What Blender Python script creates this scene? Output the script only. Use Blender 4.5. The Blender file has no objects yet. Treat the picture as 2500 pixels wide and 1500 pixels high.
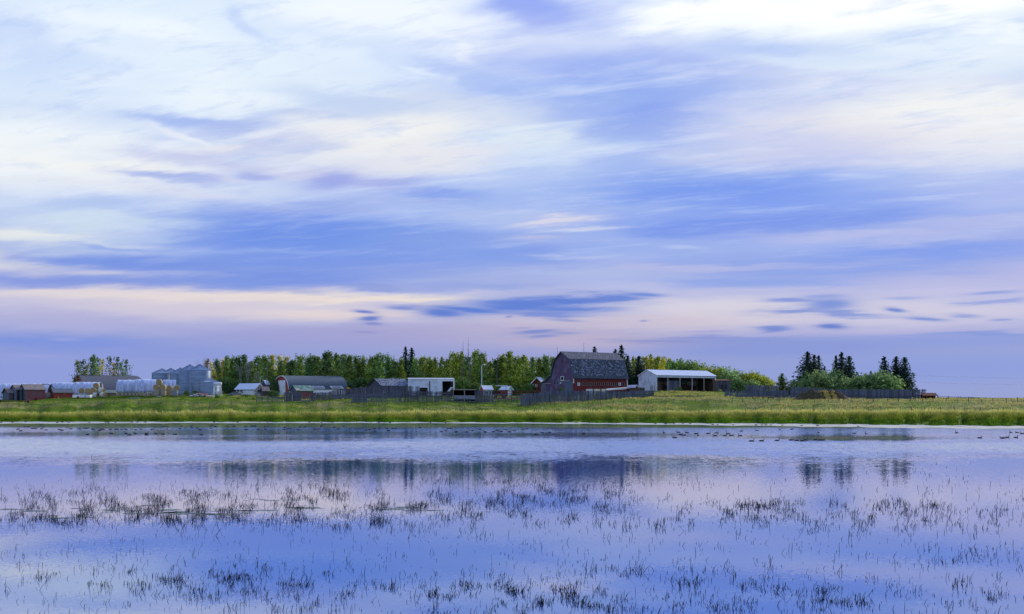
import bpy, bmesh, math, random
import numpy as np
from mathutils import Vector, Matrix, noise as mnoise

random.seed(7)
rng = np.random.default_rng(11)
SC = bpy.context.scene
COL = SC.collection
R = math.radians

# ------------------------------------------------------------------ camera
F = 2430.0            # focal length in photograph pixels (photograph is 2500 wide)
HZ = 985.0            # horizon row in the photograph
CAMZ = 5.2
cam_data = bpy.data.cameras.new('camera')
cam_data.sensor_width = 36.0
cam_data.lens = 36.0 * F / 2500.0
cam_data.shift_y = (HZ - 750.0) / 2500.0
cam_data.clip_start = 0.1
cam_data.clip_end = 30000.0
cam = bpy.data.objects.new('camera', cam_data)
cam.location = (0, 0, CAMZ)
cam.rotation_euler = (R(90), 0, 0)
COL.objects.link(cam)
SC.camera = cam

# ------------------------------------------------------------------ colour management
SC.view_settings.view_transform = 'Standard'
SC.view_settings.look = 'None'
SC.view_settings.exposure = 0.0
SC.view_settings.gamma = 1.0
SC.view_settings.use_curve_mapping = False
SC.render.engine = 'CYCLES'
SC.cycles.max_bounces = 6
SC.cycles.diffuse_bounces = 3
SC.cycles.glossy_bounces = 3
SC.cycles.transmission_bounces = 3
SC.cycles.sample_clamp_indirect = 4.0
SC.cycles.use_denoising = True
SC.cycles.use_adaptive_sampling = True
SC.cycles.adaptive_threshold = 0.015
SC.cycles.adaptive_min_samples = 12
SC.render.film_transparent = False

SUN_AZ, SUN_EL = 44.0, 22.0

def lin(c):
    out = []
    for v in c:
        v = v / 255.0
        out.append(v / 12.92 if v <= 0.04045 else ((v + 0.055) / 1.055) ** 2.4)
    return tuple(out)

# ------------------------------------------------------------------ sky
W_ = bpy.data.worlds.new('World')
SC.world = W_
W_.use_nodes = True
nt = W_.node_tree
for n in list(nt.nodes):
    nt.nodes.remove(n)

def wn(kind, **kw):
    n = nt.nodes.new(kind)
    for k, v in kw.items():
        setattr(n, k, v)
    return n

def wl(a, b):
    nt.links.new(a, b)

def wmath(op, a, b=None, c=None, clamp=False):
    n = wn('ShaderNodeMath', operation=op)
    n.use_clamp = clamp
    for i, v in enumerate((a, b, c)):
        if v is None:
            continue
        if isinstance(v, (int, float)):
            n.inputs[i].default_value = v
        else:
            wl(v, n.inputs[i])
    return n.outputs[0]

tc = wn('ShaderNodeTexCoord')
sep = wn('ShaderNodeSeparateXYZ'); wl(tc.outputs['Generated'], sep.inputs[0])
dx, dy, dz = sep.outputs
az = wmath('MULTIPLY', wmath('ARCTAN2', dx, dy), 180 / math.pi)
el = wmath('MULTIPLY', wmath('ARCSINE', dz), 180 / math.pi)
elp = wmath('MAXIMUM', el, 0.0)
# cloud-layer coordinates: the layer is a high sheet seen in perspective, streaks run along the wind
zz = wmath('ADD', wmath('MAXIMUM', dz, 0.0), 0.07)
px = wmath('DIVIDE', dx, zz)
py = wmath('DIVIDE', dy, zz)
pc = wn('ShaderNodeCombineXYZ'); wl(px, pc.inputs[0]); wl(py, pc.inputs[1])
WIND = R(70.0)
def layer_noise(sx, sy, scale, detail, rough, distort=0.0, off=0.0, ang=WIND):
    mp = wn('ShaderNodeMapping')
    mp.vector_type = 'TEXTURE'
    mp.inputs['Rotation'].default_value = (0, 0, ang)
    mp.inputs['Scale'].default_value = (sx, sy, 1)
    mp.inputs['Location'].default_value = (off, off * 0.7, 0)
    wl(pc.outputs[0], mp.inputs['Vector'])
    nz = wn('ShaderNodeTexNoise')
    nz.noise_dimensions = '2D'
    nz.inputs['Scale'].default_value = scale
    nz.inputs['Detail'].default_value = detail
    nz.inputs['Roughness'].default_value = rough
    nz.inputs['Distortion'].default_value = distort
    wl(mp.outputs[0], nz.inputs['Vector'])
    return nz
# wind axis is local y after rotating by WIND (towards the left horizon)
n_warp = layer_noise(1.0, 2.6, 1.1, 4, 0.55, 0.2)
n_warp2 = layer_noise(0.8, 1.5, 3.2, 4, 0.56, 0.1, 3.0)
n_fib = layer_noise(0.26, 0.95, 1.9, 6, 0.62, 0.15, 8.0)
n_fib2 = layer_noise(0.45, 1.1, 4.6, 6, 0.64, 0.15, 14.0, WIND - 0.12)
# warped direction coordinates, in degrees
s1 = wn('ShaderNodeSeparateColor'); wl(n_warp.outputs['Color'], s1.inputs[0])
s2 = wn('ShaderNodeSeparateColor'); wl(n_warp2.outputs['Color'], s2.inputs[0])
amp = wmath('MULTIPLY_ADD', elp, 0.24, 0.05)
wx = wmath('ADD', wmath('MULTIPLY_ADD', s1.outputs[0], 2.4, -1.2), wmath('MULTIPLY_ADD', s2.outputs[0], 2.0, -1.0))
wy = wmath('ADD', wmath('MULTIPLY_ADD', s1.outputs[1], 0.5, -0.25), wmath('MULTIPLY_ADD', s2.outputs[1], 0.44, -0.22))
vx = wmath('MULTIPLY_ADD', wx, amp, az)
vy = wmath('MULTIPLY_ADD', wy, amp, el)
P = wn('ShaderNodeCombineXYZ'); wl(vx, P.inputs[0]); wl(vy, P.inputs[1])
Pv = P.outputs[0]
# the same, less disturbed, for small cloudlets
P2 = wn('ShaderNodeCombineXYZ')
wl(wmath('MULTIPLY_ADD', wmath('SUBTRACT', vx, az), 0.35, az), P2.inputs[0]); wl(wmath('MULTIPLY_ADD', wmath('SUBTRACT', vy, el), 0.35, el), P2.inputs[1])

# base colour of the cloud sheet by elevation
ramp = wn('ShaderNodeValToRGB')
cr = ramp.color_ramp
stops = [(0.0, (158, 169, 214)), (1.6, (155, 168, 216)), (3.4, (162, 170, 216)), (5.0, (188, 190, 226)), (6.8, (190, 190, 226)),
         (8.5, (160, 176, 230)), (11.5, (164, 184, 236)), (15.0, (180, 198, 240)), (20.0, (206, 220, 246)), (30.0, (186, 204, 246)), (60.0, (158, 182, 242))]
while len(cr.elements) < len(stops):
    cr.elements.new(0.5)
for e, (p, c) in zip(cr.elements, stops):
    e.position = p / 60.0
    e.color = (*lin(c), 1)
wl(wmath('DIVIDE', vy, 60.0, clamp=True), ramp.inputs[0])
colr = ramp.outputs[0]

def wmix(f, a, b):
    n = wn('ShaderNodeMix', data_type='RGBA')
    if isinstance(f, (int, float)):
        n.inputs[0].default_value = f
    else:
        wl(f, n.inputs[0])
    for s, v in ((n.inputs[6], a), (n.inputs[7], b)):
        if isinstance(v, tuple):
            s.default_value = (*v, 1)
        else:
            wl(v, s)
    return n.outputs[2]

# broad patches of thicker and thinner cloud all round the sky
n_big = wn('ShaderNodeTexNoise'); n_big.inputs['Scale'].default_value = 1.7; n_big.inputs['Detail'].default_value = 3
mpb = wn('ShaderNodeMapping'); mpb.inputs['Scale'].default_value = (1, 1, 3.2); mpb.inputs['Location'].default_value = (2.3, 0.4, 0)
wl(tc.outputs['Generated'], mpb.inputs[0]); wl(mpb.outputs[0], n_big.inputs['Vector'])
fb = wmath('MULTIPLY', wmath('SUBTRACT', n_big.outputs[0], 0.5, clamp=True), wmath('MULTIPLY', elp, 0.16, clamp=True))
colr = wmix(wmath('MULTIPLY', fb, 2.2, clamp=True), colr, lin((236, 241, 250)))

def clouds(lst, vec):
    global colr
    for (cx, cy, rx, ry, ang, c, st) in lst:
        u, v = (cx - 1250) / F, (HZ - cy) / F
        a0 = math.degrees(math.atan(u)); e0 = math.degrees(math.atan(v / math.sqrt(1 + u * u)))
        k = math.degrees(1 / F)
        mp = wn('ShaderNodeMapping'); mp.vector_type = 'TEXTURE'
        mp.inputs['Location'].default_value = (a0, e0, 0)
        mp.inputs['Rotation'].default_value = (0, 0, R(-ang))
        mp.inputs['Scale'].default_value = (rx * k * (math.cos(R(a0)) ** 2), ry * k, 1)
        # tie each cloud to the one before it, so that the shader needs little memory at a time
        tie = wn('ShaderNodeVectorMath', operation='MULTIPLY_ADD')
        wl(colr, tie.inputs[0]); tie.inputs[1].default_value = (1e-6, 1e-6, 0); wl(P2.outputs[0] if rx < 70 else vec, tie.inputs[2])
        wl(tie.outputs[0], mp.inputs['Vector'])
        d = wn('ShaderNodeVectorMath', operation='DOT_PRODUCT')
        wl(mp.outputs[0], d.inputs[0]); wl(mp.outputs[0], d.inputs[1])
        # soft-edged flat-topped falloff 1/(1+r^4)
        r4 = wmath('MULTIPLY_ADD', d.outputs['Value'], d.outputs['Value'], 1.0)
        colr = wmix(wmath('DIVIDE', st, r4), colr, lin(c))

HIGH = [
    # cx, cy, rx, ry, tilt, colour, strength    (upper left sheet)
    (380, 170, 760, 250, 0, (226, 236, 249), .85),
    (60, 120, 260, 75, 3, (200, 214, 247), .7), (330, 75, 330, 35, 0, (243, 247, 252), .7),
    (180, 200, 220, 55, 0, (204, 219, 246), .6), (80, 310, 330, 30, 0, (192, 209, 244), .75),
    (330, 92, 160, 14, 3, (214, 225, 248), .5),
    (560, 235, 330, 60, -3, (240, 245, 250), .7), (160, 400, 360, 80, 0, (243, 245, 246), .85),
    (1030, 45, 330, 75, 8, (247, 250, 254), .9), (900, 120, 200, 45, 14, (226, 235, 250), .6),
    (640, 62, 60, 14, 30, (190, 208, 246), .6),
    (1130, 175, 190, 34, 14, (176, 195, 242), .75), (960, 150, 130, 16, 20, (206, 218, 246), .6), (1190, 130, 130, 22, 14, (188, 200, 244), .6),
    (1010, 165, 90, 9, 18, (232, 240, 250), .6), (1130, 105, 120, 13, 16, (246, 248, 252), .8),
    (900, 262, 230, 28, 6, (186, 203, 238), .7), (800, 290, 120, 14, 0, (176, 190, 232), .6), (1060, 245, 160, 26, 4, (214, 219, 236), .6),
    # blue channel in the top middle and white to its right
    (1330, 0, 130, 48, 0, (146, 166, 240), .95), (1480, 20, 70, 40, 0, (170, 186, 243), .7), (1300, 85, 140, 45, 4, (204, 212, 243), .7), (1420, 100, 150, 35, 0, (208, 213, 243), .6),
    (2080, 30, 560, 75, -2, (254, 254, 255), 1.0), (1700, 35, 170, 42, -5, (254, 254, 255), .95), (1550, 92, 130, 12, 4, (232, 236, 249), .7), (1850, 100, 200, 24, 4, (238, 242, 251), .7),
    (2080, 142, 460, 44, 4, (216, 228, 246), .8), (1880, 128, 130, 22, 10, (190, 206, 243), .7), (2330, 130, 250, 26, 10, (233, 240, 250), .7), (2420, 85, 160, 16, 22, (246, 249, 253), .7),
    (1560, 175, 250, 60, 4, (160, 178, 240), .85), (1690, 215, 250, 30, 14, (172, 190, 240), .7), (1480, 245, 260, 60, 4, (152, 177, 238), .85), (1600, 288, 130, 34, 4, (128, 157, 236), .95),
    (1450, 320, 220, 38, 0, (148, 174, 236), .8), (1620, 340, 120, 40, 0, (150, 174, 236), .7),
    (1950, 205, 240, 26, 8, (200, 208, 241), .7), (2100, 170, 330, 16, 6, (222, 232, 248), .6),
    (1930, 260, 230, 36, 4, (198, 206, 240), .7), (2350, 285, 330, 80, 8, (241, 240, 241), .95), (2150, 330, 300, 40, 6, (230, 226, 234), .8), (1900, 340, 160, 22, 6, (208, 211, 238), .7),
    (2000, 378, 300, 26, 3, (214, 214, 236), .7), (1880, 300, 130, 9, 10, (216, 218, 240), .6), (2420, 360, 140, 50, 0, (236, 235, 240), .6),
    # cream mass in the centre
    (900, 340, 300, 46, -6, (241, 239, 239), .97), (1010, 390, 220, 36, -5, (234, 231, 236), .85), (1290, 345, 130, 36, 0, (224, 231, 242), .85), (1370, 370, 180, 16, -2, (216, 226, 243), .75), (1330, 398, 170, 13, 0, (212, 222, 243), .65),
    (450, 305, 190, 15, 0, (170, 189, 238), .85), (560, 330, 150, 20, -12, (184, 196, 236), .8), (640, 372, 130, 16, -12, (190, 199, 235), .7),
    (420, 333, 60, 5, 20, (224, 230, 244), .8), (455, 341, 55, 5, 18, (232, 234, 244), .8), (530, 380, 80, 10, -8, (238, 234, 236), .7),
    (460, 402, 140, 14, 0, (198, 202, 234), .75), (330, 428, 170, 18, 0, (243, 241, 239), .8), (700, 420, 110, 16, -4, (206, 206, 232), .7),
    (380, 442, 72, 7, 0, (180, 190, 234), .7), (452, 446, 72, 9, 0, (172, 185, 233), .75), (520, 437, 34, 8, 4, (178, 186, 232), .7), (620, 432, 50, 10, 0, (176, 184, 231), .8), (560, 441, 40, 5, 3, (214, 214, 236), .6),
    (805, 440, 60, 20, -14, (166, 175, 231), .85), (900, 452, 110, 16, 0, (178, 182, 230), .75), (330, 468, 260, 12, 0, (228, 228, 238), .7),
    (60, 500, 260, 14, 0, (208, 219, 241), .7), (240, 515, 150, 14, -3, (190, 205, 238), .7),
    (1080, 476, 120, 20, 0, (148, 171, 234), .9), (980, 490, 170, 10, 0, (184, 196, 234), .6), (1230, 480, 100, 22, 0, (186, 202, 239), .5),
]
MID = [
    (640, 560, 260, 44, -2, (122, 151, 230), .97), (520, 530, 110, 20, 0, (140, 166, 232), .7), (900, 580, 330, 42, -2, (130, 160, 230), .88), (1120, 590, 190, 26, -2, (152, 172, 228), .6),
    (700, 505, 150, 12, -4, (164, 178, 231), .6), (1190, 522, 110, 10, -2, (196, 206, 234), .5),
    (100, 575, 170, 18, -2, (240, 239, 233), .92), (230, 590, 160, 8, 0, (226, 230, 236), .8), (90, 640, 150, 20, 4, (240, 234, 226), .95), (190, 612, 190, 8, 0, (208, 216, 234), .7), (240, 540, 200, 16, -3, (214, 226, 238), .7), (330, 575, 120, 7, -4, (196, 210, 236), .6),
    (340, 610, 140, 7, 2, (206, 214, 235), .6), (300, 598, 80, 6, 2, (152, 174, 232), .7),
    (250, 645, 150, 14, 4, (146, 166, 228), .75), (430, 655, 280, 24, 2, (136, 160, 227), .92), (100, 690, 180, 15, 3, (150, 164, 225), .85), (330, 695, 260, 12, -1, (138, 158, 224), .85), (700, 680, 330, 26, -2, (130, 156, 226), .93), (830, 640, 380, 32, -1, (130, 158, 229), .85),
    (380, 672, 180, 7, -1, (180, 188, 228), .6), (240, 668, 60, 5, -4, (206, 204, 226), .7), (600, 612, 230, 6, -1, (164, 184, 234), .5), (620, 660, 260, 8, -1, (150, 168, 226), .5),
    (1150, 665, 240, 26, 0, (160, 174, 226), .7), (1250, 625, 160, 18, 0, (136, 164, 230), .7), (1250, 690, 260, 20, 0, (176, 186, 226), .6), (1150, 700, 200, 10, 0, (146, 164, 224), .6),
    (900, 705, 130, 7, 1, (142, 160, 222), .8), (700, 718, 90, 7, 1, (140, 158, 220), .8),
    (1750, 472, 330, 40, 0, (136, 164, 236), .92), (2050, 500, 300, 36, 0, (150, 173, 236), .7), (1650, 550, 170, 22, 3, (132, 160, 234), .8), (1930, 545, 330, 28, 1, (134, 160, 232), .85), (1500, 500, 170, 12, -1, (172, 190, 234), .6),
    (1320, 532, 90, 8, -4, (222, 218, 232), .85), (1400, 552, 90, 7, -2, (212, 214, 234), .7), (1300, 580, 60, 6, 0, (196, 198, 230), .7), (1320, 610, 60, 14, 0, (140, 162, 230), .6),
    (1660, 604, 55, 5, 4, (198, 208, 240), .75), (1420, 628, 80, 5, 2, (196, 204, 236), .7), (1480, 600, 190, 12, 0, (162, 180, 233), .5),
    (2130, 580, 280, 14, 4, (194, 197, 232), .85), (2380, 555, 190, 14, 4, (192, 196, 232), .7), (2400, 480, 170, 40, 4, (190, 198, 236), .6), (2250, 620, 330, 22, 1, (140, 166, 234), .85), (2000, 650, 350, 24, 2, (146, 168, 230), .85), (1850, 690, 250, 16, 2, (146, 170, 230), .85),
    (1720, 648, 270, 8, 1, (190, 192, 228), .85), (1500, 660, 180, 12, 1, (182, 192, 228), .7), (1350, 640, 160, 10, 0, (150, 170, 229), .5), (2100, 640, 200, 8, 0, (172, 182, 230), .5),
    (2400, 690, 160, 12, 2, (188, 190, 228), .7),
]
LOW = [
    (250, 722, 330, 13, -2, (226, 217, 222), .9), (600, 730, 330, 11, -2, (236, 224, 218), .9), (930, 730, 170, 7, -2, (240, 228, 216), .95), (1050, 744, 70, 5, -2, (238, 226, 216), .85),
    (560, 756, 480, 22, -1, (216, 207, 220), .8), (850, 766, 200, 15, 0, (230, 217, 217), .85), (150, 780, 260, 16, 0, (186, 182, 218), .5),
    (1560, 745, 170, 16, 0, (218, 213, 225), .85), (1850, 760, 300, 30, 0, (222, 216, 226), .85), (2250, 765, 300, 26, 0, (216, 210, 226), .75), (2330, 712, 200, 10, 3, (200, 198, 228), .7), (1500, 790, 360, 20, 0, (216, 204, 214), .75),
    (1200, 815, 400, 24, 0, (190, 182, 210), .7), (1450, 835, 190, 20, 0, (200, 186, 204), .75), (800, 820, 340, 26, 0, (166, 164, 212), .5), (2150, 810, 330, 14, 0, (196, 190, 222), .7),
    (120, 835, 230, 17, 0, (136, 158, 224), .85), (330, 860, 300, 20, 0, (150, 162, 220), .7), (60, 910, 260, 30, 0, (156, 166, 222), .7), (2330, 830, 240, 14, 2, (146, 164, 222), .6),
    (1900, 850, 300, 22, 0, (142, 158, 218), .7), (2350, 900, 330, 30, 0, (146, 164, 222), .7), (1200, 872, 300, 16, 0, (164, 164, 210), .4), (90, 870, 60, 4, 0, (168, 172, 222), .6), (160, 828, 30, 3, 0, (172, 176, 222), .6),
]
SMALL = [  # small dark clouds low over the farm
    (1080, 764, 58, 11, 3, (110, 138, 212), .95), (1160, 752, 90, 8, 3, (110, 140, 214), .95), (1270, 742, 110, 13, 3, (112, 141, 215), .95), (1370, 732, 90, 9, 2, (112, 140, 214), .95), (1470, 728, 95, 9, 2, (116, 143, 214), .9), (1570, 720, 50, 4, 3, (122, 148, 216), .85),
    (1400, 755, 100, 9, 0, (114, 142, 214), .9), (1330, 770, 120, 7, 1, (124, 146, 214), .8), (1380, 783, 40, 4, 4, (150, 160, 214), .7), (980, 752, 36, 4, 2, (130, 148, 212), .8), (1000, 747, 40, 4, 0, (140, 154, 214), .6),
    (895, 760, 26, 4, 4, (118, 138, 208), .9), (905, 778, 28, 6, -4, (114, 136, 208), .9), (912, 792, 22, 4, 0, (130, 144, 206), .7), (890, 812, 26, 3, 0, (152, 152, 204), .6),
    (1310, 812, 46, 4, -3, (132, 148, 208), .85), (1330, 822, 40, 4, -3, (132, 148, 208), .7), (1390, 814, 36, 3, 0, (140, 152, 208), .6), (1270, 802, 26, 2.5, 0, (160, 160, 208), .5),
    (1930, 735, 60, 5, 2, (138, 156, 218), .85), (2030, 745, 60, 14, 0, (132, 154, 218), .9), (2010, 725, 50, 5, 0, (150, 166, 222), .7), (1940, 765, 70, 5, 0, (138, 156, 216), .85), (2070, 768, 80, 5, 3, (140, 158, 216), .85),
    (2186, 757, 24, 3.5, 8, (126, 148, 212), .95), (2260, 778, 50, 4, 5, (134, 154, 214), .9), (2350, 772, 36, 3, 5, (142, 160, 216), .7), (2034, 796, 33, 6, 2, (116, 140, 210), .95), (1900, 800, 40, 6, 0, (128, 148, 212), .9), (1895, 806, 26, 4, -8, (128, 148, 212), .7),
    (2430, 716, 60, 3, 0, (150, 166, 222), .8), (2440, 740, 80, 6, -2, (152, 168, 222), .8), (2350, 742, 30, 2.5, 0, (156, 170, 222), .6), (2440, 780, 26, 2.5, 0, (142, 158, 216), .7), (2200, 730, 50, 3, 0, (156, 170, 224), .6),
    (1690, 822, 100, 5, 0, (146, 156, 212), .8), (1600, 834, 110, 5, 1, (150, 156, 208), .8), (1830, 828, 130, 8, 0, (144, 158, 214), .7), (1730, 808, 50, 3, 0, (168, 168, 214), .6), (2400, 815, 90, 6, 3, (140, 160, 218), .8), (2300, 815, 50, 3, 0, (150, 164, 218), .7),
    (1240, 775, 8, 2, 0, (140, 146, 206), .7), (1570, 785, 10, 2, 0, (150, 160, 212), .7), (60, 810, 22, 3, 0, (168, 172, 220), .6),
]
clouds(HIGH, Pv)
clouds(MID, Pv)
# fibrous streaks in the high sheet
up = wmath('MULTIPLY_ADD', el, 0.12, -0.7, clamp=True)
fibw = wmath('MULTIPLY', wmath('MULTIPLY_ADD', n_fib.outputs[0], 3.4, -1.75, clamp=True), wmath('MULTIPLY', up, 0.42))
colr = wmix(fibw, colr, lin((240, 244, 251)))
fibb = wmath('MULTIPLY', wmath('MULTIPLY_ADD', n_fib2.outputs[0], 4.0, -2.1, clamp=True), wmath('MULTIPLY', up, 0.34))
colr = wmix(fibb, colr, lin((172, 192, 240)))
clouds(LOW, Pv)
clouds(SMALL, Pv)
# below the horizon: hazy horizon colour
colr = wmix(wmath('MULTIPLY', wmath('MULTIPLY', el, -0.4, clamp=True), 1.0), colr, lin((120, 130, 180)))

sky = wn('ShaderNodeTexSky', sky_type='NISHITA')
sky.sun_disc = False
sky.sun_elevation = R(SUN_EL)
sky.sun_rotation = R(SUN_AZ)
sky.air_density = 1.0; sky.dust_density = 1.0; sky.ozone_density = 2.0
STR = 0.1
hs = wn('ShaderNodeHueSaturation'); hs.inputs['Saturation'].default_value = 1.02; wl(colr, hs.inputs['Color'])
gm = wn('ShaderNodeGamma'); gm.inputs['Gamma'].default_value = 1.24; wl(hs.outputs[0], gm.inputs[0])
tn = wn('ShaderNodeVectorMath', operation='MULTIPLY'); tn.inputs[1].default_value = (0.99, 1.008, 0.975); wl(gm.outputs[0], tn.inputs[0])
sc_ = wn('ShaderNodeVectorMath', operation='SCALE'); wl(tn.outputs[0], sc_.inputs[0]); sc_.inputs[3].default_value = 1.10 / STR
skyc = wmix(0.02, sc_.outputs[0], sky.outputs[0])      # thin gaps let a little clear sky through
bg = wn('ShaderNodeBackground'); bg.inputs['Strength'].default_value = STR
wl(skyc, bg.inputs['Color'])
wo = wn('ShaderNodeOutputWorld'); wl(bg.outputs[0], wo.inputs['Surface'])
W_.cycles.sampling_method = 'MANUAL'
W_.cycles.sample_map_resolution = 512

# ------------------------------------------------------------------ sun
sd = bpy.data.lights.new('sun', 'SUN')
sd.energy = 4.6
sd.angle = R(12)
sd.color = (1.0, 0.88, 0.70)
sun = bpy.data.objects.new('sun', sd)
sv = Vector((math.sin(R(SUN_AZ)) * math.cos(R(SUN_EL)), math.cos(R(SUN_AZ)) * math.cos(R(SUN_EL)), math.sin(R(SUN_EL))))
sun.rotation_euler = (-sv).to_track_quat('-Z', 'Y').to_euler()
sun.location = (300, 100, 200)
COL.objects.link(sun)

# ------------------------------------------------------------------ helpers
def X_(xp, D):
    return (xp - 1250.0) * D / F
def Z_(yp, D):
    return CAMZ + (HZ - yp) * D / F

class MB:
    """collects faces for one mesh"""
    def __init__(self):
        self.v, self.f, self.m = [], [], []
    def add(self, vs, fs, mi=0):
        n = len(self.v)
        self.v += [tuple(p) for p in vs]
        for f in fs:
            self.f.append(tuple(i + n for i in f)); self.m.append(mi)
        return self
    def box(self, x0, x1, y0, y1, z0, z1, mi=0):
        vs = [(x0, y0, z0), (x1, y0, z0), (x1, y1, z0), (x0, y1, z0), (x0, y0, z1), (x1, y0, z1), (x1, y1, z1), (x0, y1, z1)]
        return self.add(vs, [(0, 3, 2, 1), (4, 5, 6, 7), (0, 1, 5, 4), (1, 2, 6, 5), (2, 3, 7, 6), (3, 0, 4, 7)], mi)
    def beam(self, a, b, w, h, mi=0, up=(0, 0, 1)):
        a, b = Vector(a), Vector(b)
        d = (b - a).normalized()
        u = Vector(up)
        if abs(d.dot(u)) > 0.97:
            u = Vector((0, 1, 0))
        s = d.cross(u).normalized() * (w / 2)
        t = s.cross(d).normalized() * (h / 2)
        vs = [a - s - t, a + s - t, a + s + t, a - s + t, b - s - t, b + s - t, b + s + t, b - s + t]
        return self.add(vs, [(0, 1, 2, 3), (7, 6, 5, 4), (0, 4, 5, 1), (1, 5, 6, 2), (2, 6, 7, 3), (3, 7, 4, 0)], mi)
    def tube(self, pts, rad, n=8, mi=0, caps=True):
        pts = [Vector(p) for p in pts]
        if isinstance(rad, (int, float)):
            rad = [rad] * len(pts)
        vs, fs = [], []
        for i, p in enumerate(pts):
            d = (pts[min(i + 1, len(pts) - 1)] - pts[max(i - 1, 0)]).normalized()
            u = Vector((0, 0, 1)) if abs(d.z) < 0.9 else Vector((0, 1, 0))
            s = d.cross(u).normalized(); t = s.cross(d).normalized()
            for k in range(n):
                a = 2 * math.pi * k / n
                vs.append(p + (s * math.cos(a) + t * math.sin(a)) * rad[i])
        for i in range(len(pts) - 1):
            for k in range(n):
                fs.append((i * n + k, i * n + (k + 1) % n, (i + 1) * n + (k + 1) % n, (i + 1) * n + k))
        if caps:
            fs.append(tuple(range(n))[::-1]); fs.append(tuple((len(pts) - 1) * n + k for k in range(n)))
        return self.add(vs, fs, mi)
    def cyl(self, x, y, z0, z1, r, n=16, mi=0, r2=None):
        return self.tube([(x, y, z0), (x, y, z1)], [r, r if r2 is None else r2], n, mi)
    def lathe(self, prof, n=32, mi=0, cx=0, cy=0):
        vs, fs = [], []
        for r, z in prof:
            for k in range(n):
                a = 2 * math.pi * k / n
                vs.append((cx + r * math.cos(a), cy + r * math.sin(a), z))
        for i in range(len(prof) - 1):
            for k in range(n):
                fs.append((i * n + k, i * n + (k + 1) % n, (i + 1) * n + (k + 1) % n, (i + 1) * n + k))
        return self.add(vs, fs, mi)
    def prism(self, poly, x0, x1, mi=0, mend=None):
        """polygon in (y, z), extruded along x"""
        n = len(poly)
        vs = [(x0, a, b) for a, b in poly] + [(x1, a, b) for a, b in poly]
        fs = [(i, n + i, n + (i + 1) % n, (i + 1) % n) for i in range(n)]
        self.add(vs, fs, mi)
        self.add(vs, [tuple(range(n)), tuple(range(2 * n - 1, n - 1, -1))], mi if mend is None else mend)
        return self
    def strip(self, prof, x0, x1, th, mi=0):
        """a bent sheet: profile in (y, z) offset by its thickness, extruded along x"""
        n = len(prof)
        off = []
        for i, (a, b) in enumerate(prof):
            p, q = prof[max(i - 1, 0)], prof[min(i + 1, n - 1)]
            dy, dz_ = q[0] - p[0], q[1] - p[1]
            l = math.hypot(dy, dz_) or 1
            off.append((a - dz_ / l * th, b + dy / l * th))
        return self.prism(list(prof) + off[::-1], x0, x1, mi)
    def mesh(self, name, mats=(), smooth=False):
        me = bpy.data.meshes.new(name)
        me.from_pydata(self.v, [], self.f)
        for m in mats:
            me.materials.append(m)
        if len(mats) > 1:
            me.polygons.foreach_set('material_index', self.m)
        bm = bmesh.new(); bm.from_mesh(me)
        bmesh.ops.recalc_face_normals(bm, faces=bm.faces)
        bm.to_mesh(me); bm.free()
        if smooth:
            me.polygons.foreach_set('use_smooth', [True] * len(me.polygons))
        me.update()
        return me
    def build(self, name, mats, parent=None, smooth=False):
        if not isinstance(mats, (list, tuple)):
            mats = [mats]
        return link(name, self.mesh(name, mats, smooth), parent)

def link(name, me, parent=None, loc=None, rot=None, scale=None):
    o = bpy.data.objects.new(name, me)
    COL.objects.link(o)
    if parent is not None:
        o.parent = parent
    if loc is not None: o.location = loc
    if rot is not None: o.rotation_euler = rot
    if scale is not None: o.scale = scale
    return o

def tag(o, label, cat, group=None, kind=None):
    o['label'] = label; o['category'] = cat
    if group: o['group'] = group
    if kind: o['kind'] = kind
    return o

def thing(name, label, cat, loc=(0, 0, 0), rz=0.0, group=None):
    o = bpy.data.objects.new(name, None)
    COL.objects.link(o)
    o.empty_display_size = 0.3
    o.location = loc; o.rotation_euler = (0, 0, rz)
    return tag(o, label, cat, group)

def struct(o, kind='structure'):
    o['kind'] = kind
    return o

ORD = ('first second third fourth fifth sixth seventh eighth ninth tenth eleventh twelfth thirteenth fourteenth fifteenth sixteenth seventeenth '
       'eighteenth nineteenth twentieth').split()
def ordinal(i):
    return ORD[i] if i < len(ORD) else f'{i + 1}th'

# ------------------------------------------------------------------ materials
def newmat(name):
    m = bpy.data.materials.new(name); m.use_nodes = True
    t = m.node_tree
    return m, t, t.nodes['Principled BSDF']

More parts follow.
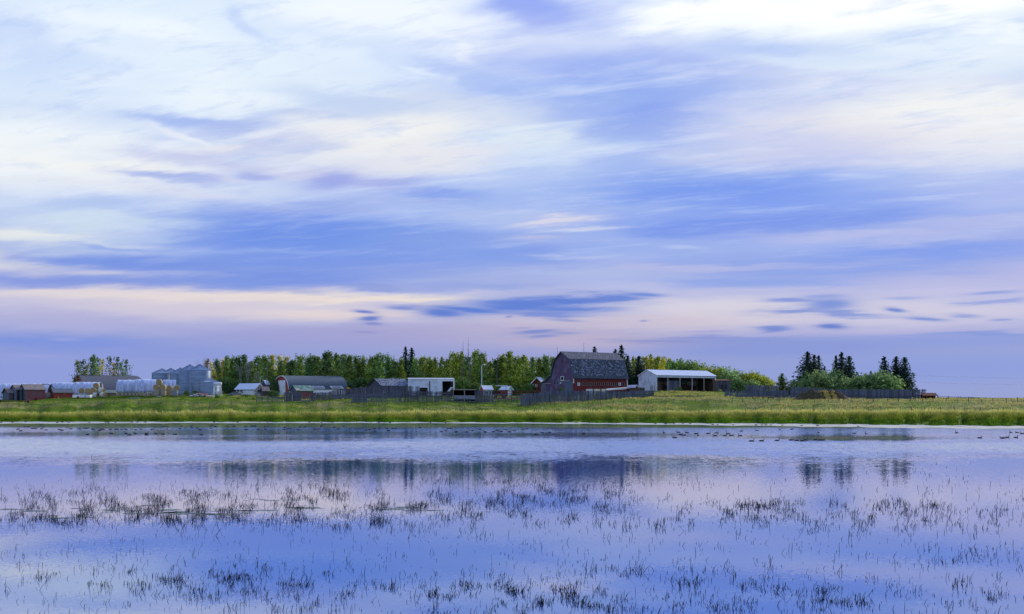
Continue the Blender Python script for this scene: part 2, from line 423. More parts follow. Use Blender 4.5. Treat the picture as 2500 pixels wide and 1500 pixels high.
def mat(name, c1, c2=None, scale=(1, 1, 1), ns=1.0, rough=0.85, metal=0.0, detail=5, lo=0.35, hi=0.65, c3=None, s3=0.3, tint=0.0, bump=0.0, spec=0.3):
    """base colour from two or three colours mixed by noise in the object's own space; tint varies it from object to object"""
    m, t, b = newmat(name)
    b.inputs['Roughness'].default_value = rough
    b.inputs['Metallic'].default_value = metal
    b.inputs['Specular IOR Level'].default_value = spec
    if c2 is None:
        c2 = tuple(v * 0.8 for v in c1)
    tcn = t.nodes.new('ShaderNodeTexCoord')
    mp = t.nodes.new('ShaderNodeMapping'); mp.inputs['Scale'].default_value = scale
    t.links.new(tcn.outputs['Object'], mp.inputs[0])
    nz = t.nodes.new('ShaderNodeTexNoise'); nz.inputs['Scale'].default_value = ns; nz.inputs['Detail'].default_value = detail
    nz.inputs['Roughness'].default_value = 0.65
    t.links.new(mp.outputs[0], nz.inputs['Vector'])
    rp = t.nodes.new('ShaderNodeValToRGB')
    rp.color_ramp.elements[0].position = lo; rp.color_ramp.elements[0].color = (*c1, 1)
    rp.color_ramp.elements[1].position = hi; rp.color_ramp.elements[1].color = (*c2, 1)
    t.links.new(nz.outputs[0], rp.inputs[0])
    out = rp.outputs[0]
    if c3 is not None:
        n3 = t.nodes.new('ShaderNodeTexNoise'); n3.inputs['Scale'].default_value = s3; n3.inputs['Detail'].default_value = 6
        t.links.new(tcn.outputs['Object'], n3.inputs['Vector'])
        r3 = t.nodes.new('ShaderNodeValToRGB')
        r3.color_ramp.elements[0].position = 0.5; r3.color_ramp.elements[1].position = 0.62
        t.links.new(n3.outputs[0], r3.inputs[0])
        mx = t.nodes.new('ShaderNodeMix'); mx.data_type = 'RGBA'
        t.links.new(r3.outputs[0], mx.inputs[0]); t.links.new(out, mx.inputs[6]); mx.inputs[7].default_value = (*c3, 1)
        out = mx.outputs[2]
    if tint:
        oi = t.nodes.new('ShaderNodeObjectInfo')
        mr = t.nodes.new('ShaderNodeMapRange'); mr.inputs['To Min'].default_value = 1 - tint; mr.inputs['To Max'].default_value = 1 + tint
        t.links.new(oi.outputs['Random'], mr.inputs[0])
        vm = t.nodes.new('ShaderNodeVectorMath'); vm.operation = 'SCALE'
        t.links.new(out, vm.inputs[0]); t.links.new(mr.outputs[0], vm.inputs[3])
        out = vm.outputs[0]
    t.links.new(out, b.inputs['Base Color'])
    if bump:
        bp = t.nodes.new('ShaderNodeBump'); bp.inputs['Strength'].default_value = bump; bp.inputs['Distance'].default_value = 0.05
        t.links.new(nz.outputs[0], bp.inputs['Height']); t.links.new(bp.outputs[0], b.inputs['Normal'])
    return m

M = {}
M['grey_wood'] = mat('grey_wood', (0.055, 0.068, 0.105), (0.125, 0.148, 0.20), (6, 6, 0.6), 1.0, 0.9, tint=0.35)
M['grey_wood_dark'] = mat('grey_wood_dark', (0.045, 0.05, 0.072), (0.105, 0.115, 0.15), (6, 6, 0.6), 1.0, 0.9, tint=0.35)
M['brown_wood'] = mat('brown_wood', (0.06, 0.045, 0.04), (0.13, 0.10, 0.08), (3, 3, 0.6), 1.0, 0.9, tint=0.2)
M['pale_wood'] = mat('pale_wood', (0.30, 0.28, 0.25), (0.42, 0.40, 0.36), (3, 3, 0.6), 1.0, 0.85, tint=0.2)
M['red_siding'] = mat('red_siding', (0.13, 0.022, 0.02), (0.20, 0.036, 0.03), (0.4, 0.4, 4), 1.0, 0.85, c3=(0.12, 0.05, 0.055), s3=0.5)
M['red_weathered_skylit'] = mat('red_weathered_skylit', (0.13, 0.065, 0.12), (0.095, 0.085, 0.16), (0.5, 0.5, 5), 1.0, 0.9, c3=(0.17, 0.15, 0.24), s3=0.35)  # worn red, with bluish unsunned skylight put into the colour
M['red_paint'] = mat('red_paint', (0.27, 0.04, 0.03), (0.36, 0.06, 0.045), (3, 3, 0.5), 1.0, 0.7, c3=(0.22, 0.06, 0.05), s3=0.8)
M['red_peeling'] = mat('red_peeling', (0.26, 0.09, 0.085), (0.15, 0.12, 0.13), (4, 4, 0.5), 1.0, 0.9, c3=(0.30, 0.06, 0.05), s3=0.6)
M['shingle_grey'] = mat('shingle_grey', (0.036, 0.046, 0.068), (0.085, 0.10, 0.14), (1, 1, 1), 3.2, 0.9, c3=(0.05, 0.06, 0.062), s3=0.9, lo=0.4, hi=0.6)
M['shingle_pale'] = mat('shingle_pale', (0.14, 0.17, 0.24), (0.27, 0.31, 0.40), (1, 1, 1), 3.0, 0.85, tint=0.2)
M['shingle_dark'] = mat('shingle_dark', (0.036, 0.046, 0.075), (0.07, 0.085, 0.125), (1, 1, 1), 3.0, 0.9)
M['shingle_slate'] = mat('shingle_slate', (0.055, 0.078, 0.105), (0.11, 0.14, 0.175), (1, 1, 1), 3.0, 0.9)
M['green_roof'] = mat('green_roof', (0.05, 0.15, 0.12), (0.09, 0.22, 0.17), (1, 1, 1), 1.4, 0.85, c3=(0.22, 0.26, 0.28), s3=1.0)
M['brown_roof'] = mat('brown_roof', (0.14, 0.11, 0.10), (0.22, 0.19, 0.18), (1, 1, 1), 1.6, 0.9, c3=(0.20, 0.20, 0.22), s3=0.9)
M['white_paint'] = mat('white_paint', (0.80, 0.83, 0.88), (0.85, 0.87, 0.90), (1, 1, 0.4), 1.0, 0.6, c3=(0.66, 0.67, 0.70), s3=0.5)
M['white_metal'] = mat('white_metal', (0.60, 0.68, 0.80), (0.65, 0.72, 0.82), (4, 4, 0.3), 1.0, 0.55, spec=0.4, c3=(0.48, 0.52, 0.60), s3=0.5)
M['tin_roof'] = mat('tin_roof', (0.50, 0.58, 0.72), (0.58, 0.65, 0.78), (4, 1, 1), 1.0, 0.5, spec=0.5)
M['peeling_white'] = mat('peeling_white', (0.65, 0.66, 0.68), (0.10, 0.11, 0.14), (1, 1, 1.6), 1.6, 0.85, lo=0.42, hi=0.58)
M['galvanised'] = mat('galvanised', (0.15, 0.22, 0.34), (0.27, 0.37, 0.52), (0.25, 0.25, 2.2), 0.8, 0.38, metal=0.6, spec=0.5)
M['galv_roof'] = mat('galv_roof', (0.17, 0.24, 0.37), (0.27, 0.35, 0.49), (1, 1, 1), 1.0, 0.4, metal=0.5, spec=0.5)
M['steel'] = mat('steel', (0.36, 0.40, 0.44), (0.44, 0.47, 0.52), (1, 1, 1), 2.0, 0.5, metal=0.3)
M['rust'] = mat('rust', (0.13, 0.045, 0.03), (0.20, 0.08, 0.05), (1, 1, 1), 3.0, 0.9)
M['red_iron'] = mat('red_iron', (0.24, 0.05, 0.05), (0.17, 0.05, 0.05), (1, 1, 1), 3.0, 0.7)
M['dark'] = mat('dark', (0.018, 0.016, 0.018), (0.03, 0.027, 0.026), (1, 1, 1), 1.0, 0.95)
M['rubber'] = mat('rubber', (0.02, 0.02, 0.02), (0.03, 0.03, 0.03), (1, 1, 1), 1.0, 0.9)
M['tarp'] = mat('tarp', (0.30, 0.37, 0.56), (0.56, 0.63, 0.80), (1.8, 0.35, 0.35), 1.3, 0.5, spec=0.4, lo=0.4, hi=0.6)
M['straw'] = mat('straw', (0.30, 0.22, 0.10), (0.42, 0.32, 0.16), (2, 2, 2), 3.0, 0.95)
M['straw_grey'] = mat('straw_grey', (0.25, 0.23, 0.17), (0.36, 0.33, 0.24), (2, 2, 2), 3.0, 0.95)
M['net_wrap'] = mat('net_wrap', (0.40, 0.45, 0.42), (0.52, 0.55, 0.50), (2, 2, 6), 1.0, 0.6)
M['glass'] = mat('glass', (0.02, 0.025, 0.035), (0.03, 0.035, 0.05), (1, 1, 1), 1.0, 0.08, spec=0.6)
M['sky_light'] = mat('sky_light', (0.08, 0.10, 0.22), (0.12, 0.14, 0.26), (1, 1, 1), 1.0, 0.7, spec=0.2)
M['blue_drum'] = mat('blue_drum', (0.17, 0.20, 0.24), (0.24, 0.27, 0.31), (1, 1, 1), 2.0, 0.7)
M['yellow_paint'] = mat('yellow_paint', (0.5, 0.32, 0.05), None, rough=0.6)
M['pale_panel'] = mat('pale_panel', (0.50, 0.58, 0.56), (0.62, 0.66, 0.60), (0.6, 1, 1), 1.5, 0.6)
M['pale_yellow'] = mat('pale_yellow', (0.58, 0.57, 0.36), (0.62, 0.62, 0.50), (0.6, 1, 1), 1.5, 0.6)
M['purple_panel'] = mat('purple_panel', (0.075, 0.05, 0.12), (0.10, 0.07, 0.16), (1, 1, 1), 1.5, 0.7)
M['manure'] = mat('manure', (0.030, 0.026, 0.016), (0.085, 0.066, 0.028), (1, 1, 1), 1.6, 0.98)
M['ochre_straw'] = mat('ochre_straw', (0.40, 0.29, 0.06), (0.22, 0.16, 0.04), (1, 1, 1), 2.0, 0.98)
M['bark'] = mat('bark', (0.10, 0.09, 0.08), (0.20, 0.19, 0.18), (2, 2, 0.5), 2.0, 0.95)
M['pale_bark'] = mat('pale_bark', (0.20, 0.21, 0.22), (0.14, 0.15, 0.16), (1, 1, 3), 2.0, 0.9)
M['dead_wood'] = mat('dead_wood', (0.10, 0.085, 0.08), (0.16, 0.14, 0.14), (2, 2, 0.5), 2.0, 0.95)
M['car_paint'] = mat('car_paint', (0.12, 0.16, 0.20), (0.14, 0.18, 0.22), (1, 1, 1), 1.0, 0.3, spec=0.6)
M['stone'] = mat('stone', (0.36, 0.36, 0.36), (0.5, 0.5, 0.5), (1, 1, 1), 1.0, 0.9, tint=0.25)
M['wire'] = mat('wire', (0.12, 0.12, 0.12), None, rough=0.6)

def leafmat(name):
    """leaves take the tree's own colour (object colour) and vary from leaf to leaf"""
    m, t, b = newmat(name)
    oi = t.nodes.new('ShaderNodeObjectInfo')
    ge = t.nodes.new('ShaderNodeNewGeometry')
    mr = t.nodes.new('ShaderNodeMapRange'); mr.inputs['To Min'].default_value = 0.4; mr.inputs['To Max'].default_value = 1.7
    t.links.new(ge.outputs['Random Per Island'], mr.inputs[0])
    tcn = t.nodes.new('ShaderNodeTexCoord')
    nz = t.nodes.new('ShaderNodeTexNoise'); nz.inputs['Scale'].default_value = 0.55; nz.inputs['Detail'].default_value = 2
    t.links.new(tcn.outputs['Object'], nz.inputs['Vector'])
    mr2 = t.nodes.new('ShaderNodeMapRange'); mr2.inputs['From Min'].default_value = 0.3; mr2.inputs['From Max'].default_value = 0.7
    mr2.inputs['To Min'].default_value = 0.5; mr2.inputs['To Max'].default_value = 1.6
    t.links.new(nz.outputs[0], mr2.inputs[0])
    mu = t.nodes.new('ShaderNodeMath'); mu.operation = 'MULTIPLY'
    t.links.new(mr.outputs[0], mu.inputs[0]); t.links.new(mr2.outputs[0], mu.inputs[1])
    vm = t.nodes.new('ShaderNodeVectorMath'); vm.operation = 'SCALE'
    t.links.new(oi.outputs['Color'], vm.inputs[0]); t.links.new(mu.outputs[0], vm.inputs[3])
    t.links.new(vm.outputs[0], b.inputs['Base Color'])
    b.inputs['Roughness'].default_value = 0.8
    b.inputs['Specular IOR Level'].default_value = 0.15
    tr = t.nodes.new('ShaderNodeBsdfTranslucent'); t.links.new(vm.outputs[0], tr.inputs['Color'])
    ms = t.nodes.new('ShaderNodeMixShader'); ms.inputs[0].default_value = 0.42
    t.links.new(b.outputs[0], ms.inputs[1]); t.links.new(tr.outputs[0], ms.inputs[2])
    t.links.new(ms.outputs[0], t.nodes['Material Output'].inputs['Surface'])
    return m
M['leaf'] = leafmat('leaf')

def grassmat(name):
    m, t, b = newmat(name)
    at = t.nodes.new('ShaderNodeAttribute'); at.attribute_name = 'plant_colour'
    t.links.new(at.outputs['Color'], b.inputs['Base Color'])
    b.inputs['Roughness'].default_value = 0.85; b.inputs['Specular IOR Level'].default_value = 0.1
    tr = t.nodes.new('ShaderNodeBsdfTranslucent'); t.links.new(at.outputs['Color'], tr.inputs['Color'])
    ms = t.nodes.new('ShaderNodeMixShader'); ms.inputs[0].default_value = 0.42
    t.links.new(b.outputs[0], ms.inputs[1]); t.links.new(tr.outputs[0], ms.inputs[2])
    t.links.new(ms.outputs[0], t.nodes['Material Output'].inputs['Surface'])
    return m
M['grass'] = grassmat('grass_blades')

# ------------------------------------------------------------------ terrain
TX = [-900, 0, 300, 550, 880, 1300, 1530, 1850, 2000, 2250, 2500, 3400]
WATER_Y = [1037, 1035, 1034, 1033.2, 1033.2, 1034.2, 1036.2, 1040, 1042.5, 1045.5, 1047.5, 1050]
GRASS_Y = [1031, 1029.8, 1029.8, 1030, 1030.5, 1031.6, 1032.8, 1034, 1035.5, 1038, 1040.5, 1044]
TOP_Y = [1017, 1016, 1015, 1014.5, 1014, 1013, 1012.5, 1012, 1012, 1011.5, 1011, 1011]
MX = [-900, 0, 100, 200, 300, 500, 700, 900, 1100, 1250, 1400, 1600, 1750, 1900, 2100, 2300, 2500, 3400]
MID_Y = [992, 988, 986, 983, 980, 978, 984, 982.5, 983, 989, 985, 979, 977, 978, 979, 979, 979, 981]
BACK_Y = [980, 976, 973, 969.5, 967, 963, 965, 965, 966, 967, 962, 956, 956, 969, 971, 973, 973.5, 975]
BACK_D = 335.0

def terrain_rows(xp):
    wy = np.interp(xp, TX, WATER_Y); gy = np.interp(xp, TX, GRASS_Y); ty = np.interp(xp, TX, TOP_Y)
    dw = CAMZ * F / (wy - HZ)
    dg = np.maximum((CAMZ - 0.12) * F / (gy - HZ), dw + 4)
    u = (np.asarray(xp) - 1250) / 10.0
    dw = dw + 2.2 * np.sin(u * 0.31 + 1) + 1.3 * np.sin(u * 1.13)
    dg = np.maximum(dg + 2.4 * np.sin(u * 0.47) + 1.6 * np.sin(u * 1.37 + 2) + 0.7 * np.sin(u * 1.9 + 1), dw + 3)
    dt = dg + 12
    dm = dt + 0.42 * (BACK_D - dt)
    zt = CAMZ - (ty - HZ) * dt / F
    zm = CAMZ + (HZ - np.interp(xp, MX, MID_Y)) * dm / F
    zb = CAMZ + (HZ - np.interp(xp, MX, BACK_Y)) * BACK_D / F
    return dw, dg, dt, dm, zt, zm, zb

def ground(xw, yw):
    xw = np.asarray(xw, float); yw = np.asarray(yw, float)
    xp = np.clip(1250 + F * xw / np.maximum(yw, 1.0), -900, 3400)
    dw, dg, dt, dm, zt, zm, zb = terrain_rows(xp)
    ds = [dw - 40, dw, dg, dt, dm, np.full_like(dw, BACK_D), np.full_like(dw, 420.0), np.full_like(dw, 900.0), np.full_like(dw, 12000.0)]
    zs = [np.full_like(dw, -1.4), np.zeros_like(dw), np.full_like(dw, 0.12), zt, zm, zb, zb + 0.4, zb - 0.5, zb - 0.5]
    z = np.full_like(dw, -1.4)
    for i in range(len(ds) - 1):
        k = (yw >= ds[i]) & (yw < ds[i + 1] if i < len(ds) - 2 else yw >= ds[i])
        t = np.clip((yw - ds[i]) / np.maximum(ds[i + 1] - ds[i], 1e-6), 0, 1)
        z = np.where(k, zs[i] + (zs[i + 1] - zs[i]) * t, z)
    # gentle unevenness of the pasture
    bump = 0.10 * np.sin(xw * 0.21 + yw * 0.33) + 0.07 * np.sin(xw * 0.47 - yw * 0.26 + 1.3) + 0.05 * np.sin(xw * 0.93 + yw * 0.61 + 0.4)
    z = z + np.where((yw > dg + 3) & (yw < 700), bump, 0.0)
    return z
def gz(x, y):
    return float(ground(np.array([x]), np.array([y]))[0])

def build_ground():
    xs = np.concatenate([np.array([-9000., -5000, -3000, -2000, -1400, -1100]), np.arange(-900, 3401, 12.5), np.array([3600., 4000, 4800, 6000, 8000, 11000])])
    rows = []
    dw, dg, dt, dm, zt, zm, zb = terrain_rows(np.clip(xs, -900, 3400))
    def between(a, b, n):
        return [a + (b - a) * i / n for i in range(n)]
    big = np.full_like(dw, 1.0)
    rows += between(dw - 40, dw, 3) + between(dw, dg, 3) + between(dg, dt, 4) + between(dt, dm, 6) + between(dm, BACK_D * big, 8)
    rows += [BACK_D * big, 345 * big, 360 * big, 385 * big, 420 * big, 500 * big, 650 * big, 900 * big, 1500 * big, 3000 * big, 6000 * big, 12000 * big]
    Yg = np.array(rows)
    Xg = (xs - 1250)[None, :] * Yg / F
    Zg = ground(Xg, Yg)
    nr, nc = Zg.shape
    me = bpy.data.meshes.new('ground')
    vs = np.stack([Xg, Yg, Zg], -1).reshape(-1, 3)
    idx = np.arange(nr * nc).reshape(nr, nc)
    fs = np.stack([idx[:-1, :-1], idx[:-1, 1:], idx[1:, 1:], idx[1:, :-1]], -1).reshape(-1, 4)
    me.from_pydata(vs.tolist(), [], fs.tolist())
    me.polygons.foreach_set('use_smooth', [True] * len(me.polygons))
    m, t, b = newmat('pasture')
    b.inputs['Roughness'].default_value = 0.95; b.inputs['Specular IOR Level'].default_value = 0.05
    ge = t.nodes.new('ShaderNodeNewGeometry')
    def noise(sc, s, det=5):
        mp = t.nodes.new('ShaderNodeMapping'); mp.inputs['Scale'].default_value = sc
        t.links.new(ge.outputs['Position'], mp.inputs[0])
        n = t.nodes.new('ShaderNodeTexNoise'); n.inputs['Scale'].default_value = s; n.inputs['Detail'].default_value = det; n.inputs['Roughness'].default_value = 0.65
        t.links.new(mp.outputs[0], n.inputs['Vector']); return n.outputs[0]
    def ramp(f, els):
        r = t.nodes.new('ShaderNodeValToRGB')
        while len(r.color_ramp.elements) < len(els): r.color_ramp.elements.new(0.5)
        for e, (p, c) in zip(r.color_ramp.elements, els): e.position = p; e.color = (*c, 1)
        t.links.new(f, r.inputs[0]); return r.outputs[0]
    def mix(f, a, bb):
        x = t.nodes.new('ShaderNodeMix'); x.data_type = 'RGBA'
        t.links.new(f, x.inputs[0]); t.links.new(a, x.inputs[6])
        if isinstance(bb, tuple): x.inputs[7].default_value = (*bb, 1)
        else: t.links.new(bb, x.inputs[7])
        return x.outputs[2]
    c = ramp(noise((0.6, 1, 1), 0.35, 6), [(0.34, (0.04, 0.08, 0.012)), (0.5, (0.09, 0.155, 0.014)), (0.66, (0.17, 0.23, 0.02))])
    # dry patches, more of them towards +x
    dry = ramp(noise((0.25, 0.6, 1), 0.12, 5), [(0.52, (0, 0, 0)), (0.66, (1, 1, 1))])
    c = mix(dry, c, (0.26, 0.22, 0.09))
    dirt = ramp(noise((0.4, 0.8, 1), 0.22, 4), [(0.64, (0, 0, 0)), (0.72, (1, 1, 1))])
    c = mix(dirt, c, (0.09, 0.075, 0.045))
    # mud flat by the water: everything below 0.14 m
    sz = t.nodes.new('ShaderNodeSeparateXYZ'); t.links.new(ge.outputs['Position'], sz.inputs[0])
    mr = t.nodes.new('ShaderNodeMapRange'); mr.inputs['From Min'].default_value = 0.10; mr.inputs['From Max'].default_value = 0.24
    mr.inputs['To Min'].default_value = 1; mr.inputs['To Max'].default_value = 0
    t.links.new(sz.outputs[2], mr.inputs[0])
    mud = ramp(noise((0.3, 0.5, 1), 0.8, 6), [(0.36, (0.20, 0.20, 0.18)), (0.52, (0.42, 0.44, 0.42)), (0.7, (0.60, 0.62, 0.60))])
    c = mix(mr.outputs[0], c, mud)
    t.links.new(c, b.inputs['Base Color'])
    me.materials.append(m)
    struct(link('ground', me))
build_ground()

# ------------------------------------------------------------------ water
def build_water():
    # a sheet that reaches under the mud flat on the far side and well past the camera on the near side
    xs = [-9000, -3000, -1200, -700, -400, -200, 0, 200, 400, 700, 1200, 3000, 9000]
    ys = [-600, -200, -60, 0, 30, 60, 100, 150, 200, 262]
    vs = [(x, y, 0.0) for y in ys for x in xs]
    n = len(xs)
    fs = [(j * n + i, j * n + i + 1, (j + 1) * n + i + 1, (j + 1) * n + i) for j in range(len(ys) - 1) for i in range(n - 1)]
    me = bpy.data.meshes.new('pond_water'); me.from_pydata(vs, [], fs)
    m, t, b = newmat('water')
    b.inputs['Base Color'].default_value = (0.010, 0.070, 0.30, 1)
    b.inputs['IOR'].default_value = 1.42
    b.inputs['Roughness'].default_value = 0.015
    b.inputs['Specular IOR Level'].default_value = 0.5
    ge = t.nodes.new('ShaderNodeNewGeometry')
    pos = ge.outputs['Position']
    sp = t.nodes.new('ShaderNodeSeparateXYZ'); t.links.new(pos, sp.inputs[0])
    def mathn(op, a, bb=None, cc=None, clamp=False):
        x = t.nodes.new('ShaderNodeMath'); x.operation = op; x.use_clamp = clamp
        for i, v in enumerate((a, bb, cc)):
            if v is None: continue
            if isinstance(v, (int, float)): x.inputs[i].default_value = v
            else: t.links.new(v, x.inputs[i])
        return x.outputs[0]
    def noise(sc, s, det, off=0):
        mp = t.nodes.new('ShaderNodeMapping'); mp.inputs['Scale'].default_value = sc; mp.inputs['Location'].default_value = (off, off, off)
        t.links.new(pos, mp.inputs[0])
        q = t.nodes.new('ShaderNodeTexNoise'); q.inputs['Scale'].default_value = s; q.inputs['Detail'].default_value = det
        t.links.new(mp.outputs[0], q.inputs['Vector']); return q
    # how ruffled the surface is, by distance across the pond (a breeze in a band in the middle, glassy near the reeds)
    wob = noise((0.05, 0.04, 1), 1.0, 4)
    yy = mathn('ADD', sp.outputs[1], mathn('MULTIPLY_ADD', wob.outputs[0], 44.0, -22.0))
    fc = t.nodes.new('ShaderNodeFloatCurve')
    pts = WATER_CURVE
    cv = fc.mapping.curves[0]
    while len(cv.points) < len(pts): cv.points.new(0.5, 0.5)
    for p, (d, a) in zip(cv.points, pts):
        p.location = (d / 300.0, a); p.handle_type = 'AUTO_CLAMPED'
    fc.mapping.update()
    t.links.new(mathn('DIVIDE', yy, 300.0, clamp=True), fc.inputs['Value'])
    ampl = fc.outputs[0]
    # slicks of still water: long thin lenses
    for (xp, yp, rx, ry, st) in SLICKS:
        D = CAMZ * F / (yp - HZ)
        cx = X_(xp, D); rxw = rx * D / F; ryw = ry * D * D / (F * CAMZ)
        ax = mathn('MULTIPLY_ADD', sp.outputs[0], 1 / rxw, -cx / rxw)
        ay = mathn('MULTIPLY_ADD', sp.outputs[1], 1 / ryw, -D / ryw)
        r2 = mathn('MULTIPLY_ADD', ax, ax, mathn('MULTIPLY', ay, ay))
        k = mathn('DIVIDE', st, mathn('MULTIPLY_ADD', r2, r2, 1.0))
        ampl = mathn('MULTIPLY', ampl, mathn('SUBTRACT', 1.0, k))
    # thin wind lanes
    lane = noise((0.006, 0.05, 1), 1.0, 3, 9)
    ampl = mathn('MULTIPLY', ampl, mathn('MULTIPLY_ADD', lane.outputs[0], 1.6, 0.2))
    r1 = noise((2.0, 3.4, 1), 1.3, 2)
    r2_ = noise((0.8, 1.2, 1), 1.0, 2, 3)
    def cen(q, k):
        v = t.nodes.new('ShaderNodeVectorMath'); v.operation = 'SUBTRACT'; t.links.new(q.outputs['Color'], v.inputs[0]); v.inputs[1].default_value = (0.5, 0.5, 0.5)
        w = t.nodes.new('ShaderNodeVectorMath'); w.operation = 'SCALE'; t.links.new(v.outputs[0], w.inputs[0]); w.inputs[3].default_value = k
        return w.outputs[0]
    ad = t.nodes.new('ShaderNodeVectorMath'); ad.operation = 'ADD'
    t.links.new(cen(r1, 0.62), ad.inputs[0]); t.links.new(cen(r2_, 0.30), ad.inputs[1])
    ml = t.nodes.new('ShaderNodeVectorMath'); ml.operation = 'MULTIPLY'; t.links.new(ad.outputs[0], ml.inputs[0]); ml.inputs[1].default_value = (0.5, 1, 0)
    sl = t.nodes.new('ShaderNodeVectorMath'); sl.operation = 'SCALE'; t.links.new(ml.outputs[0], sl.inputs[0]); t.links.new(ampl, sl.inputs[3])
    an = t.nodes.new('ShaderNodeVectorMath'); an.operation = 'ADD'; t.links.new(sl.outputs[0], an.inputs[0]); bi = t.nodes.new('ShaderNodeCombineXYZ'); bi.inputs[2].default_value = 1.0
    t.links.new(mathn('MULTIPLY', mathn('MULTIPLY', ampl, -0.125), mathn('MULTIPLY_ADD', yy, 1 / 30.0, -78 / 30.0, clamp=True)), bi.inputs[1])      # wave faces that show lean towards the near shore
    t.links.new(bi.outputs[0], an.inputs[1])
    # a fine shiver over the still water, too small to see as waves: it draws reflections out downwards
    r3 = noise((11.0, 11.0, 1), 1.0, 1, 6)
    s3 = t.nodes.new('ShaderNodeSeparateColor'); t.links.new(r3.outputs['Color'], s3.inputs[0])
    c3 = t.nodes.new('ShaderNodeCombineXYZ')
    t.links.new(mathn('MULTIPLY', mathn('SUBTRACT', s3.outputs[0], 0.5), 0.012), c3.inputs[0])
    t.links.new(mathn('MULTIPLY', mathn('SUBTRACT', s3.outputs[1], 0.5), mathn('MULTIPLY', sp.outputs[1], 0.00055, clamp=True)), c3.inputs[1])
    sl2 = t.nodes.new('ShaderNodeVectorMath'); sl2.operation = 'ADD'; t.links.new(sl.outputs[0], sl2.inputs[0]); t.links.new(c3.outputs[0], sl2.inputs[1])
    t.links.new(sl2.outputs[0], an.inputs[0])
    nn = t.nodes.new('ShaderNodeVectorMath'); nn.operation = 'NORMALIZE'; t.links.new(an.outputs[0], nn.inputs[0])
    t.links.new(nn.outputs[0], b.inputs['Normal'])
    gl = t.nodes.new('ShaderNodeBsdfGlossy'); gl.inputs['Roughness'].default_value = 0.015; gl.inputs['Color'].default_value = (0.96, 0.97, 1.0, 1)
    t.links.new(nn.outputs[0], gl.inputs['Normal'])
    mw = t.nodes.new('ShaderNodeMixShader'); mw.inputs[0].default_value = 0.26
    t.links.new(b.outputs[0], mw.inputs[1]); t.links.new(gl.outputs[0], mw.inputs[2])
    t.links.new(mw.outputs[0], t.nodes['Material Output'].inputs['Surface'])
    me.materials.append(m)
    struct(link('pond_water', me))
WATER_CURVE = [(0, 0.008), (40, 0.008), (66, 0.010), (80, 0.03), (90, 0.13), (100, 0.40), (113, 0.72), (124, 0.75), (140, 0.55), (160, 0.32), (185, 0.34), (205, 0.28), (222, 0.08), (300, 0.03)]
SLICKS = [(150, 1060, 420, 6, .8), (560, 1074, 330, 7, .75), (440, 1052, 260, 3, .5), (2060, 1071, 240, 6, .8), (2330, 1072, 260, 8, .5), (1480, 1061, 220, 4, .6), (1150, 1062, 260, 4, .4), (700, 1058, 260, 5, .5)]
build_water()

# ------------------------------------------------------------------ grass (one object per kind of growth; nobody could count it)
def blades(name, X, Y, H, Wd, base, tip, lean, label, split=0.55):
    """X, Y, H, Wd arrays; base and tip are (n, 3) colours; each blade is a bent two-piece strip"""
    n = len(X)
    Z = ground(X, Y) - 0.08
    az_ = rng.uniform(-0.9, 0.9, n)
    wx, wy = np.cos(az_) * Wd / 2, np.sin(az_) * Wd / 2
    la = rng.uniform(0, 2 * np.pi, n); ll = lean * H * rng.uniform(0.2, 1, n)
    lx, ly = np.cos(la) * ll, np.sin(la) * ll * 0.5
    P = np.zeros((n, 5, 3))
    P[:, 0] = np.stack([X - wx, Y - wy, Z], -1); P[:, 1] = np.stack([X + wx, Y + wy, Z], -1)
    mx, my, mz = X + lx * 0.35, Y + ly * 0.35, Z + H * split
    P[:, 2] = np.stack([mx + wx * 0.8, my + wy * 0.8, mz], -1); P[:, 3] = np.stack([mx - wx * 0.8, my - wy * 0.8, mz], -1)
    P[:, 4] = np.stack([X + lx, Y + ly, Z + H], -1)
    me = bpy.data.meshes.new(name)
    me.vertices.add(n * 5); me.vertices.foreach_set('co', P.reshape(-1))
    o = np.arange(n) * 5
    loops = np.stack([o, o + 1, o + 2, o + 3, o + 3, o + 2, o + 4], -1).reshape(-1)
    me.loops.add(n * 7); me.loops.foreach_set('vertex_index', loops)
    me.polygons.add(n * 2)
    st = np.stack([np.arange(n) * 7, np.arange(n) * 7 + 4], -1).reshape(-1)
    me.polygons.foreach_set('loop_start', st)
    me.update(calc_edges=True)
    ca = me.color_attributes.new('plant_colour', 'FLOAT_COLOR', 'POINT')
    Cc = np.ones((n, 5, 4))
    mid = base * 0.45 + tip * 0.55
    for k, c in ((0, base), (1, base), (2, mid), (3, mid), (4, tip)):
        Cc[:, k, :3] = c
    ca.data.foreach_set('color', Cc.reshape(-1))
    me.materials.append(M['grass'])
    ob = link(name, me)
    ob['kind'] = 'stuff'; ob['label'] = label
    return ob

def fbm(x, y, s):
    return np.array([mnoise.noise((a * s, b * s, 1.7)) for a, b in zip(x, y)])

def jitter(c, n, k=0.25):
    return np.clip(np.array(c)[None, :] * (1 + rng.uniform(-k, k, (n, 1))) * (1 + rng.uniform(-0.1, 0.1, (n, 3))), 0, 1)

def scatter(n, x0, x1, lo, hi):
    """points by photograph column; lo/hi pick the depth range out of terrain_rows"""
    xp = rng.uniform(x0, x1, n)
    rows = terrain_rows(xp)
    a, b_ = lo(rows), hi(rows)
    Y = a + (b_ - a) * rng.uniform(0, 1, n)
    return X_(xp, Y), Y

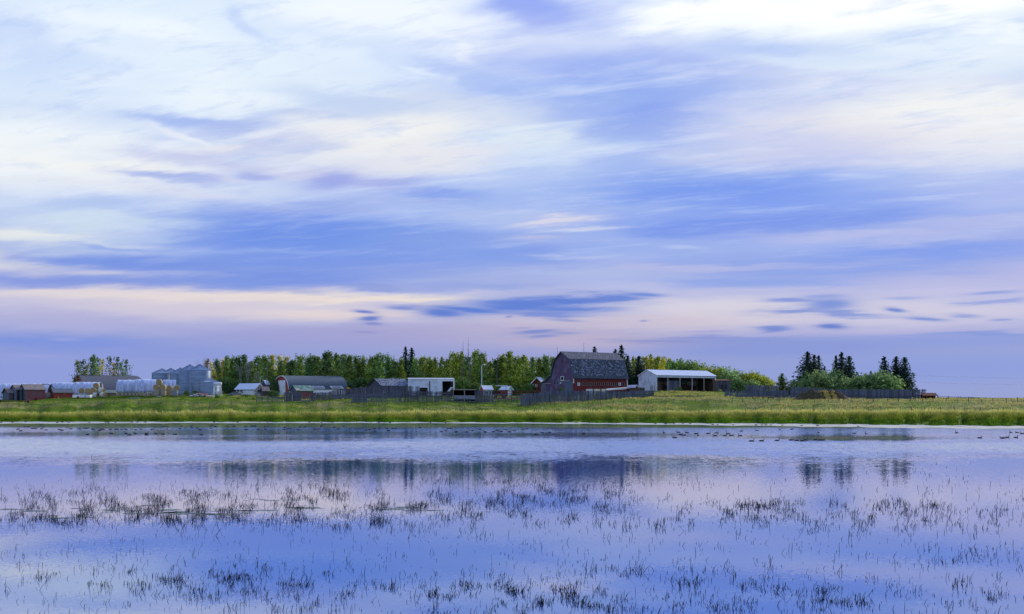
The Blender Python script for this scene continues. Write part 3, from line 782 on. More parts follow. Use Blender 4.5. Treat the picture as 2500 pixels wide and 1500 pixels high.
# low green growth at the edge of the mud
n = 30000
X, Y = scatter(n, -150, 2650, lambda r: r[1] - 1.2, lambda r: r[1] + 6)
f = fbm(X, Y, 0.15)
edge = (f > -0.45)
X, Y, f = X[edge], Y[edge], f[edge]; n = len(X)
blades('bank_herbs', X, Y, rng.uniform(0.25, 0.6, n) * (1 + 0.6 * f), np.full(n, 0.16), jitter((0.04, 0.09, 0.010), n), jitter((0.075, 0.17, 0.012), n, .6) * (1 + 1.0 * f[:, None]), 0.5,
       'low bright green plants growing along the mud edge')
# tall grass on the bank, green at the foot and straw coloured at the seed heads
n = 46000
X, Y = scatter(n, -150, 2650, lambda r: r[1] + 4, lambda r: r[2] + 3)
dgv = terrain_rows(np.clip(1250 + F * X / Y, -900, 3400))[1]
q = np.clip((Y - dgv - 4) / 11, 0, 1)
f = fbm(X, Y, 0.10)
q3 = (q ** 2.2)[:, None]
tip = jitter((0.17, 0.225, 0.014), n, .6) * (1 - q3) + jitter((0.88, 0.80, 0.27), n) * q3
tip = np.clip(tip * (1 + 0.35 * f[:, None]), 0, 1)
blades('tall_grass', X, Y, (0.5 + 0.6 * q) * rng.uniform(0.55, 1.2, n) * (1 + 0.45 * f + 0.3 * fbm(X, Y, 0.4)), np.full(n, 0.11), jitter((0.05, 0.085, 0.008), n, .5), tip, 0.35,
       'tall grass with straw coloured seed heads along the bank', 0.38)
# pasture grass, with dry tufts that get thicker to the right
n = 60000
X, Y = scatter(n, -150, 2650, lambda r: r[2] + 2, lambda r: r[2] * 0 + 336)
xp = 1250 + F * X / Y
f = fbm(X * 0.5, Y, 0.09); f2 = fbm(X, Y, 0.35)
dryp = np.clip((xp - 1250) / 700, 0, 1) * 0.5
dry = ((f + 0.25 * f2 + dryp * 0.9) > 0.36)[:, None]
brown = ((f2 - f * 0.5 + dryp * 0.3) > 0.42)[:, None]
base = np.where(dry, jitter((0.14, 0.14, 0.04), n), jitter((0.075, 0.14, 0.010), n, .4))
tip = np.where(dry, jitter((0.60, 0.53, 0.18), n, .4), jitter((0.12, 0.20, 0.012), n, .5))
tip = np.where(brown & ~dry, jitter((0.11, 0.085, 0.04), n), tip)
H = np.where(dry[:, 0], rng.uniform(0.25, 0.6, n), rng.uniform(0.12, 0.30, n))
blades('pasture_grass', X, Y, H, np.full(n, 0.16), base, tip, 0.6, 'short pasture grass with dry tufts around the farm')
# pale seeding weeds in patches
n = 9000
X, Y = scatter(n, -100, 2600, lambda r: r[2] + 3, lambda r: r[3] + 8)
f = fbm(X * 0.6, Y, 0.16); xp = 1250 + F * X / Y
k = f + np.clip((xp - 900) / 2200, -0.2, 0.5) > 0.30
X, Y = X[k], Y[k]; n = len(X)
blades('seeding_weeds', X, Y, rng.uniform(0.4, 0.8, n), np.full(n, 0.10), jitter((0.07, 0.07, 0.03), n), jitter((0.50, 0.47, 0.36), n, .3), 0.3, 'brown weeds with pale seed heads in the pasture', 0.7)

# ------------------------------------------------------------------ trees
def leaf_mesh(name, pts, size, flat=0.0):
    """many small leaf-clump faces at the given points"""
    pts = np.asarray(pts); n = len(pts)
    a = rng.normal(size=(n, 3)); a /= np.linalg.norm(a, axis=1)[:, None]
    a[:, 2] *= (1 - flat)
    b = rng.normal(size=(n, 3)); b -= a * (a * b).sum(1)[:, None] / np.maximum((a * a).sum(1)[:, None], 1e-6)
    b /= np.linalg.norm(b, axis=1)[:, None]
    a /= np.linalg.norm(a, axis=1)[:, None]
    s = (np.asarray(size) * rng.uniform(0.6, 1.3, n))[:, None] / 2
    V = np.stack([pts - a * s, pts + b * s * 0.7, pts + a * s, pts - b * s * 0.7], 1).reshape(-1, 3)
    me = bpy.data.meshes.new(name)
    me.vertices.add(n * 4); me.vertices.foreach_set('co', V.reshape(-1))
    me.loops.add(n * 4); me.loops.foreach_set('vertex_index', np.arange(n * 4))
    me.polygons.add(n); me.polygons.foreach_set('loop_start', np.arange(n) * 4)
    me.update(calc_edges=True)
    me.materials.append(M['leaf'])
    return me

def trunk_mesh(h, r, limbs, m, lean=0.0):
    mb = MB()
    n = 6
    pts = [(lean * h * (i / n) ** 2 + 0.12 * math.sin(i * 1.7), 0.1 * math.cos(i * 2.1), h * i / n) for i in range(n + 1)]
    mb.tube(pts, [r * (1 - 0.88 * i / n) for i in range(n + 1)], 6)
    for (z, a, l, up) in limbs:
        p = Vector((lean * h * (z / h) ** 2, 0, z))
        d = Vector((math.cos(a), math.sin(a), up)).normalized()
        q = p + d * l * 0.55 + Vector((0, 0, 0.04 * l)); e = p + d * l + Vector((0, 0, 0.15 * l))
        rr = max(r * (1 - z / h) * 0.5, 0.03)
        mb.tube([p, q, e], [rr, rr * 0.6, rr * 0.2], 4, caps=False)
    return mb.mesh('trunk', [m], True)

REFH = 14.0
def poplar(seed, width=2.4, low=0.06, n_cl=46, sparse=1.5, top=1.0):
    """upright crown of many leaf clumps with a pointed, broken top; 14 m high"""
    r = np.random.default_rng(seed)
    P = []; limbs = []
    for i in range(n_cl):
        t = low + (0.97 - low) * (i + r.uniform(0, 1)) / n_cl
        env = math.sin(math.pi * min(1, (t - low * 0.6) ** 0.75 * 0.93 + 0.05)) ** 0.8 * (1 - 0.35 * t)
        a = r.uniform(0, 2 * math.pi); rad = width * env * r.uniform(0.25, 1.0)
        c = np.array([math.cos(a) * rad, math.sin(a) * rad, t * REFH])
        sz = (0.55 + 0.75 * env) * r.uniform(0.7, 1.25)
        k = int(30 * sparse * sz)
        q = r.normal(size=(k, 3)) * np.array([0.42, 0.42, 0.62]) * sz
        P.append(c + q)
        if i % 3 == 0:
            limbs.append((max(t * REFH - rad * 0.9, 0.6), a, rad, 0.8))
    # leader shoots at the top
    for j in range(int(3 * top) + 1):
        x, y = r.normal(size=2) * 0.45
        h0 = REFH * r.uniform(0.86, 0.93); h1 = REFH * r.uniform(0.97, 1.04)
        k = 16
        P.append(np.stack([np.full(k, x), np.full(k, y), np.linspace(h0, h1, k)], -1) + r.normal(size=(k, 3)) * 0.16)
    P = np.concatenate(P); P[:, 2] = np.maximum(P[:, 2], 0.25)
    return leaf_mesh('crown', P, np.full(len(P), 0.50)), trunk_mesh(REFH * 0.93, 0.20, limbs, M['bark'])

def spruce(seed, base=4.0, gap=1.0):
    r = np.random.default_rng(seed)
    P = []
    z = 0.5
    while z < REFH - 0.25:
        t = z / REFH
        rad = base * (1 - t) ** 0.78 * r.uniform(0.75, 1.15) + 0.12
        nb = max(5, int(7 + rad * 2.8))
        a0 = r.uniform(0, 6.28)
        for k in range(nb):
            a = a0 + 2 * math.pi * k / nb + r.uniform(-0.3, 0.3)
            L = rad * r.uniform(0.65, 1.12)
            m = max(3, int(L / 0.22))
            s = np.linspace(0.12, 1, m)
            drop = -0.30 * L * s + 0.16 * L * s ** 3
            q = np.stack([math.cos(a) * L * s, math.sin(a) * L * s, z + drop], -1) + r.normal(size=(m, 3)) * np.array([0.16, 0.16, 0.10]) * (0.5 + s[:, None])
            P.append(q)
        z += (0.36 + 0.16 * (1 - t)) * gap
    k = 14
    P.append(np.stack([np.zeros(k), np.zeros(k), np.linspace(REFH - 1.2, REFH, k)], -1) + r.normal(size=(k, 3)) * 0.06)
    P = np.concatenate(P); P[:, 2] = np.maximum(P[:, 2], 0.2)
    return leaf_mesh('crown', P, np.full(len(P), 0.58), 0.45), trunk_mesh(REFH * 0.97, 0.24, [], M['bark'])

def willow(seed, wide=1.0):
    """round many-lobed bush-like crown, 14 units high before scaling"""
    r = np.random.default_rng(seed)
    P = []; limbs = []
    for i in range(52):
        a = r.uniform(0, 2 * math.pi); e = math.asin(r.uniform(-0.15, 1.0))
        R0 = r.uniform(0.55, 1.0)
        c = np.array([math.cos(a) * math.cos(e) * 6.4 * R0 * wide, math.sin(a) * math.cos(e) * 6.4 * R0, 3.4 + max(math.sin(e), -0.3) * 9.2 * R0])
        sz = r.uniform(0.9, 1.7)
        P.append(c + r.normal(size=(int(30 * sz), 3)) * sz * np.array([0.8, 0.8, 0.75]))
        if i % 5 == 0:
            limbs.append((1.0 + r.uniform(0, 1.5), a, 6.0 * R0, 0.9))
    P.append(np.stack([r.uniform(-5.5, 5.5, 240) * wide, r.uniform(-5, 5, 240), r.uniform(0.2, 5, 240)], -1))
    P = np.concatenate(P); P[:, 2] = np.maximum(P[:, 2], 0.2)
    return leaf_mesh('crown', P, np.full(len(P), 0.95)), trunk_mesh(7.0, 0.45, limbs, M['bark'])

def snag(seed, fine=1.0, h=REFH):
    r = np.random.default_rng(seed)
    limbs = []
    for i in range(int(26 * fine)):
        z = h * r.uniform(0.35, 0.99)
        limbs.append((z, r.uniform(0, 6.28), r.uniform(0.4, 1.5) * (1.15 - z / h) * 1.6, r.uniform(-0.25, 0.35)))
    return trunk_mesh(h, 0.21, limbs, M['dead_wood'], 0.02)

def bare(seed, m, spread=1.0):
    """leafless broad tree: forks twice"""
    r = np.random.default_rng(seed)
    mb = MB()
    mb.tube([(0, 0, 0), (0.1, 0, 3), (0, 0.1, 6)], [0.2, 0.17, 0.13], 6)
    def fork(p, d, l, rad, k):
        q = p + d * l
        mb.tube([p, p + d * l * 0.5 + Vector(r.normal(size=3)) * 0.06 * l, q], [rad, rad * 0.8, rad * 0.5], 4, caps=False)
        if k:
            for _ in range(3):
                e = (d + Vector(r.normal(size=3)) * 0.42 * spread); e.z = abs(e.z) + 0.25
                fork(q, e.normalized(), l * r.uniform(0.55, 0.8), rad * 0.55, k - 1)
    for _ in range(6):
        z = r.uniform(3, 6); a = r.uniform(0, 6.28)
        fork(Vector((0, 0, z)), Vector((math.cos(a) * 0.5 * spread, math.sin(a) * 0.5 * spread, 1)).normalized(), r.uniform(2.2, 3.2), 0.09, 3)
    return mb.mesh('trunk', [m], True)

POPLARS = [poplar(s, w, l, n, sp) for s, w, l, n, sp in ((1, 2.5, .05, 50, 1.1), (2, 2.2, .05, 46, 1.1), (3, 2.8, .06, 54, 1.0), (4, 2.0, .08, 44, 1.0), (5, 2.5, .05, 52, 1.1), (6, 2.3, .10, 40, .8))]
THIN_POPLARS = [poplar(s, w, l, n, sp) for s, w, l, n, sp in ((11, 1.9, .10, 26, .75), (12, 1.7, .14, 22, .8), (13, 2.2, .12, 28, .65))]
SPRUCES = [spruce(21), spruce(22, 4.4), spruce(23, 3.6, 1.1)]
WILLOWS = [willow(31), willow(32, 1.25), willow(33, 0.9)]
SNAGS = [snag(41), snag(42, 0.6), snag(43, 1.3)]
BARES = [bare(51, M['dead_wood']), bare(52, M['pale_bark'], 0.6)]

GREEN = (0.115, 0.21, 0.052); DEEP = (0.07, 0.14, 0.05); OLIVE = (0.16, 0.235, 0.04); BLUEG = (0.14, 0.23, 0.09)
YELLOW = (0.48, 0.42, 0.03); YGREEN = (0.26, 0.30, 0.03); ORANGE = (0.45, 0.28, 0.03); SPR = (0.028, 0.058, 0.042); WIL = (0.19, 0.30, 0.11); LARCH = (0.14, 0.19, 0.05)

TREES = []   # (kind, object, column) for the labels
tree_rng = random.Random(5)
def tree(kind, forms, xp, D, ytop, col, label, name='poplar_tree', cat='tree', wscale=1.0, group=None, ybase=None):
    x = X_(xp, D); z = gz(x, D)
    if ybase is not None: z = Z_(ybase, D)
    h = max(Z_(ytop, D) - z, 1.0)
    s = h / REFH
    o = thing(name, label, cat, (x, D, z - 0.1), tree_rng.uniform(0, 6.28), group)
    f = tree_rng.choice(forms)
    if isinstance(f, tuple):
        c = link('crown', f[0], o); t = link('trunk', f[1], o)
        c.scale = (wscale * s ** 0.5 if s > 0.55 else wscale * s, wscale * s ** 0.5 if s > 0.55 else wscale * s, s); t.scale = (s, s, s)
        k = tree_rng.uniform(0.82, 1.2)
        c.color = (col[0] * k * tree_rng.uniform(0.9, 1.12), col[1] * k, col[2] * k, 1)
    else:
        t = link('trunk', f, o); t.scale = (s * wscale, s * wscale, s)
    return o

def nm(col):
    return {GREEN: 'green', DEEP: 'dark green', OLIVE: 'olive green', BLUEG: 'grey green', YELLOW: 'golden yellow', YGREEN: 'yellow green', ORANGE: 'orange yellow', WIL: 'pale green', SPR: 'dark'}[col]

def landmark(xp):
    for a, w in ((205, 'the red shed with the dark roof'), (420, 'the hay stacks'), (535, 'the grain bins'), (575, 'the fuel tank'), (650, 'the white garage'), (850, 'the long arched barn'),
                 (920, 'the rail fences'), (1000, 'the speckled shingle shed'), (1115, 'the long white shed'), (1265, 'the tall yard lamp'), (1345, 'the red house'),
                 (1545, 'the big red barn'), (1760, 'the open white shed'), (1900, 'the dark plank shed'), (2600, 'the right hand plank fence')):
        if xp < a: return w

# skyline of the main belt: column, top row, colour
FRONT = [(492, 896, YELLOW), (505, 882, ORANGE), (520, 880, YELLOW), (533, 877, DEEP), (550, 872, GREEN), (566, 876, GREEN), (582, 872, GREEN), (598, 871, DEEP), (614, 878, BLUEG), (630, 871, GREEN), (648, 872, GREEN), (664, 880, GREEN),
         (682, 884, GREEN), (700, 884, BLUEG), (718, 876, DEEP), (734, 871, GREEN), (750, 873, GREEN), (768, 868, GREEN), (784, 876, BLUEG), (800, 862, DEEP), (818, 864, GREEN), (836, 868, BLUEG), (854, 866, GREEN), (872, 872, GREEN), (890, 871, OLIVE),
         (908, 870, GREEN), (926, 866, GREEN), (944, 872, GREEN), (962, 878, GREEN), (978, 876, OLIVE), (1012, 876, GREEN), (1030, 874, OLIVE), (1048, 878, OLIVE), (1066, 876, OLIVE), (1084, 876, OLIVE), (1104, 862, OLIVE), (1122, 860, OLIVE),
         (1142, 866, GREEN), (1158, 858, OLIVE), (1174, 864, GREEN), (1194, 882, OLIVE), (1210, 874, GREEN), (1228, 868, OLIVE), (1244, 863, OLIVE), (1262, 870, OLIVE), (1280, 868, OLIVE), (1298, 872, GREEN), (1316, 874, OLIVE), (1334, 872, GREEN), (1352, 876, GREEN),
         (1530, 880, DEEP), (1546, 874, YGREEN), (1575, 872, YGREEN), (1590, 870, YGREEN), (1604, 874, YGREEN), (1618, 876, YELLOW)]
BACK = []
for x0, x1 in ((528, 1372), (1524, 1640)):
    x = x0
    while x < x1:
        BACK.append(x); x += tree_rng.uniform(13, 19)
fx = [a for a, _, _ in FRONT]; fy = [b for _, b, _ in FRONT]
belt = []
for (xp, yt, c) in FRONT:
    belt.append(('front', xp + tree_rng.uniform(-4, 4), 362 + tree_rng.uniform(-5, 8), yt + tree_rng.uniform(-4, 5), c, 'thin' if c in (YELLOW, ORANGE) else 'full'))
for xp in BACK:
    yt = float(np.interp(xp, fx, fy)) + tree_rng.uniform(-4, 8)
    c = GREEN if xp < 980 else OLIVE
    if 660 < xp < 712: c, yt = YELLOW, 868 + tree_rng.uniform(-2, 4)
    elif 540 < xp < 572: c = tree_rng.choice((YGREEN, YELLOW))
    elif 608 < xp < 624: c = YELLOW
    elif xp > 1570: c = YELLOW if tree_rng.random() < 0.3 else YGREEN
    elif tree_rng.random() < 0.12: c = YGREEN
    belt.append(('back', xp, 388 + tree_rng.uniform(-8, 10), yt, c, 'full'))
x = 535
while x < 1345:
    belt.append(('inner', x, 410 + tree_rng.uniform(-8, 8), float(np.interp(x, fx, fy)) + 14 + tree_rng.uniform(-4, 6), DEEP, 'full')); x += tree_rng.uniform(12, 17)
belt.sort(key=lambda b: b[1])
count = {}
for row, xp, D, yt, c, form in belt:
    w = {'front': 'in front row', 'back': 'in second row', 'inner': 'in back row'}[row]
    lm = landmark(xp)
    key = (row, lm, nm(c)); count[key] = count.get(key, 0) + 1
    lab = f'{nm(c)} poplar, {ordinal(count[key] - 1)} from left {w} behind {lm}'
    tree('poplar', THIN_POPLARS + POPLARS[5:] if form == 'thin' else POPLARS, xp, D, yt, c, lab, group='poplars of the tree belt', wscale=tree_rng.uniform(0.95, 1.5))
# undergrowth along the foot of the belt
x = 540; k_ = {}
while x < 1345:
    lm = landmark(x); k_[lm] = k_.get(lm, 0) + 1
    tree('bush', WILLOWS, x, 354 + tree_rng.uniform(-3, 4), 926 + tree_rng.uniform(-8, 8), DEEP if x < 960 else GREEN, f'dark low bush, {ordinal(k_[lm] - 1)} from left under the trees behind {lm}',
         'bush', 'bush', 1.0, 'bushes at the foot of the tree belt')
    x += tree_rng.uniform(26, 36)

# loose group of poplars beyond the red shed with the dark roof, far left
for i, (xp, yt, c, f) in enumerate([(190, 881, OLIVE, POPLARS), (202, 880, DEEP, THIN_POPLARS), (211, 890, YELLOW, THIN_POPLARS), (221, 874, DEEP, THIN_POPLARS), (230, 868, GREEN, POPLARS), (241, 876, DEEP, THIN_POPLARS), (250, 880, YELLOW, THIN_POPLARS),
                                    (268, 873, DEEP, THIN_POPLARS), (277, 888, ORANGE, THIN_POPLARS), (289, 874, DEEP, THIN_POPLARS), (297, 886, GREEN, THIN_POPLARS), (310, 880, DEEP, THIN_POPLARS)]):
    tree('poplar', f, xp, 404 + (i % 3) * 6, yt, c, f'{nm(c)} poplar, {ordinal(i)} from left in the open clump above the dark shed roof', group='poplars in the far left clump', wscale=1.25, ybase=955)
# spruces
for (xp, yt, D, lab) in [(990, 846, 372, 'taller of the two dark spruces rising from the poplars above the long white shed'), (1005, 849, 376, 'shorter of the two dark spruces rising from the poplars above the long white shed'),
                         (1452, 845, 392, 'spruce tip standing above the middle of the big barn ridge'), (1502, 851, 396, 'smallest spruce tip above the right end of the big barn ridge'), (1517, 842, 384, 'tall spruce at the right end of the big barn roof'),
                         (1532, 868, 360, 'dark spruce close beside the right wall of the big barn'), (1560, 868, 358, 'broad dark spruce between the big barn and the open white shed')]:
    tree('spruce', SPRUCES, xp, D, yt, SPR, lab, 'spruce_tree', 'spruce', 1.0 if xp not in (1517, 1560) else 1.35, 'spruces in the tree belt')
for (xp, yt, lab, w) in [(1971, 858, 'tallest spruce of the left trio behind the plank fence, with long ragged branches', 1.3), (1988, 865, 'middle spruce of the left trio behind the plank fence', .85), (1999, 867, 'right hand spruce of the left trio behind the plank fence', .85), (2013, 893, 'small spruce tip right of the left spruce trio', .6),
                         (2041, 867, 'left spruce of the middle trio behind the plank fence', .8), (2055, 861, 'tallest spruce of the middle trio behind the plank fence', 1.1), (2073, 868, 'right hand spruce of the middle trio behind the plank fence', 1.1),
                         (2126, 905, 'tiny spruce tip above the pale willows', .6), (2159, 871, 'lone spruce standing left of the last pair of spruces', 1.15), (2188, 870, 'left of the last pair of spruces at the fence end', 1.05), (2208, 871, 'right of the last pair of spruces at the fence end', 1.2)]:
    tree('spruce', SPRUCES, xp, 352 + (xp % 7), yt, SPR, lab, 'spruce_tree', 'spruce', w * 1.22, 'spruces behind the right hand fence')
tree('larch', SPRUCES, 1909, 345, 911, LARCH, 'small yellowish conifer standing alone behind the gap in the plank fence', 'larch_tree', 'larch', 1.5)
# willows
for i, (xp, yt, c, w) in enumerate([(1938, 922, WIL, .8), (1957, 918, WIL, .7), (1985, 902, WIL, .8), (2002, 900, WIL, .75), (2020, 908, WIL, .9), (2035, 892, WIL, .8), (2046, 916, WIL, .9), (2068, 917, WIL, .9), (2090, 915, WIL, .9), (2107, 903, WIL, .8), (2120, 910, WIL, .9), (2140, 912, OLIVE, .9), (2158, 897, WIL, .85), (2170, 908, WIL, .8), (2181, 918, OLIVE, .8)]):
    tree('willow', WILLOWS, xp, 344 + (i % 3) * 4, yt, c, f'{nm(c)} willow, {ordinal(i)} from left along the back of the right hand plank fence', 'willow_tree', 'willow', w * 1.15, 'willows behind the right hand fence')
for i, (xp, yt, c, w) in enumerate([(1622, 880, GREEN, .8), (1640, 874, GREEN, .8), (1658, 870, GREEN, .85), (1676, 869, GREEN, .85), (1694, 873, GREEN, .8), (1708, 884, OLIVE, .8), (1726, 893, YGREEN, .8), (1744, 886, OLIVE, .8), (1762, 887, GREEN, .8), (1780, 897, WIL, .8), (1798, 898, WIL, .8), (1815, 906, GREEN, .8), (1829, 902, YGREEN, .7), (1845, 906, YGREEN, .8), (1862, 912, YGREEN, .7), (1800, 918, WIL, .9), (1770, 916, WIL, .9), (1745, 914, GREEN, .9), (1838, 920, WIL, .9)]):
    tree('willow', WILLOWS, xp, (368 if i < 15 else 362) + (i % 3) * 4, yt, c, f'{nm(c)} leafy tree, {ordinal(i)} in the row ' + ('behind the open white shed' if xp < 1750 else 'right of the open white shed'), 'willow_tree', 'willow', w * 1.1, 'leafy trees behind the open white shed')
# dead and bare trees
for (xp, yt, D, f, lab) in [(1129, 834, 358, SNAGS[1:2], 'shorter of two bare dead trunks towering over the poplars'), (1145, 825, 357, SNAGS[2:3], 'taller of two bare dead trunks towering over the poplars'), (1362, 846, 366, SNAGS[:1], 'thin dead trunk beside the left slope of the big barn roof'), (1352, 868, 362, SNAGS[1:2], 'short dead trunk at the left edge of the big barn roof'),
                         (1427, 836, 388, SNAGS[:1], 'dead tree top standing above the big barn ridge'), (1213, 858, 357, SNAGS[1:2], 'leaning dead trunk right of the tall yard lamp'), (1332, 868, 358, SNAGS[1:2], 'low dead trunk in the poplars above the red house'), (640, 866, 372, SNAGS[1:2], 'dead trunk rising over the white garage')]:
    tree('snag', f, xp, D, yt, None, lab, 'dead_tree', 'dead tree', 0.9, 'dead trees')
for (xp, yt, D, f, lab) in [(496, 866, 360, BARES[:1], 'leafless tree right of the tall grain bins'), (512, 866, 364, BARES[:1], 'second leafless tree beside the yellow poplars by the grain bins'), (588, 882, 351, BARES[1:], 'white barked leafless tree, left one behind the white garage'), (604, 878, 351, BARES[1:], 'white barked leafless tree, right one behind the white garage'),
                         (626, 898, 350, BARES[1:], 'pale thin birch right of the two white leafless trees'), (1875, 915, 350, BARES[:1], 'little leafless tree behind the tall end of the plank fence')]:
    tree('bare', f, xp, D, yt, None, lab, 'bare_tree', 'tree', 0.8, 'leafless trees')
# shrubs in the yard
for (xp, yt, D, c, w, yb, lab) in [(530, 962, 318, DEEP, .9, 975, 'dark round shrub in the pasture right of the rubble'), (455, 953, 330, OLIVE, 1.3, 964, 'low shrub at the foot of the tall grain bins, left one'), (478, 951, 331, OLIVE, 1.3, 963, 'low shrub at the foot of the tall grain bins, right one'),
                                   (600, 960, 325, GREEN, 1.6, 975, 'mound of green bush before the white garage'), (555, 968, 318, OLIVE, 1.5, 977, 'low olive bush left of the garage mound'), (582, 968, 317, OLIVE, 1.4, 977, 'low olive bush in front of the white garage'), (620, 968, 318, OLIVE, 1.2, 978, 'low bush at the left end of the slatted pens'),
                                   (663, 951, 326, DEEP, 1.0, 970, 'dark bush between the small shed and the arched barn'), (674, 954, 327, DEEP, .9, 970, 'dark bush before the white barn door'), (1370, 943, 322, DEEP, .9, 958, 'dark shrub growing at the gable wall of the big barn'), (1650, 943, 330, DEEP, .6, 955, 'small shrub, left one in the open white shed'), (1660, 942, 330, DEEP, .6, 955, 'small shrub, right one in the open white shed'),
                                   (1180, 934, 345, OLIVE, 1.3, 955, 'olive bush under the tall yard lamp'), (1203, 936, 345, OLIVE, 1.3, 955, 'olive bush behind the tractor canopy'), (1758, 951, 330, YGREEN, 1.2, 957, 'low yellow green bush at the right corner of the open white shed'), (850, 944, 345, ORANGE, .7, 958, 'small orange bush at the right end of the arched barn')]:
    tree('shrub', WILLOWS, xp, D, yt, c, lab, 'shrub', 'shrub', w, 'shrubs about the farmyard', ybase=yb)

# ------------------------------------------------------------------ buildings
class Fr:
    """local frame of a building: origin at its nearest ground corner, x along the long side, y into depth.
    side=+1: the long side runs to the right of that corner; side=-1: to the left (local x then runs negative)"""
    def __init__(self, xc, D, th, side=1, yb=None):
        self.cx, self.cy, self.th, self.side = X_(xc, D), D, R(th) * side, side
        self.c, self.s = math.cos(self.th), math.sin(self.th)
        self.z0 = gz(self.cx, self.cy) if yb is None else Z_(yb, D)
    @property
    def loc(self): return (self.cx, self.cy, self.z0)
    def along(self, xp):
        u = (xp - 1250) / F
        return (u * self.cy - self.cx) / (self.c - u * self.s)
    def deep(self, xp):
        u = (xp - 1250) / F
        return (u * self.cy - self.cx) / (-self.s - u * self.c)
    def w(self, lx, ly):
        return (self.cx + lx * self.c - ly * self.s, self.cy + lx * self.s + ly * self.c)
    def z(self, yp, lx=0.0, ly=0.0):
        return Z_(yp, self.w(lx, ly)[1]) - self.z0
    def thing(self, name, label, cat, group=None):
        return thing(name, label, cat, self.loc, self.th, group)

def window(parent, x0, x1, z0, z1, y, mframe, mglass, name='window', bars=(1, 1), axis='x', out=-1, fw=0.12):
    """frame proud of the wall with a recessed pane; on a wall along x at depth y, or along y at x=y"""
    fr = MB(); pn = MB()
    def bx(mb, a0, a1, b0, b1, d0, d1):
        d0, d1 = sorted((y + out * d0, y + out * d1))
        if axis == 'x': mb.box(a0, a1, d0, d1, b0, b1)
        else: mb.box(d0, d1, a0, a1, b0, b1)
    bx(fr, x0, x1, z0, z0 + fw, 0.003, 0.09); bx(fr, x0, x1, z1 - fw, z1, 0.003, 0.09)
    bx(fr, x0, x0 + fw, z0 + fw, z1 - fw, 0.003, 0.09); bx(fr, x1 - fw, x1, z0 + fw, z1 - fw, 0.003, 0.09)
    for i in range(1, bars[0]):
        c = x0 + (x1 - x0) * i / bars[0]; bx(fr, c - 0.03, c + 0.03, z0 + fw, z1 - fw, 0.003, 0.06)
    for i in range(1, bars[1]):
        c = z0 + (z1 - z0) * i / bars[1]; bx(fr, x0 + fw, x1 - fw, c - 0.03, c + 0.03, 0.003, 0.055)
    o = fr.build(name, mframe, parent)
    bx(pn, x0 + fw, x1 - fw, z0 + fw, z1 - fw, 0.004, 0.02)
    pn.build('pane', mglass, o)
    return o

def gable_house(name, label, cat, xc, D, th, side, x_far, x_gab, y_eave, y_ridge, walls, gab, roof, over=0.35, trim=None, yb=None, x_ridge=None, th_roof=0.14, group=None, seams=None):
    fr = Fr(xc, D, th, side, yb)
    o = fr.thing(name, label, cat, group)
    L = fr.along(x_far); Wd = fr.deep(x_gab)
    ry = Wd / 2 if x_ridge is None else fr.deep(x_ridge)
    he = fr.z(y_eave); hr = fr.z(y_ridge, 0, ry)
    x0, x1 = sorted((0, L))
    mb = MB()
    poly = [(0, -1.0), (Wd, -1.0), (Wd, he), (ry, hr), (0, he)]
    mb.prism(poly, x0, x1, 0, 1)
    mb.build('wall', [walls, gab], o)
    sl = (hr - he) / ry
    for nmn, a, b in (('f', (-over, he - over * sl), (ry, hr)), ('b', (ry, hr), (Wd + over, he - over * (hr - he) / (Wd - ry)))):
        r = MB()
        if nmn == 'f':
            pr = [(a[0], a[1] + 0.01), (b[0] - 0.01, b[1] + 0.01)]
        else:
            pr = [(a[0] + 0.01, a[1] + 0.01), (b[0], b[1] + 0.01)]
        r.strip(pr, x0 - over, x1 + over, th_roof)
        if seams:
            nsm = max(2, int((x1 - x0) / seams))
            for i in range(nsm + 1):
                xx = x0 - over + (x1 - x0 + 2 * over) * i / nsm
                d = Vector((0, pr[1][0] - pr[0][0], pr[1][1] - pr[0][1])).normalized(); nv = Vector((0, -d.z, d.y)) * (th_roof + 0.03)
                r.beam(Vector((xx, pr[0][0], pr[0][1])) + nv, Vector((xx, pr[1][0], pr[1][1])) + nv, 0.06, 0.06)
        r.build('roof', roof, o)
    if trim is not None:
        xe = -0.06 if side > 0 else 0.06
        t = MB()
        xg = x0 - over - 0.05 if side > 0 else x1 + over + 0.05
        t.beam((xg, -over, he - over * sl), (xg, ry, hr + 0.05), 0.10, 0.26); t.beam((xg, ry, hr + 0.05), (xg, Wd + over, he - over * sl), 0.10, 0.26)
        t.build('trim', trim, o)
    return fr, o, L, Wd, ry, he, hr

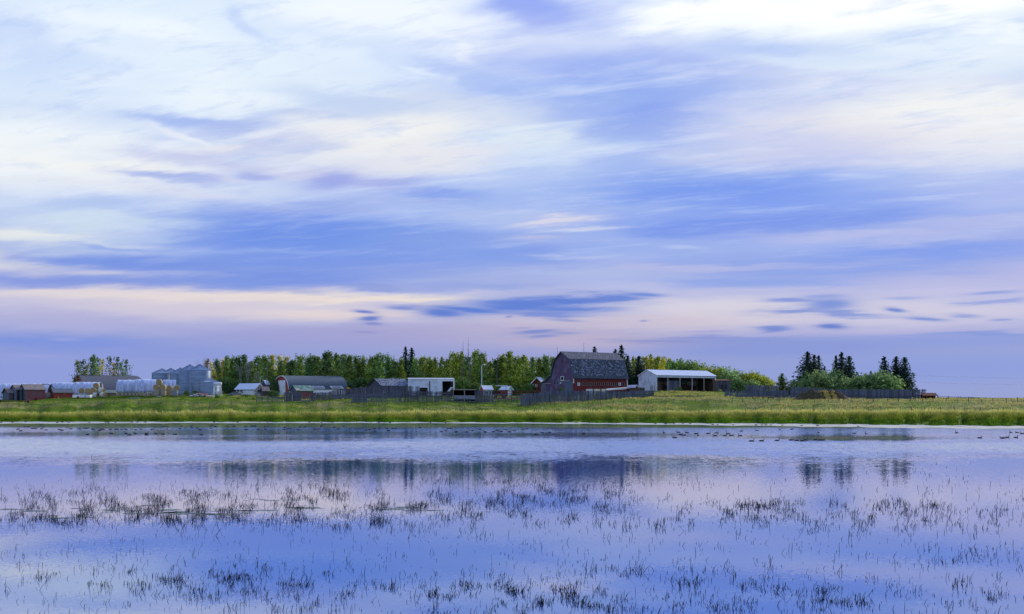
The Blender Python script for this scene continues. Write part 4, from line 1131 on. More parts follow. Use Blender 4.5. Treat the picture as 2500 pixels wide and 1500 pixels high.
# ---- big red barn -----------------------------------------------------
def big_barn():
    fr = Fr(1400, 330, 30, 1)
    o = fr.thing('barn', 'big weathered red gambrel barn with worn shingle roof and a row of little windows', 'barn')
    L = fr.along(1531); Wd = fr.deep(1347); Wl = fr.deep(1321)
    he = fr.z(919); ry = fr.deep(1371); hr = fr.z(859.5, 0, ry)
    ky = fr.deep(1391.5); hk = fr.z(878, 0, ky); ky2 = fr.deep(1355); hk2 = fr.z(880, 0, ky2)
    he2 = fr.z(917, 0, Wd); hl = fr.z(938, 0, Wl)
    poly = [(0, -1.2), (Wl, -1.2), (Wl, hl), (Wd + (Wl - Wd) * 0.45, hl + (he2 - hl) * 0.42), (Wd, he2), (ky2, hk2), (ry, hr), (ky, hk), (0, he)]
    MB().prism(poly, 0, L, 0, 1).build('wall', [M['red_siding'], M['red_weathered_skylit']], o)
    # siding courses on the long side and the gable, slightly proud of each other
    sd_ = MB()
    z = 0.1
    i = 0
    while z < he - 0.2:
        sd_.box(0.02, L - 0.02, -0.03 - 0.012 * (i % 2), -0.003, z, z + 0.24); z += 0.26; i += 1
    s = sd_.build('siding', M['red_siding'], o); s['kind'] = 'stuff'
    gp = MB(); z = 0.1; i = 0
    def yspan(z):
        a = 0 if z < he else (ky * (z - he) / (hk - he) if z < hk else ky + (ry - ky) * (z - hk) / (hr - hk))
        if z < hl: b = Wl
        elif z < he2: b = Wd + (Wl - Wd) * max(0, 1 - (z - hl) / (he2 - hl)) ** 1.4
        elif z < hk2: b = Wd + (ky2 - Wd) * (z - he2) / (hk2 - he2)
        else: b = ky2 + (ry - ky2) * (z - hk2) / (hr - hk2)
        return a + 0.05, b - 0.05
    while z < hr - 0.5:
        a, b = yspan(z + 0.25)
        if b > a: gp.box(-0.03 - 0.012 * (i % 2), -0.003, a, b, z, z + 0.24)
        z += 0.26; i += 1
    g = gp.build('gable_siding', M['red_weathered_skylit'], o); g['kind'] = 'stuff'
    ov = 0.45
    roofs = [[(-0.55, he - 0.75), (-0.1, he + 0.1), (ky, hk)], [(ky, hk + 0.05), (ry, hr + 0.02)], [(ry, hr + 0.02), (ky2, hk2 + 0.05)], [(ky2, hk2), (Wd, he2), (Wd + (Wl - Wd) * 0.45, hl + (he2 - hl) * 0.42), (Wl + 0.5, hl - 0.15)]]
    for i, pr in enumerate(roofs):
        MB().strip(pr, -ov, L + ov, 0.16).build('roof', M['shingle_grey'], o)
    # loose, curled and bleached shingles on the two near slopes
    r = random.Random(3)
    for pr, cnt in ((roofs[0][1:], 1300), (roofs[1], 900)):
        sh = MB(); (a0, b0), (a1, b1) = pr
        d = Vector((0, a1 - a0, b1 - b0)); ln = d.length; d.normalize(); nv = Vector((0, -d.z, d.y))
        for _ in range(cnt):
            t = r.uniform(0.01, 0.97); x = r.uniform(-ov, L + ov - 0.4)
            if mnoise.noise((x * 0.9, t * 7, 2 + cnt)) + r.uniform(-0.4, 0.4) < 0.06: continue
            p = Vector((x, a0, b0)) + d * ln * t + nv * (0.165 + r.uniform(0.01, 0.05))
            wd, hh = r.uniform(0.10, 0.32), r.uniform(0.12, 0.30)
            q = d * hh + nv * r.uniform(-0.02, 0.05)
            vs = [p, p + Vector((wd, 0, 0)), p + Vector((wd, 0, 0)) + q, p + q]
            vs += [v - nv * 0.03 for v in vs]
            sh.add(vs, [(0, 1, 2, 3), (4, 7, 6, 5), (0, 4, 5, 1), (1, 5, 6, 2), (2, 6, 7, 3), (3, 7, 4, 0)])
        s = sh.build('shingle', M['shingle_pale'], o); s['kind'] = 'stuff'
    # trims
    for (x, y0, y1) in ((0.0, -0.13, -0.045), (L, -0.13, -0.045)):
        MB().box(x - 0.16, x + 0.16, y0, y1, he - 3.4 if x else he - 2.3, he - 0.3).build('corner_board', M['white_paint'], o)
    t = MB()
    pts = [(-0.55, he - 0.7), (ky, hk), (ry, hr), (ky2, hk2), (Wd, he2), (Wl + 0.4, hl)]
    for a, b in zip(pts, pts[1:]):
        t.beam((-ov - 0.06, a[0], a[1]), (-ov - 0.06, b[0], b[1]), 0.08, 0.22)
    t.build('barge_board', M['grey_wood'], o)
    # the row of small windows
    for i, xp in enumerate((1412.5, 1423, 1433, 1443, 1453, 1463, 1473, 1483, 1492.5, 1502.5, 1512.5, 1522)):
        x = fr.along(xp)
        zt, zb_ = fr.z(934.5, x, 0), fr.z(942, x, 0)
        white = i in (0, 10)
        hw = 0.46 if white else 0.37
        w_ = window(o, x - hw, x + hw, zb_, zt, -0.05, M['white_paint'] if white else M['pale_wood'], M['sky_light'] if white else M['dark'], bars=(2, 1) if white else (1, 1), fw=0.18 if white else 0.055)
        if white: w_['label'] = 'white framed window with light panes'
    # openings in the gable
    def gy(xp): return fr.deep(xp)
    window(o, gy(1377), gy(1369.5), fr.z(929.5, 0, gy(1373)), fr.z(919, 0, gy(1373)), -0.05, M['white_paint'], M['dark'], 'loft_window', axis='y', fw=0.16)
    window(o, gy(1374.6), gy(1371), fr.z(884.5, 0, gy(1373)), fr.z(880.5, 0, gy(1373)), -0.05, M['red_siding'], M['dark'], 'hay_vent', axis='y', fw=0.14)
    for a, b in ((1356.5, 1353.5), (1363, 1360)):
        window(o, gy(a), gy(b), fr.z(938, 0, gy(a)), fr.z(933, 0, gy(a)), -0.05, M['grey_wood'], M['dark'], axis='y', fw=0.1)
    window(o, gy(1371.5), gy(1366.5), fr.z(938, 0, gy(1369)), fr.z(933, 0, gy(1369)), -0.05, M['grey_wood'], M['pale_panel'], axis='y', fw=0.1)
    for a, b in ((1393, 1390), (1387, 1384.5)):
        window(o, gy(a), gy(b), fr.z(938, 0, gy(a)), fr.z(933, 0, gy(a)), -0.05, M['grey_wood'], M['dark'], axis='y', fw=0.1)
    # grey sliding doors and their rail
    d = MB(); d.box(-0.16, -0.06, gy(1399), gy(1380), -0.8, fr.z(931.5, 0, gy(1390)))
    dd = d.build('sliding_door', M['grey_wood'], o)
    k = MB(); k.box(-0.24, -0.17, gy(1392), gy(1368), fr.z(931, 0, gy(1380)), fr.z(929.6, 0, gy(1380))); k.build('door_rail', M['steel'], dd)
    d = MB(); d.box(-0.14, -0.06, gy(1334), gy(1321.5), -0.8, fr.z(938.5, 0, gy(1328))); d2 = d.build('lean_to_door', M['grey_wood'], o)
    k = MB(); k.box(-0.22, -0.15, gy(1346), gy(1321), fr.z(938, 0, gy(1328)), fr.z(936.8, 0, gy(1328))); k.build('door_rail', M['pale_wood'], d2)
    # bright tin on the lean-to roof
    a, b = roofs[3][1], roofs[3][2]
    d = Vector((0, b[0] - a[0], b[1] - a[1])); nv = Vector((0, -d.z, d.y)).normalized()
    if nv.z < 0: nv = -nv
    MB().strip([(a[0] + nv.y * 0.25, a[1] + nv.z * 0.25), (a[0] + d.y * .8 + nv.y * 0.25, a[1] + d.z * .8 + nv.z * 0.25)], -ov - 0.1, 3.0, 0.05).build('tin_sheet', M['tin_roof'], o)
big_barn()

# ---- open white pole shed ---------------------------------------------
def pole_shed():
    fr = Fr(1603.5, 337, 30, 1)
    o = fr.thing('pole_shed', 'open fronted white metal shed with four front posts and a pale tin roof', 'shed')
    L = fr.along(1748); Wd = fr.deep(1559)
    he = fr.z(916); ry = Wd / 2; hr = fr.z(903.5, 0, ry); hf = fr.z(921.5)
    t = 0.12
    MB().prism([(0, -1), (Wd, -1), (Wd, he), (ry, hr), (0, he)], 0, t).build('end_wall', M['white_metal'], o)
    MB().prism([(0, -1), (Wd, -1), (Wd, he), (ry, hr), (0, he)], L - t, L).build('end_wall', M['white_metal'], o)
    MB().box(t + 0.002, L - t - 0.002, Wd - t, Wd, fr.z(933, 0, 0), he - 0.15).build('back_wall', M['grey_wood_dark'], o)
    MB().box(t + 0.002, L - t - 0.002, Wd - t - 0.1, Wd - t - 0.002, -1, fr.z(934, 0, 0)).build('push_wall', M['brown_wood'], o)
    MB().box(t + 0.002, L - t - 0.002, 0.0, 0.09, hf, he - 0.05).build('fascia', M['white_metal'], o)
    for pr in ([(-0.3, he - 0.1), (ry - 0.01, hr + 0.03)], [(ry + 0.01, hr + 0.03), (Wd + 0.3, he - 0.1)]):
        r = MB().strip(pr, -0.25, L + 0.25, 0.09)
        d = Vector((0, pr[1][0] - pr[0][0], pr[1][1] - pr[0][1])).normalized(); nv = Vector((0, -d.z, d.y)) * 0.11
        for i in range(27):
            xx = -0.2 + (L + 0.4) * i / 26
            r.beam(Vector((xx, *pr[0])) + nv, Vector((xx, *pr[1])) + nv, 0.05, 0.05)
        r.build('roof', M['tin_roof'], o)
    for pr in ([(-0.33, he - 0.12), (ry, hr + 0.08)], [(ry, hr + 0.08), (Wd + 0.33, he - 0.12)]):
        MB().beam((-0.3, *pr[0]), (-0.3, *pr[1]), 0.06, 0.22).build('barge_trim', M['white_paint'], o)
    MB().box(-0.10, 0.10, -0.06, -0.003, -1, he - 0.12).build('corner_trim', M['white_paint'], o)
    for xp in (1631.5, 1661, 1690.5, 1719.5):
        x = fr.along(xp)
        MB().box(x - 0.14, x + 0.14, 0.1, 0.34, -1.2, hf + 0.3).build('post', M['pale_wood'], o)
    MB().box(L - t - 0.16, L - t + 0.2, -0.05, 0.1, -1, hf).build('post', M['white_paint'], o)
    MB().box(L - t - 0.06, L - t - 0.003, 0.4, Wd - t - 0.35, -1, he - 0.2).build('bay_shade_panel', M['brown_wood'], o)  # dark panel added over the end wall to stand in for bay shade
    # hay inside the first bay, bay shade put into its dark colour
    r = random.Random(9)
    for i in range(3):
        for k in range(3):
            x = 0.5 + i * 1.25; z = -0.4 + k * 1.25
            MB().box(x, x + 1.2, 3.0 + r.uniform(-.2, .2), 5.4, z, z + 1.2).build('stored_bale', M['brown_wood'], o)
    # partition of grey boards in the second bay
    xa, xb = fr.along(1633.5), fr.along(1664)
    n = 17
    for i in range(n):
        x = xa + (xb - xa) * i / n
        MB().box(x, x + (xb - xa) / n * 0.9, 1.2, 1.26, -0.8, fr.z(929 + (i % 3) * 0.7, x, 1.2)).build('partition_board', M['grey_wood'], o)
    # pale strips along the back wall: rails, plus daylight gaps painted as colour
    for z0, z1, c in ((926, 929, 'steel'), (932, 935.5, 'white_metal'), (938, 940, 'white_metal')):
        for xa_, xb_ in ((1668, 1688), (1693, 1706), (1722, 1732), (1734, 1745)):
            if z0 == 926 and xa_ < 1734: continue
            x0_, x1_ = fr.along(xa_), fr.along(xb_)
            MB().box(x0_, x1_, Wd - t - 0.28, Wd - t - 0.21, fr.z(z1, x0_, 0), fr.z(z0, x0_, 0)).build('rail_gap_strip', M[c] if xa_ > 1733 else M['steel'], o)
    MB().box(fr.along(1605), fr.along(1640), -0.5, -0.25, -0.45, -0.15).build('sill_log', M['pale_wood'], o)
    # red gate frame at the near corner
    g = thing('gate_frame', 'thin red iron gate frame at the left corner of the open white shed', 'gate', (*fr.w(-1.2, -2.0), fr.z0))
    q = MB(); q.tube([(-1, 0, -0.6), (-1, 0, 2.9), (0.4, 0, 3.4)], 0.07, 6); q.build('hoop', M['red_iron'], g)
    q = MB()
    for z in (0.6, 1.3): q.tube([(-1, 0, z + 0.1), (0.6, 0, z - 0.2)], 0.05, 6)
    q.tube([(-1.9, 0, -0.5), (-1.9, 0, 1.9)], 0.10, 6); q.tube([(-2.3, 0.1, -0.5), (-2.3, 0.1, 1.5)], 0.10, 6)
    q.build('rail', M['rust'], g)
pole_shed()

# ---- arched barns ------------------------------------------------------
def arch(Wd, hb, H, n=14, p=1.0):
    """gothic arch profile from (0, hb) over the ridge to (Wd, hb)"""
    pts = []
    for i in range(n + 1):
        a = math.pi / 2 * i / n
        y = Wd / 2 * (1 - math.cos(a)) ** 1.0
        z = hb + (H - hb) * (math.sin(a) * (1 - 0.10) + 0.10 * i / n)
        pts.append((y, z))
    return pts + [(Wd - y, z) for y, z in pts[::-1][1:]]

def arched_barn(label, xc, D, th, xr, xl, y_ridge, hb, roof, end, trim, group):
    fr = Fr(xc, D, th, 1)
    o = fr.thing('arched_barn', label, 'barn', group)
    L = fr.along(xr); Wd = fr.deep(xl)
    H = fr.z(y_ridge, 0, Wd / 2)
    pr = arch(Wd, hb, H)
    MB().prism([(0, -1), (Wd, -1)] + [(y, z - 0.02) for y, z in pr[::-1]], 0, L, 0, 1).build('wall', [M['white_paint'], end], o)
    ov = [(-0.18, hb - 0.35)] + pr + [(Wd + 0.18, hb - 0.35)]
    MB().strip(ov, -0.25, L + 0.25, 0.12).build('roof', roof, o)
    if trim is not None:
        t = MB()
        for a, b in zip(ov, ov[1:]):
            t.beam((-0.30, a[0], a[1]), (-0.30, b[0], b[1]), 0.09, 0.2)
        t.build('barge_trim', trim, o)
    return fr, o, L, Wd, H, pr

def long_arched_barn():
    fr, o, L, Wd, H, pr = arched_barn('long arched barn with dark grey roof, red end and tall white door', 706, 338, 27, 847, 669.5, 918, 2.35, M['shingle_slate'], M['red_paint'], M['white_paint'], None)
    a, b = fr.deep(697.5), fr.deep(681)
    zt = fr.z(930, 0, (a + b) / 2)
    d = MB().box(-0.13, -0.02, a, b, -0.9, zt).build('door', M['white_paint'], o)
    t = MB(); t.box(-0.2, -0.132, a - 0.15, a + 0.12, -0.9, zt + 0.14); t.box(-0.2, -0.132, b - 0.12, b + 0.15, -0.9, zt + 0.14); t.box(-0.2, -0.132, a + 0.12, b - 0.12, zt - 0.05, zt + 0.14)
    for k in range(1, 5): t.box(-0.16, -0.132, a + 0.12, b - 0.12, -0.9 + (zt + 0.9) * k / 5 - 0.03, -0.9 + (zt + 0.9) * k / 5 + 0.03)
    t.build('door_frame', M['white_paint'], d)
    # slanted windows low in the roof
    for xa, xb in ((762.5, 792.5), (808.5, 838)):
        x0, x1 = fr.along(xa), fr.along(xb)
        lo_, hi_ = fr.z(948.8, x0, 0), fr.z(943.2, x0, 0)
        f = MB(); p = MB()
        y0, y1 = -0.34, -0.02
        def q(mb, a0, a1, t0, t1, d):
            va = []
            for x in (a0, a1):
                for tt in (t0, t1):
                    va.append(Vector((x - (0.5 if tt > 0.5 else 0), y0 + (y1 - y0) * tt, lo_ + (hi_ - lo_) * tt)))
            nv = Vector((0, -0.9, 0.3)) * d
            vs = va + [v + nv for v in va]
            mb.add(vs, [(0, 1, 3, 2), (4, 6, 7, 5), (0, 4, 5, 1), (2, 3, 7, 6), (0, 2, 6, 4), (1, 5, 7, 3)])
        q(f, x0, x1, 0, 0.18, 0.12); q(f, x0, x1, 0.82, 1, 0.12); q(f, x0, x0 + 0.25, 0.18, 0.82, 0.119); q(f, x1 - 0.25, x1, 0.18, 0.82, 0.119)
        for i in range(1, 6):
            xx = x0 + (x1 - x0) * i / 6; q(f, xx - 0.05, xx + 0.05, 0.18, 0.82, 0.09)
        w_ = f.build('window', M['white_paint'], o)
        q(p, x0 + 0.2, x1 - 0.2, 0.15, 0.85, 0.05); p.build('pane', M['sky_light'], w_)
    # stove pipe against the white wall, and dark board foot
    x = fr.along(812)
    pp = MB(); pp.tube([(x - 0.9, -0.4, -0.3), (x - 0.9, -0.45, 0.4), (x, -0.45, 0.4), (x, -0.40, 1.6)], 0.12, 6); pp.build('pipe', M['dark'], o)
long_arched_barn()
def dark_arched_barn():
    fr, o, L, Wd, H, pr = arched_barn('low arched barn with dark blue grey roof and red end behind the tarped hay', 205.5, 366, 26, 357, 177, 917, 0.6, M['shingle_dark'], M['red_paint'], None, None)
dark_arched_barn()

# ---- long white shed with sliding door --------------------------------
def white_shed():
    fr = Fr(997, 334, 7, 1)
    o = fr.thing('metal_shed', 'long low white metal shed with a sliding door pushed half open', 'shed')
    L = fr.along(1109); he = fr.z(925.5); Wd = 9.0
    xo0, xo1 = fr.along(1080), fr.along(1106.5); zo = fr.z(930.5)
    w = MB()
    w.box(0, xo0, 0, 0.2, -1, he); w.box(xo0, xo1, 0, 0.2, zo, he); w.box(xo1, L, 0, 0.2, -1, he)
    w.box(0, 0.2, 0.2, Wd, -1, he); w.box(L - 0.2, L, 0.2, Wd, -1, he); w.box(0.2, L - 0.2, Wd - 0.2, Wd, -1, he)
    w.build('wall', M['white_metal'], o)
    MB().strip([(-0.12, he + 0.003), (Wd + 0.1, he + 0.45)], -0.12, L + 0.12, 0.12).build('roof', M['tin_roof'], o)
    t = MB(); t.box(-0.08, L + 0.08, -0.07, -0.003, he - 0.16, he - 0.003); t.box(-0.1, 0.14, -0.065, -0.004, -1, he - 0.17); t.box(L - 0.16, L + 0.1, -0.065, -0.004, -1, he - 0.17); t.build('trim', M['white_paint'], o)
    MB().box(fr.along(1047), fr.along(1107), -0.16, -0.075, zo - 0.05, zo + 0.22).build('door_rail', M['white_paint'], o)
    d = MB().box(fr.along(1050.5), xo0 - 0.02, -0.13, -0.07, -0.9, zo - 0.06).build('sliding_door', M['white_metal'], o)
    k = MB(); k.box(fr.along(1048), fr.along(1050.3), -0.05, -0.006, -0.9, zo - 0.05); k.build('dark_jamb', M['dark'], o)
    h = MB(); a, b = fr.along(1024.5), fr.along(1044); h.box(a, b, -0.05, -0.004, -0.7, fr.z(946.5)); hh = h.build('hatch', M['dark'], o)
    t = MB(); t.box(a - 0.15, b + 0.15, -0.09, -0.006, fr.z(946.5), fr.z(945.5)); t.build('hatch_lintel', M['white_paint'], hh)
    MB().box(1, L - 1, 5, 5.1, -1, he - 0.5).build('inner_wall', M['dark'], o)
    # auger parked at the opening
    a = thing('grain_auger', 'rusty grain auger with tilted pale hopper before the open door of the long white shed', 'auger', (X_(1090, 327), 327, gz(X_(1090, 327), 327)))
    q = MB(); q.tube([(-3.3, 0, 1.1), (1.9, 0.2, 1.7)], 0.10, 8); q.build('tube', M['rust'], a)
    q = MB(); q.tube([(-3.1, 0, 0), (-3.1, 0, 3.0)], 0.05, 6); q.tube([(1.6, 0, 0), (1.7, 0, 1.7)], 0.06, 6); q.tube([(-1, 0, 0), (-1.2, 0, 1.4)], 0.06, 6); q.build('leg', M['rust'], a)
    q = MB(); q.add([(0.3, -.5, 1.8), (1.4, -.5, 3.2), (2.1, -.5, 3.2), (1.0, -.5, 1.8), (0.3, .5, 1.8), (1.4, .5, 3.2), (2.1, .5, 3.2), (1.0, .5, 1.8)], [(0, 1, 2, 3), (4, 7, 6, 5), (0, 4, 5, 1), (1, 5, 6, 2), (2, 6, 7, 3), (3, 7, 4, 0)]); q.build('hopper', M['tin_roof'], a)
    q = MB()
    for y in (-0.6, 0.6): q.tube([(1.6, y - 0.08, 0.35), (1.6, y + 0.08, 0.35)], 0.35, 12)
    q.build('wheel', M['rubber'], a)
white_shed()

# ---- speckled shingle shed --------------------------------------------
def shingle_shed():
    fr, o, L, Wd, ry, he, hr = gable_house('shingle_shed', 'sagging old shed with a speckled bleached shingle roof left of the long white shed', 'shed', 932, 333, 32, 1, 1002, 900, 942, 925.5, M['grey_wood_dark'], M['grey_wood_dark'], M['shingle_grey'], over=0.5)
    r = random.Random(8)
    sh = MB()
    p0, p1 = Vector((0, -0.5, he - 0.5 * (hr - he) / ry)), Vector((0, ry, hr))
    d = p1 - p0; ln = d.length; d.normalize(); nv = Vector((0, -d.z, d.y))
    for _ in range(420):
        p = p0 + d * ln * r.uniform(0, 0.95) + nv * (0.15 + r.uniform(0.01, 0.06)); p.x = r.uniform(-0.5, L + 0.1)
        wd, hh = r.uniform(0.15, 0.5), r.uniform(0.2, 0.45)
        q = d * hh + nv * r.uniform(0, 0.08)
        vs = [p, p + Vector((wd, 0, 0)), p + Vector((wd, 0, 0)) + q, p + q]; vs += [v - nv * 0.03 for v in vs]
        sh.add(vs, [(0, 1, 2, 3), (4, 7, 6, 5), (0, 4, 5, 1), (1, 5, 6, 2), (2, 6, 7, 3), (3, 7, 4, 0)])
    s = sh.build('shingle', M['shingle_pale'], o); s['kind'] = 'stuff'
shingle_shed()

# ---- green roofed red shed ---------------------------------------------
def green_shed():
    fr, o, L, Wd, ry, he, hr = gable_house('small_shed', 'small red shed with a patched green roof before the arched barn', 'shed', 725.5, 324, 35, 1, 765, 708, 954, 942, M['red_peeling'], M['grey_wood'], M['green_roof'], over=0.4)
    MB().strip([(-0.45, he - 0.1), (0.5, he + 0.5)], -0.55, 0.9, 0.24).build('roof_patch', M['pale_wood'], o)
    MB().box(L * 0.45, L * 0.7, -0.08, -0.004, 0, 1.3).build('door', M['red_peeling'], o)
    q = MB(); q.beam((L * 0.35, -0.06, 0.95), (L * 0.85, -0.06, 1.5), 0.06, 0.14); q.build('brace', M['brown_wood'], o)
green_shed()

# ---- white garage and its neighbours -----------------------------------
def garage():
    fr, o, L, Wd, ry, he, hr = gable_house('garage', 'low white garage with peeling paint and a pale tin roof', 'garage', 620.5, 340, 28, -1, 576.5, 643, 949.5, 937, M['peeling_white'], M['peeling_white'], M['tin_roof'], over=0.45, trim=M['white_paint'], seams=1.2)
    for xa, xb, m in ((578, 585, 'dark'), (586, 592, 'grey_wood')):
        window(o, *sorted((fr.along(xa), fr.along(xb))), 0.9, 2.2, 0, M['white_paint'], M[m], bars=(2, 1))
    x0, x1 = sorted((fr.along(594), fr.along(618)))
    d = MB().box(x0, x1, -0.1, -0.004, -0.9, 1.55).build('garage_door', M['white_paint'], o)
    for i in range(3):
        q = MB().box(x0 + 0.1, x1 - 0.1, -0.14, -0.102, -0.5 + i * 0.7, -0.46 + i * 0.7).build('door_groove', M['blue_drum'], d)
    for xx in (fr.along(577.2), fr.along(620)):
        MB().box(xx - 0.12, xx + 0.12, -0.08, -0.003, -0.9, he - 0.1).build('corner_board', M['white_paint'], o)
    window(o, 1.4, 3.2, 0.8, 2.0, 0, M['peeling_white'], M['dark'], axis='y', out=1)
    # small shed to its right
    gable_house('lean_shed', 'little dark shed with a pale roof just right of the white garage', 'shed', 642, 328, 38, 1, 657, 636, 953.5, 945, M['brown_wood'], M['grey_wood_dark'], M['brown_roof'], over=0.3)
    f2, o2, L2, W2, r2, e2, h2 = gable_house('cabin', 'narrow red cabin with a pale gable between garage and arched barn', 'cabin', 650, 350, 40, 1, 656, 640, 938, 929, M['red_peeling'], M['red_weathered_skylit'], M['tin_roof'], over=0.3)
    window(o2, W2 * 0.35, W2 * 0.6, e2 - 1.5, e2 - 0.4, 0, M['red_siding'], M['dark'], axis='y')
    p = thing('utility_pole', 'tall dark wooden utility pole between the garage and the arched barn', 'utility pole', (X_(651, 346), 346, gz(X_(651, 346), 346)))
    MB().tube([(0, 0, 0), (0.15, 0, Z_(895, 346) - p.location.z)], [0.16, 0.11], 8).build('pole', M['bark'], p)
    MB().box(-0.5, 0.7, -0.06, 0.06, Z_(897.5, 346) - p.location.z, Z_(897, 346) - p.location.z).build('crossarm', M['bark'], p)
    MB().cyl(-0.3, 0, Z_(901, 346) - p.location.z, Z_(899, 346) - p.location.z, 0.10, 8).build('insulator', M['white_paint'], p)
    p = thing('yard_light', 'short yard light on a pole behind the white garage', 'street lamp', (X_(635, 348), 348, gz(X_(635, 348), 348)))
    h = Z_(921, 348) - p.location.z
    MB().tube([(0, 0, 0), (0, 0, h), (0.5, 0, h + 0.15)], [0.09, 0.07, 0.06], 6).build('pole', M['steel'], p)
    MB().box(0.4, 1.0, -0.15, 0.15, h + 0.08, h + 0.22).build('lamp_head', M['tin_roof'], p)
garage()

def yard_lamp():
    D = 342
    p = thing('yard_light', 'tall pale yard lamp with a bent arm left of the big barn', 'street lamp', (X_(1176, D), D, gz(X_(1176, D), D)))
    h = Z_(891.5, D) - p.location.z
    MB().tube([(0, 0, 0), (0, 0, h * 0.5), (0, 0, h - 0.3), (0.25, 0, h), (0.8, 0, h + 0.2)], [0.15, 0.13, 0.10, 0.09, 0.08], 8).build('pole', M['tin_roof'], p)
    MB().lathe([(0.02, 0), (0.22, -0.05), (0.30, -0.25), (0.2, -0.42), (0.02, -0.45)], 12, cx=0, cy=0).build('lamp_head', M['white_paint'], p).location = (0.95, 0, h + 0.3)
yard_lamp()

# ---- red house behind the barn ------------------------------------------
def red_house():
    fr, o, L, Wd, ry, he, hr = gable_house('house', 'red farmhouse with a white edged pale roof half hidden by the big barn', 'house', 1328, 352, 60, 1, 1350, 1297, 938, 922, M['red_siding'], M['red_siding'], M['tin_roof'], over=0.6, trim=M['white_paint'])
    for a, b in ((1313, 1307), (1303, 1299.5)):
        window(o, fr.deep(a), fr.deep(b), fr.z(944, 0, fr.deep(a)), fr.z(938.5, 0, fr.deep(a)), 0, M['white_paint'], M['glass'], axis='y', bars=(1, 2))
red_house()

# ---- dark plank shed right of the pole shed ------------------------------
def plank_shed():
    fr = Fr(1750, 339, 6, 1)
    o = fr.thing('plank_shed', 'dark flat roofed plank shed with two window holes right of the open white shed', 'shed')
    L = fr.along(1782); h = fr.z(929.5)
    MB().box(0, L, 0, 4.5, -1, h).build('wall', M['brown_wood'], o)
    n = 22
    for i in range(n):
        x = L * i / n
        MB().box(x + 0.01, x + L / n - 0.02, -0.04 - 0.01 * (i % 3), -0.003, -0.9, h - 0.05 * (i % 2)).build('plank', M['grey_wood_dark'], o)
    MB().strip([(-0.3, h + 0.003), (4.8, h + 0.35)], -0.2, L + 0.2, 0.1).build('roof', M['rust'], o)
    for a, b in ((1759, 1766), (1768.5, 1776)):
        window(o, fr.along(a), fr.along(b), fr.z(951), fr.z(939), -0.06, M['grey_wood_dark'], M['dark'], fw=0.1)
    q = MB(); q.box(L - 0.15, L + 0.05, -0.1, -0.065, -0.9, h); q.build('corner_board', M['grey_wood'], o)
plank_shed()

# ---- the small sheds at the far left --------------------------------------
def left_sheds():
    D = 326
    fr, o, L, Wd, ry, he, hr = gable_house('plank_shed', 'largest of the old plank sheds at far left, front faded red and gable grey', 'shed', 63, D, 38, 1, 110.5, 47.5, 951.5, 939, M['red_peeling'], M['grey_wood'], M['brown_roof'], over=0.35)
    n = 26
    for i in range(n):
        x = L * i / n
        MB().box(x + 0.012, x + L / n - 0.012, -0.05 - 0.012 * (i % 3), -0.003, -0.9, he - 0.06).build('plank', M['red_peeling'], o)
    MB().box(L * 0.43, L * 0.58, -0.075, -0.062, 0.1, 0.75).build('hatch', M['dark'], o)
    fr, o, L, Wd, ry, he, hr = gable_house('plank_shed', 'middle old plank shed at far left with a dark doorway', 'shed', 40, D + 2, 38, 1, 54, 25.5, 951.5, 940.5, M['grey_wood'], M['grey_wood'], M['brown_roof'], over=0.35)
    MB().box(0.15, L * 0.55, -0.05, -0.003, -0.9, he - 0.3).build('doorway', M['dark'], o)
    fr, o, L, Wd, ry, he, hr = gable_house('plank_shed', 'smallest and leftmost old plank shed with red brown eaves', 'shed', 22, D + 4, 38, 1, 32, 6.5, 960, 948.5, M['grey_wood'], M['grey_wood'], M['brown_roof'], over=0.35, trim=M['rust'])
    MB().box(0.1, L * 0.4, -0.05, -0.003, -0.9, he - 0.1).build('doorway', M['rust'], o)
    fr, o, L, Wd, ry, he, hr = gable_house('red_shed', 'low dark red shed with a plain grey roof before the tarped hay', 'shed', 132, 330, 38, 1, 178.5, 122.5, 959, 950, M['red_paint'], M['red_paint'], M['shingle_slate'], over=0.3)
    MB().box(L * 0.5, L * 0.6, -0.06, -0.003, he - 0.55, he - 0.25).build('vent', M['ochre_straw'], o)
    # yellow boards leaning by the shed
    a = thing('leaning_board', 'short yellow board leaning at the front of the low dark red shed', 'board', (X_(144, 327), 327, gz(X_(144, 327), 327)))
    MB().beam((0, 0, 0), (-0.3, 0.3, 0.9), 0.2, 0.06).build('plank', M['yellow_paint'], a)
left_sheds()

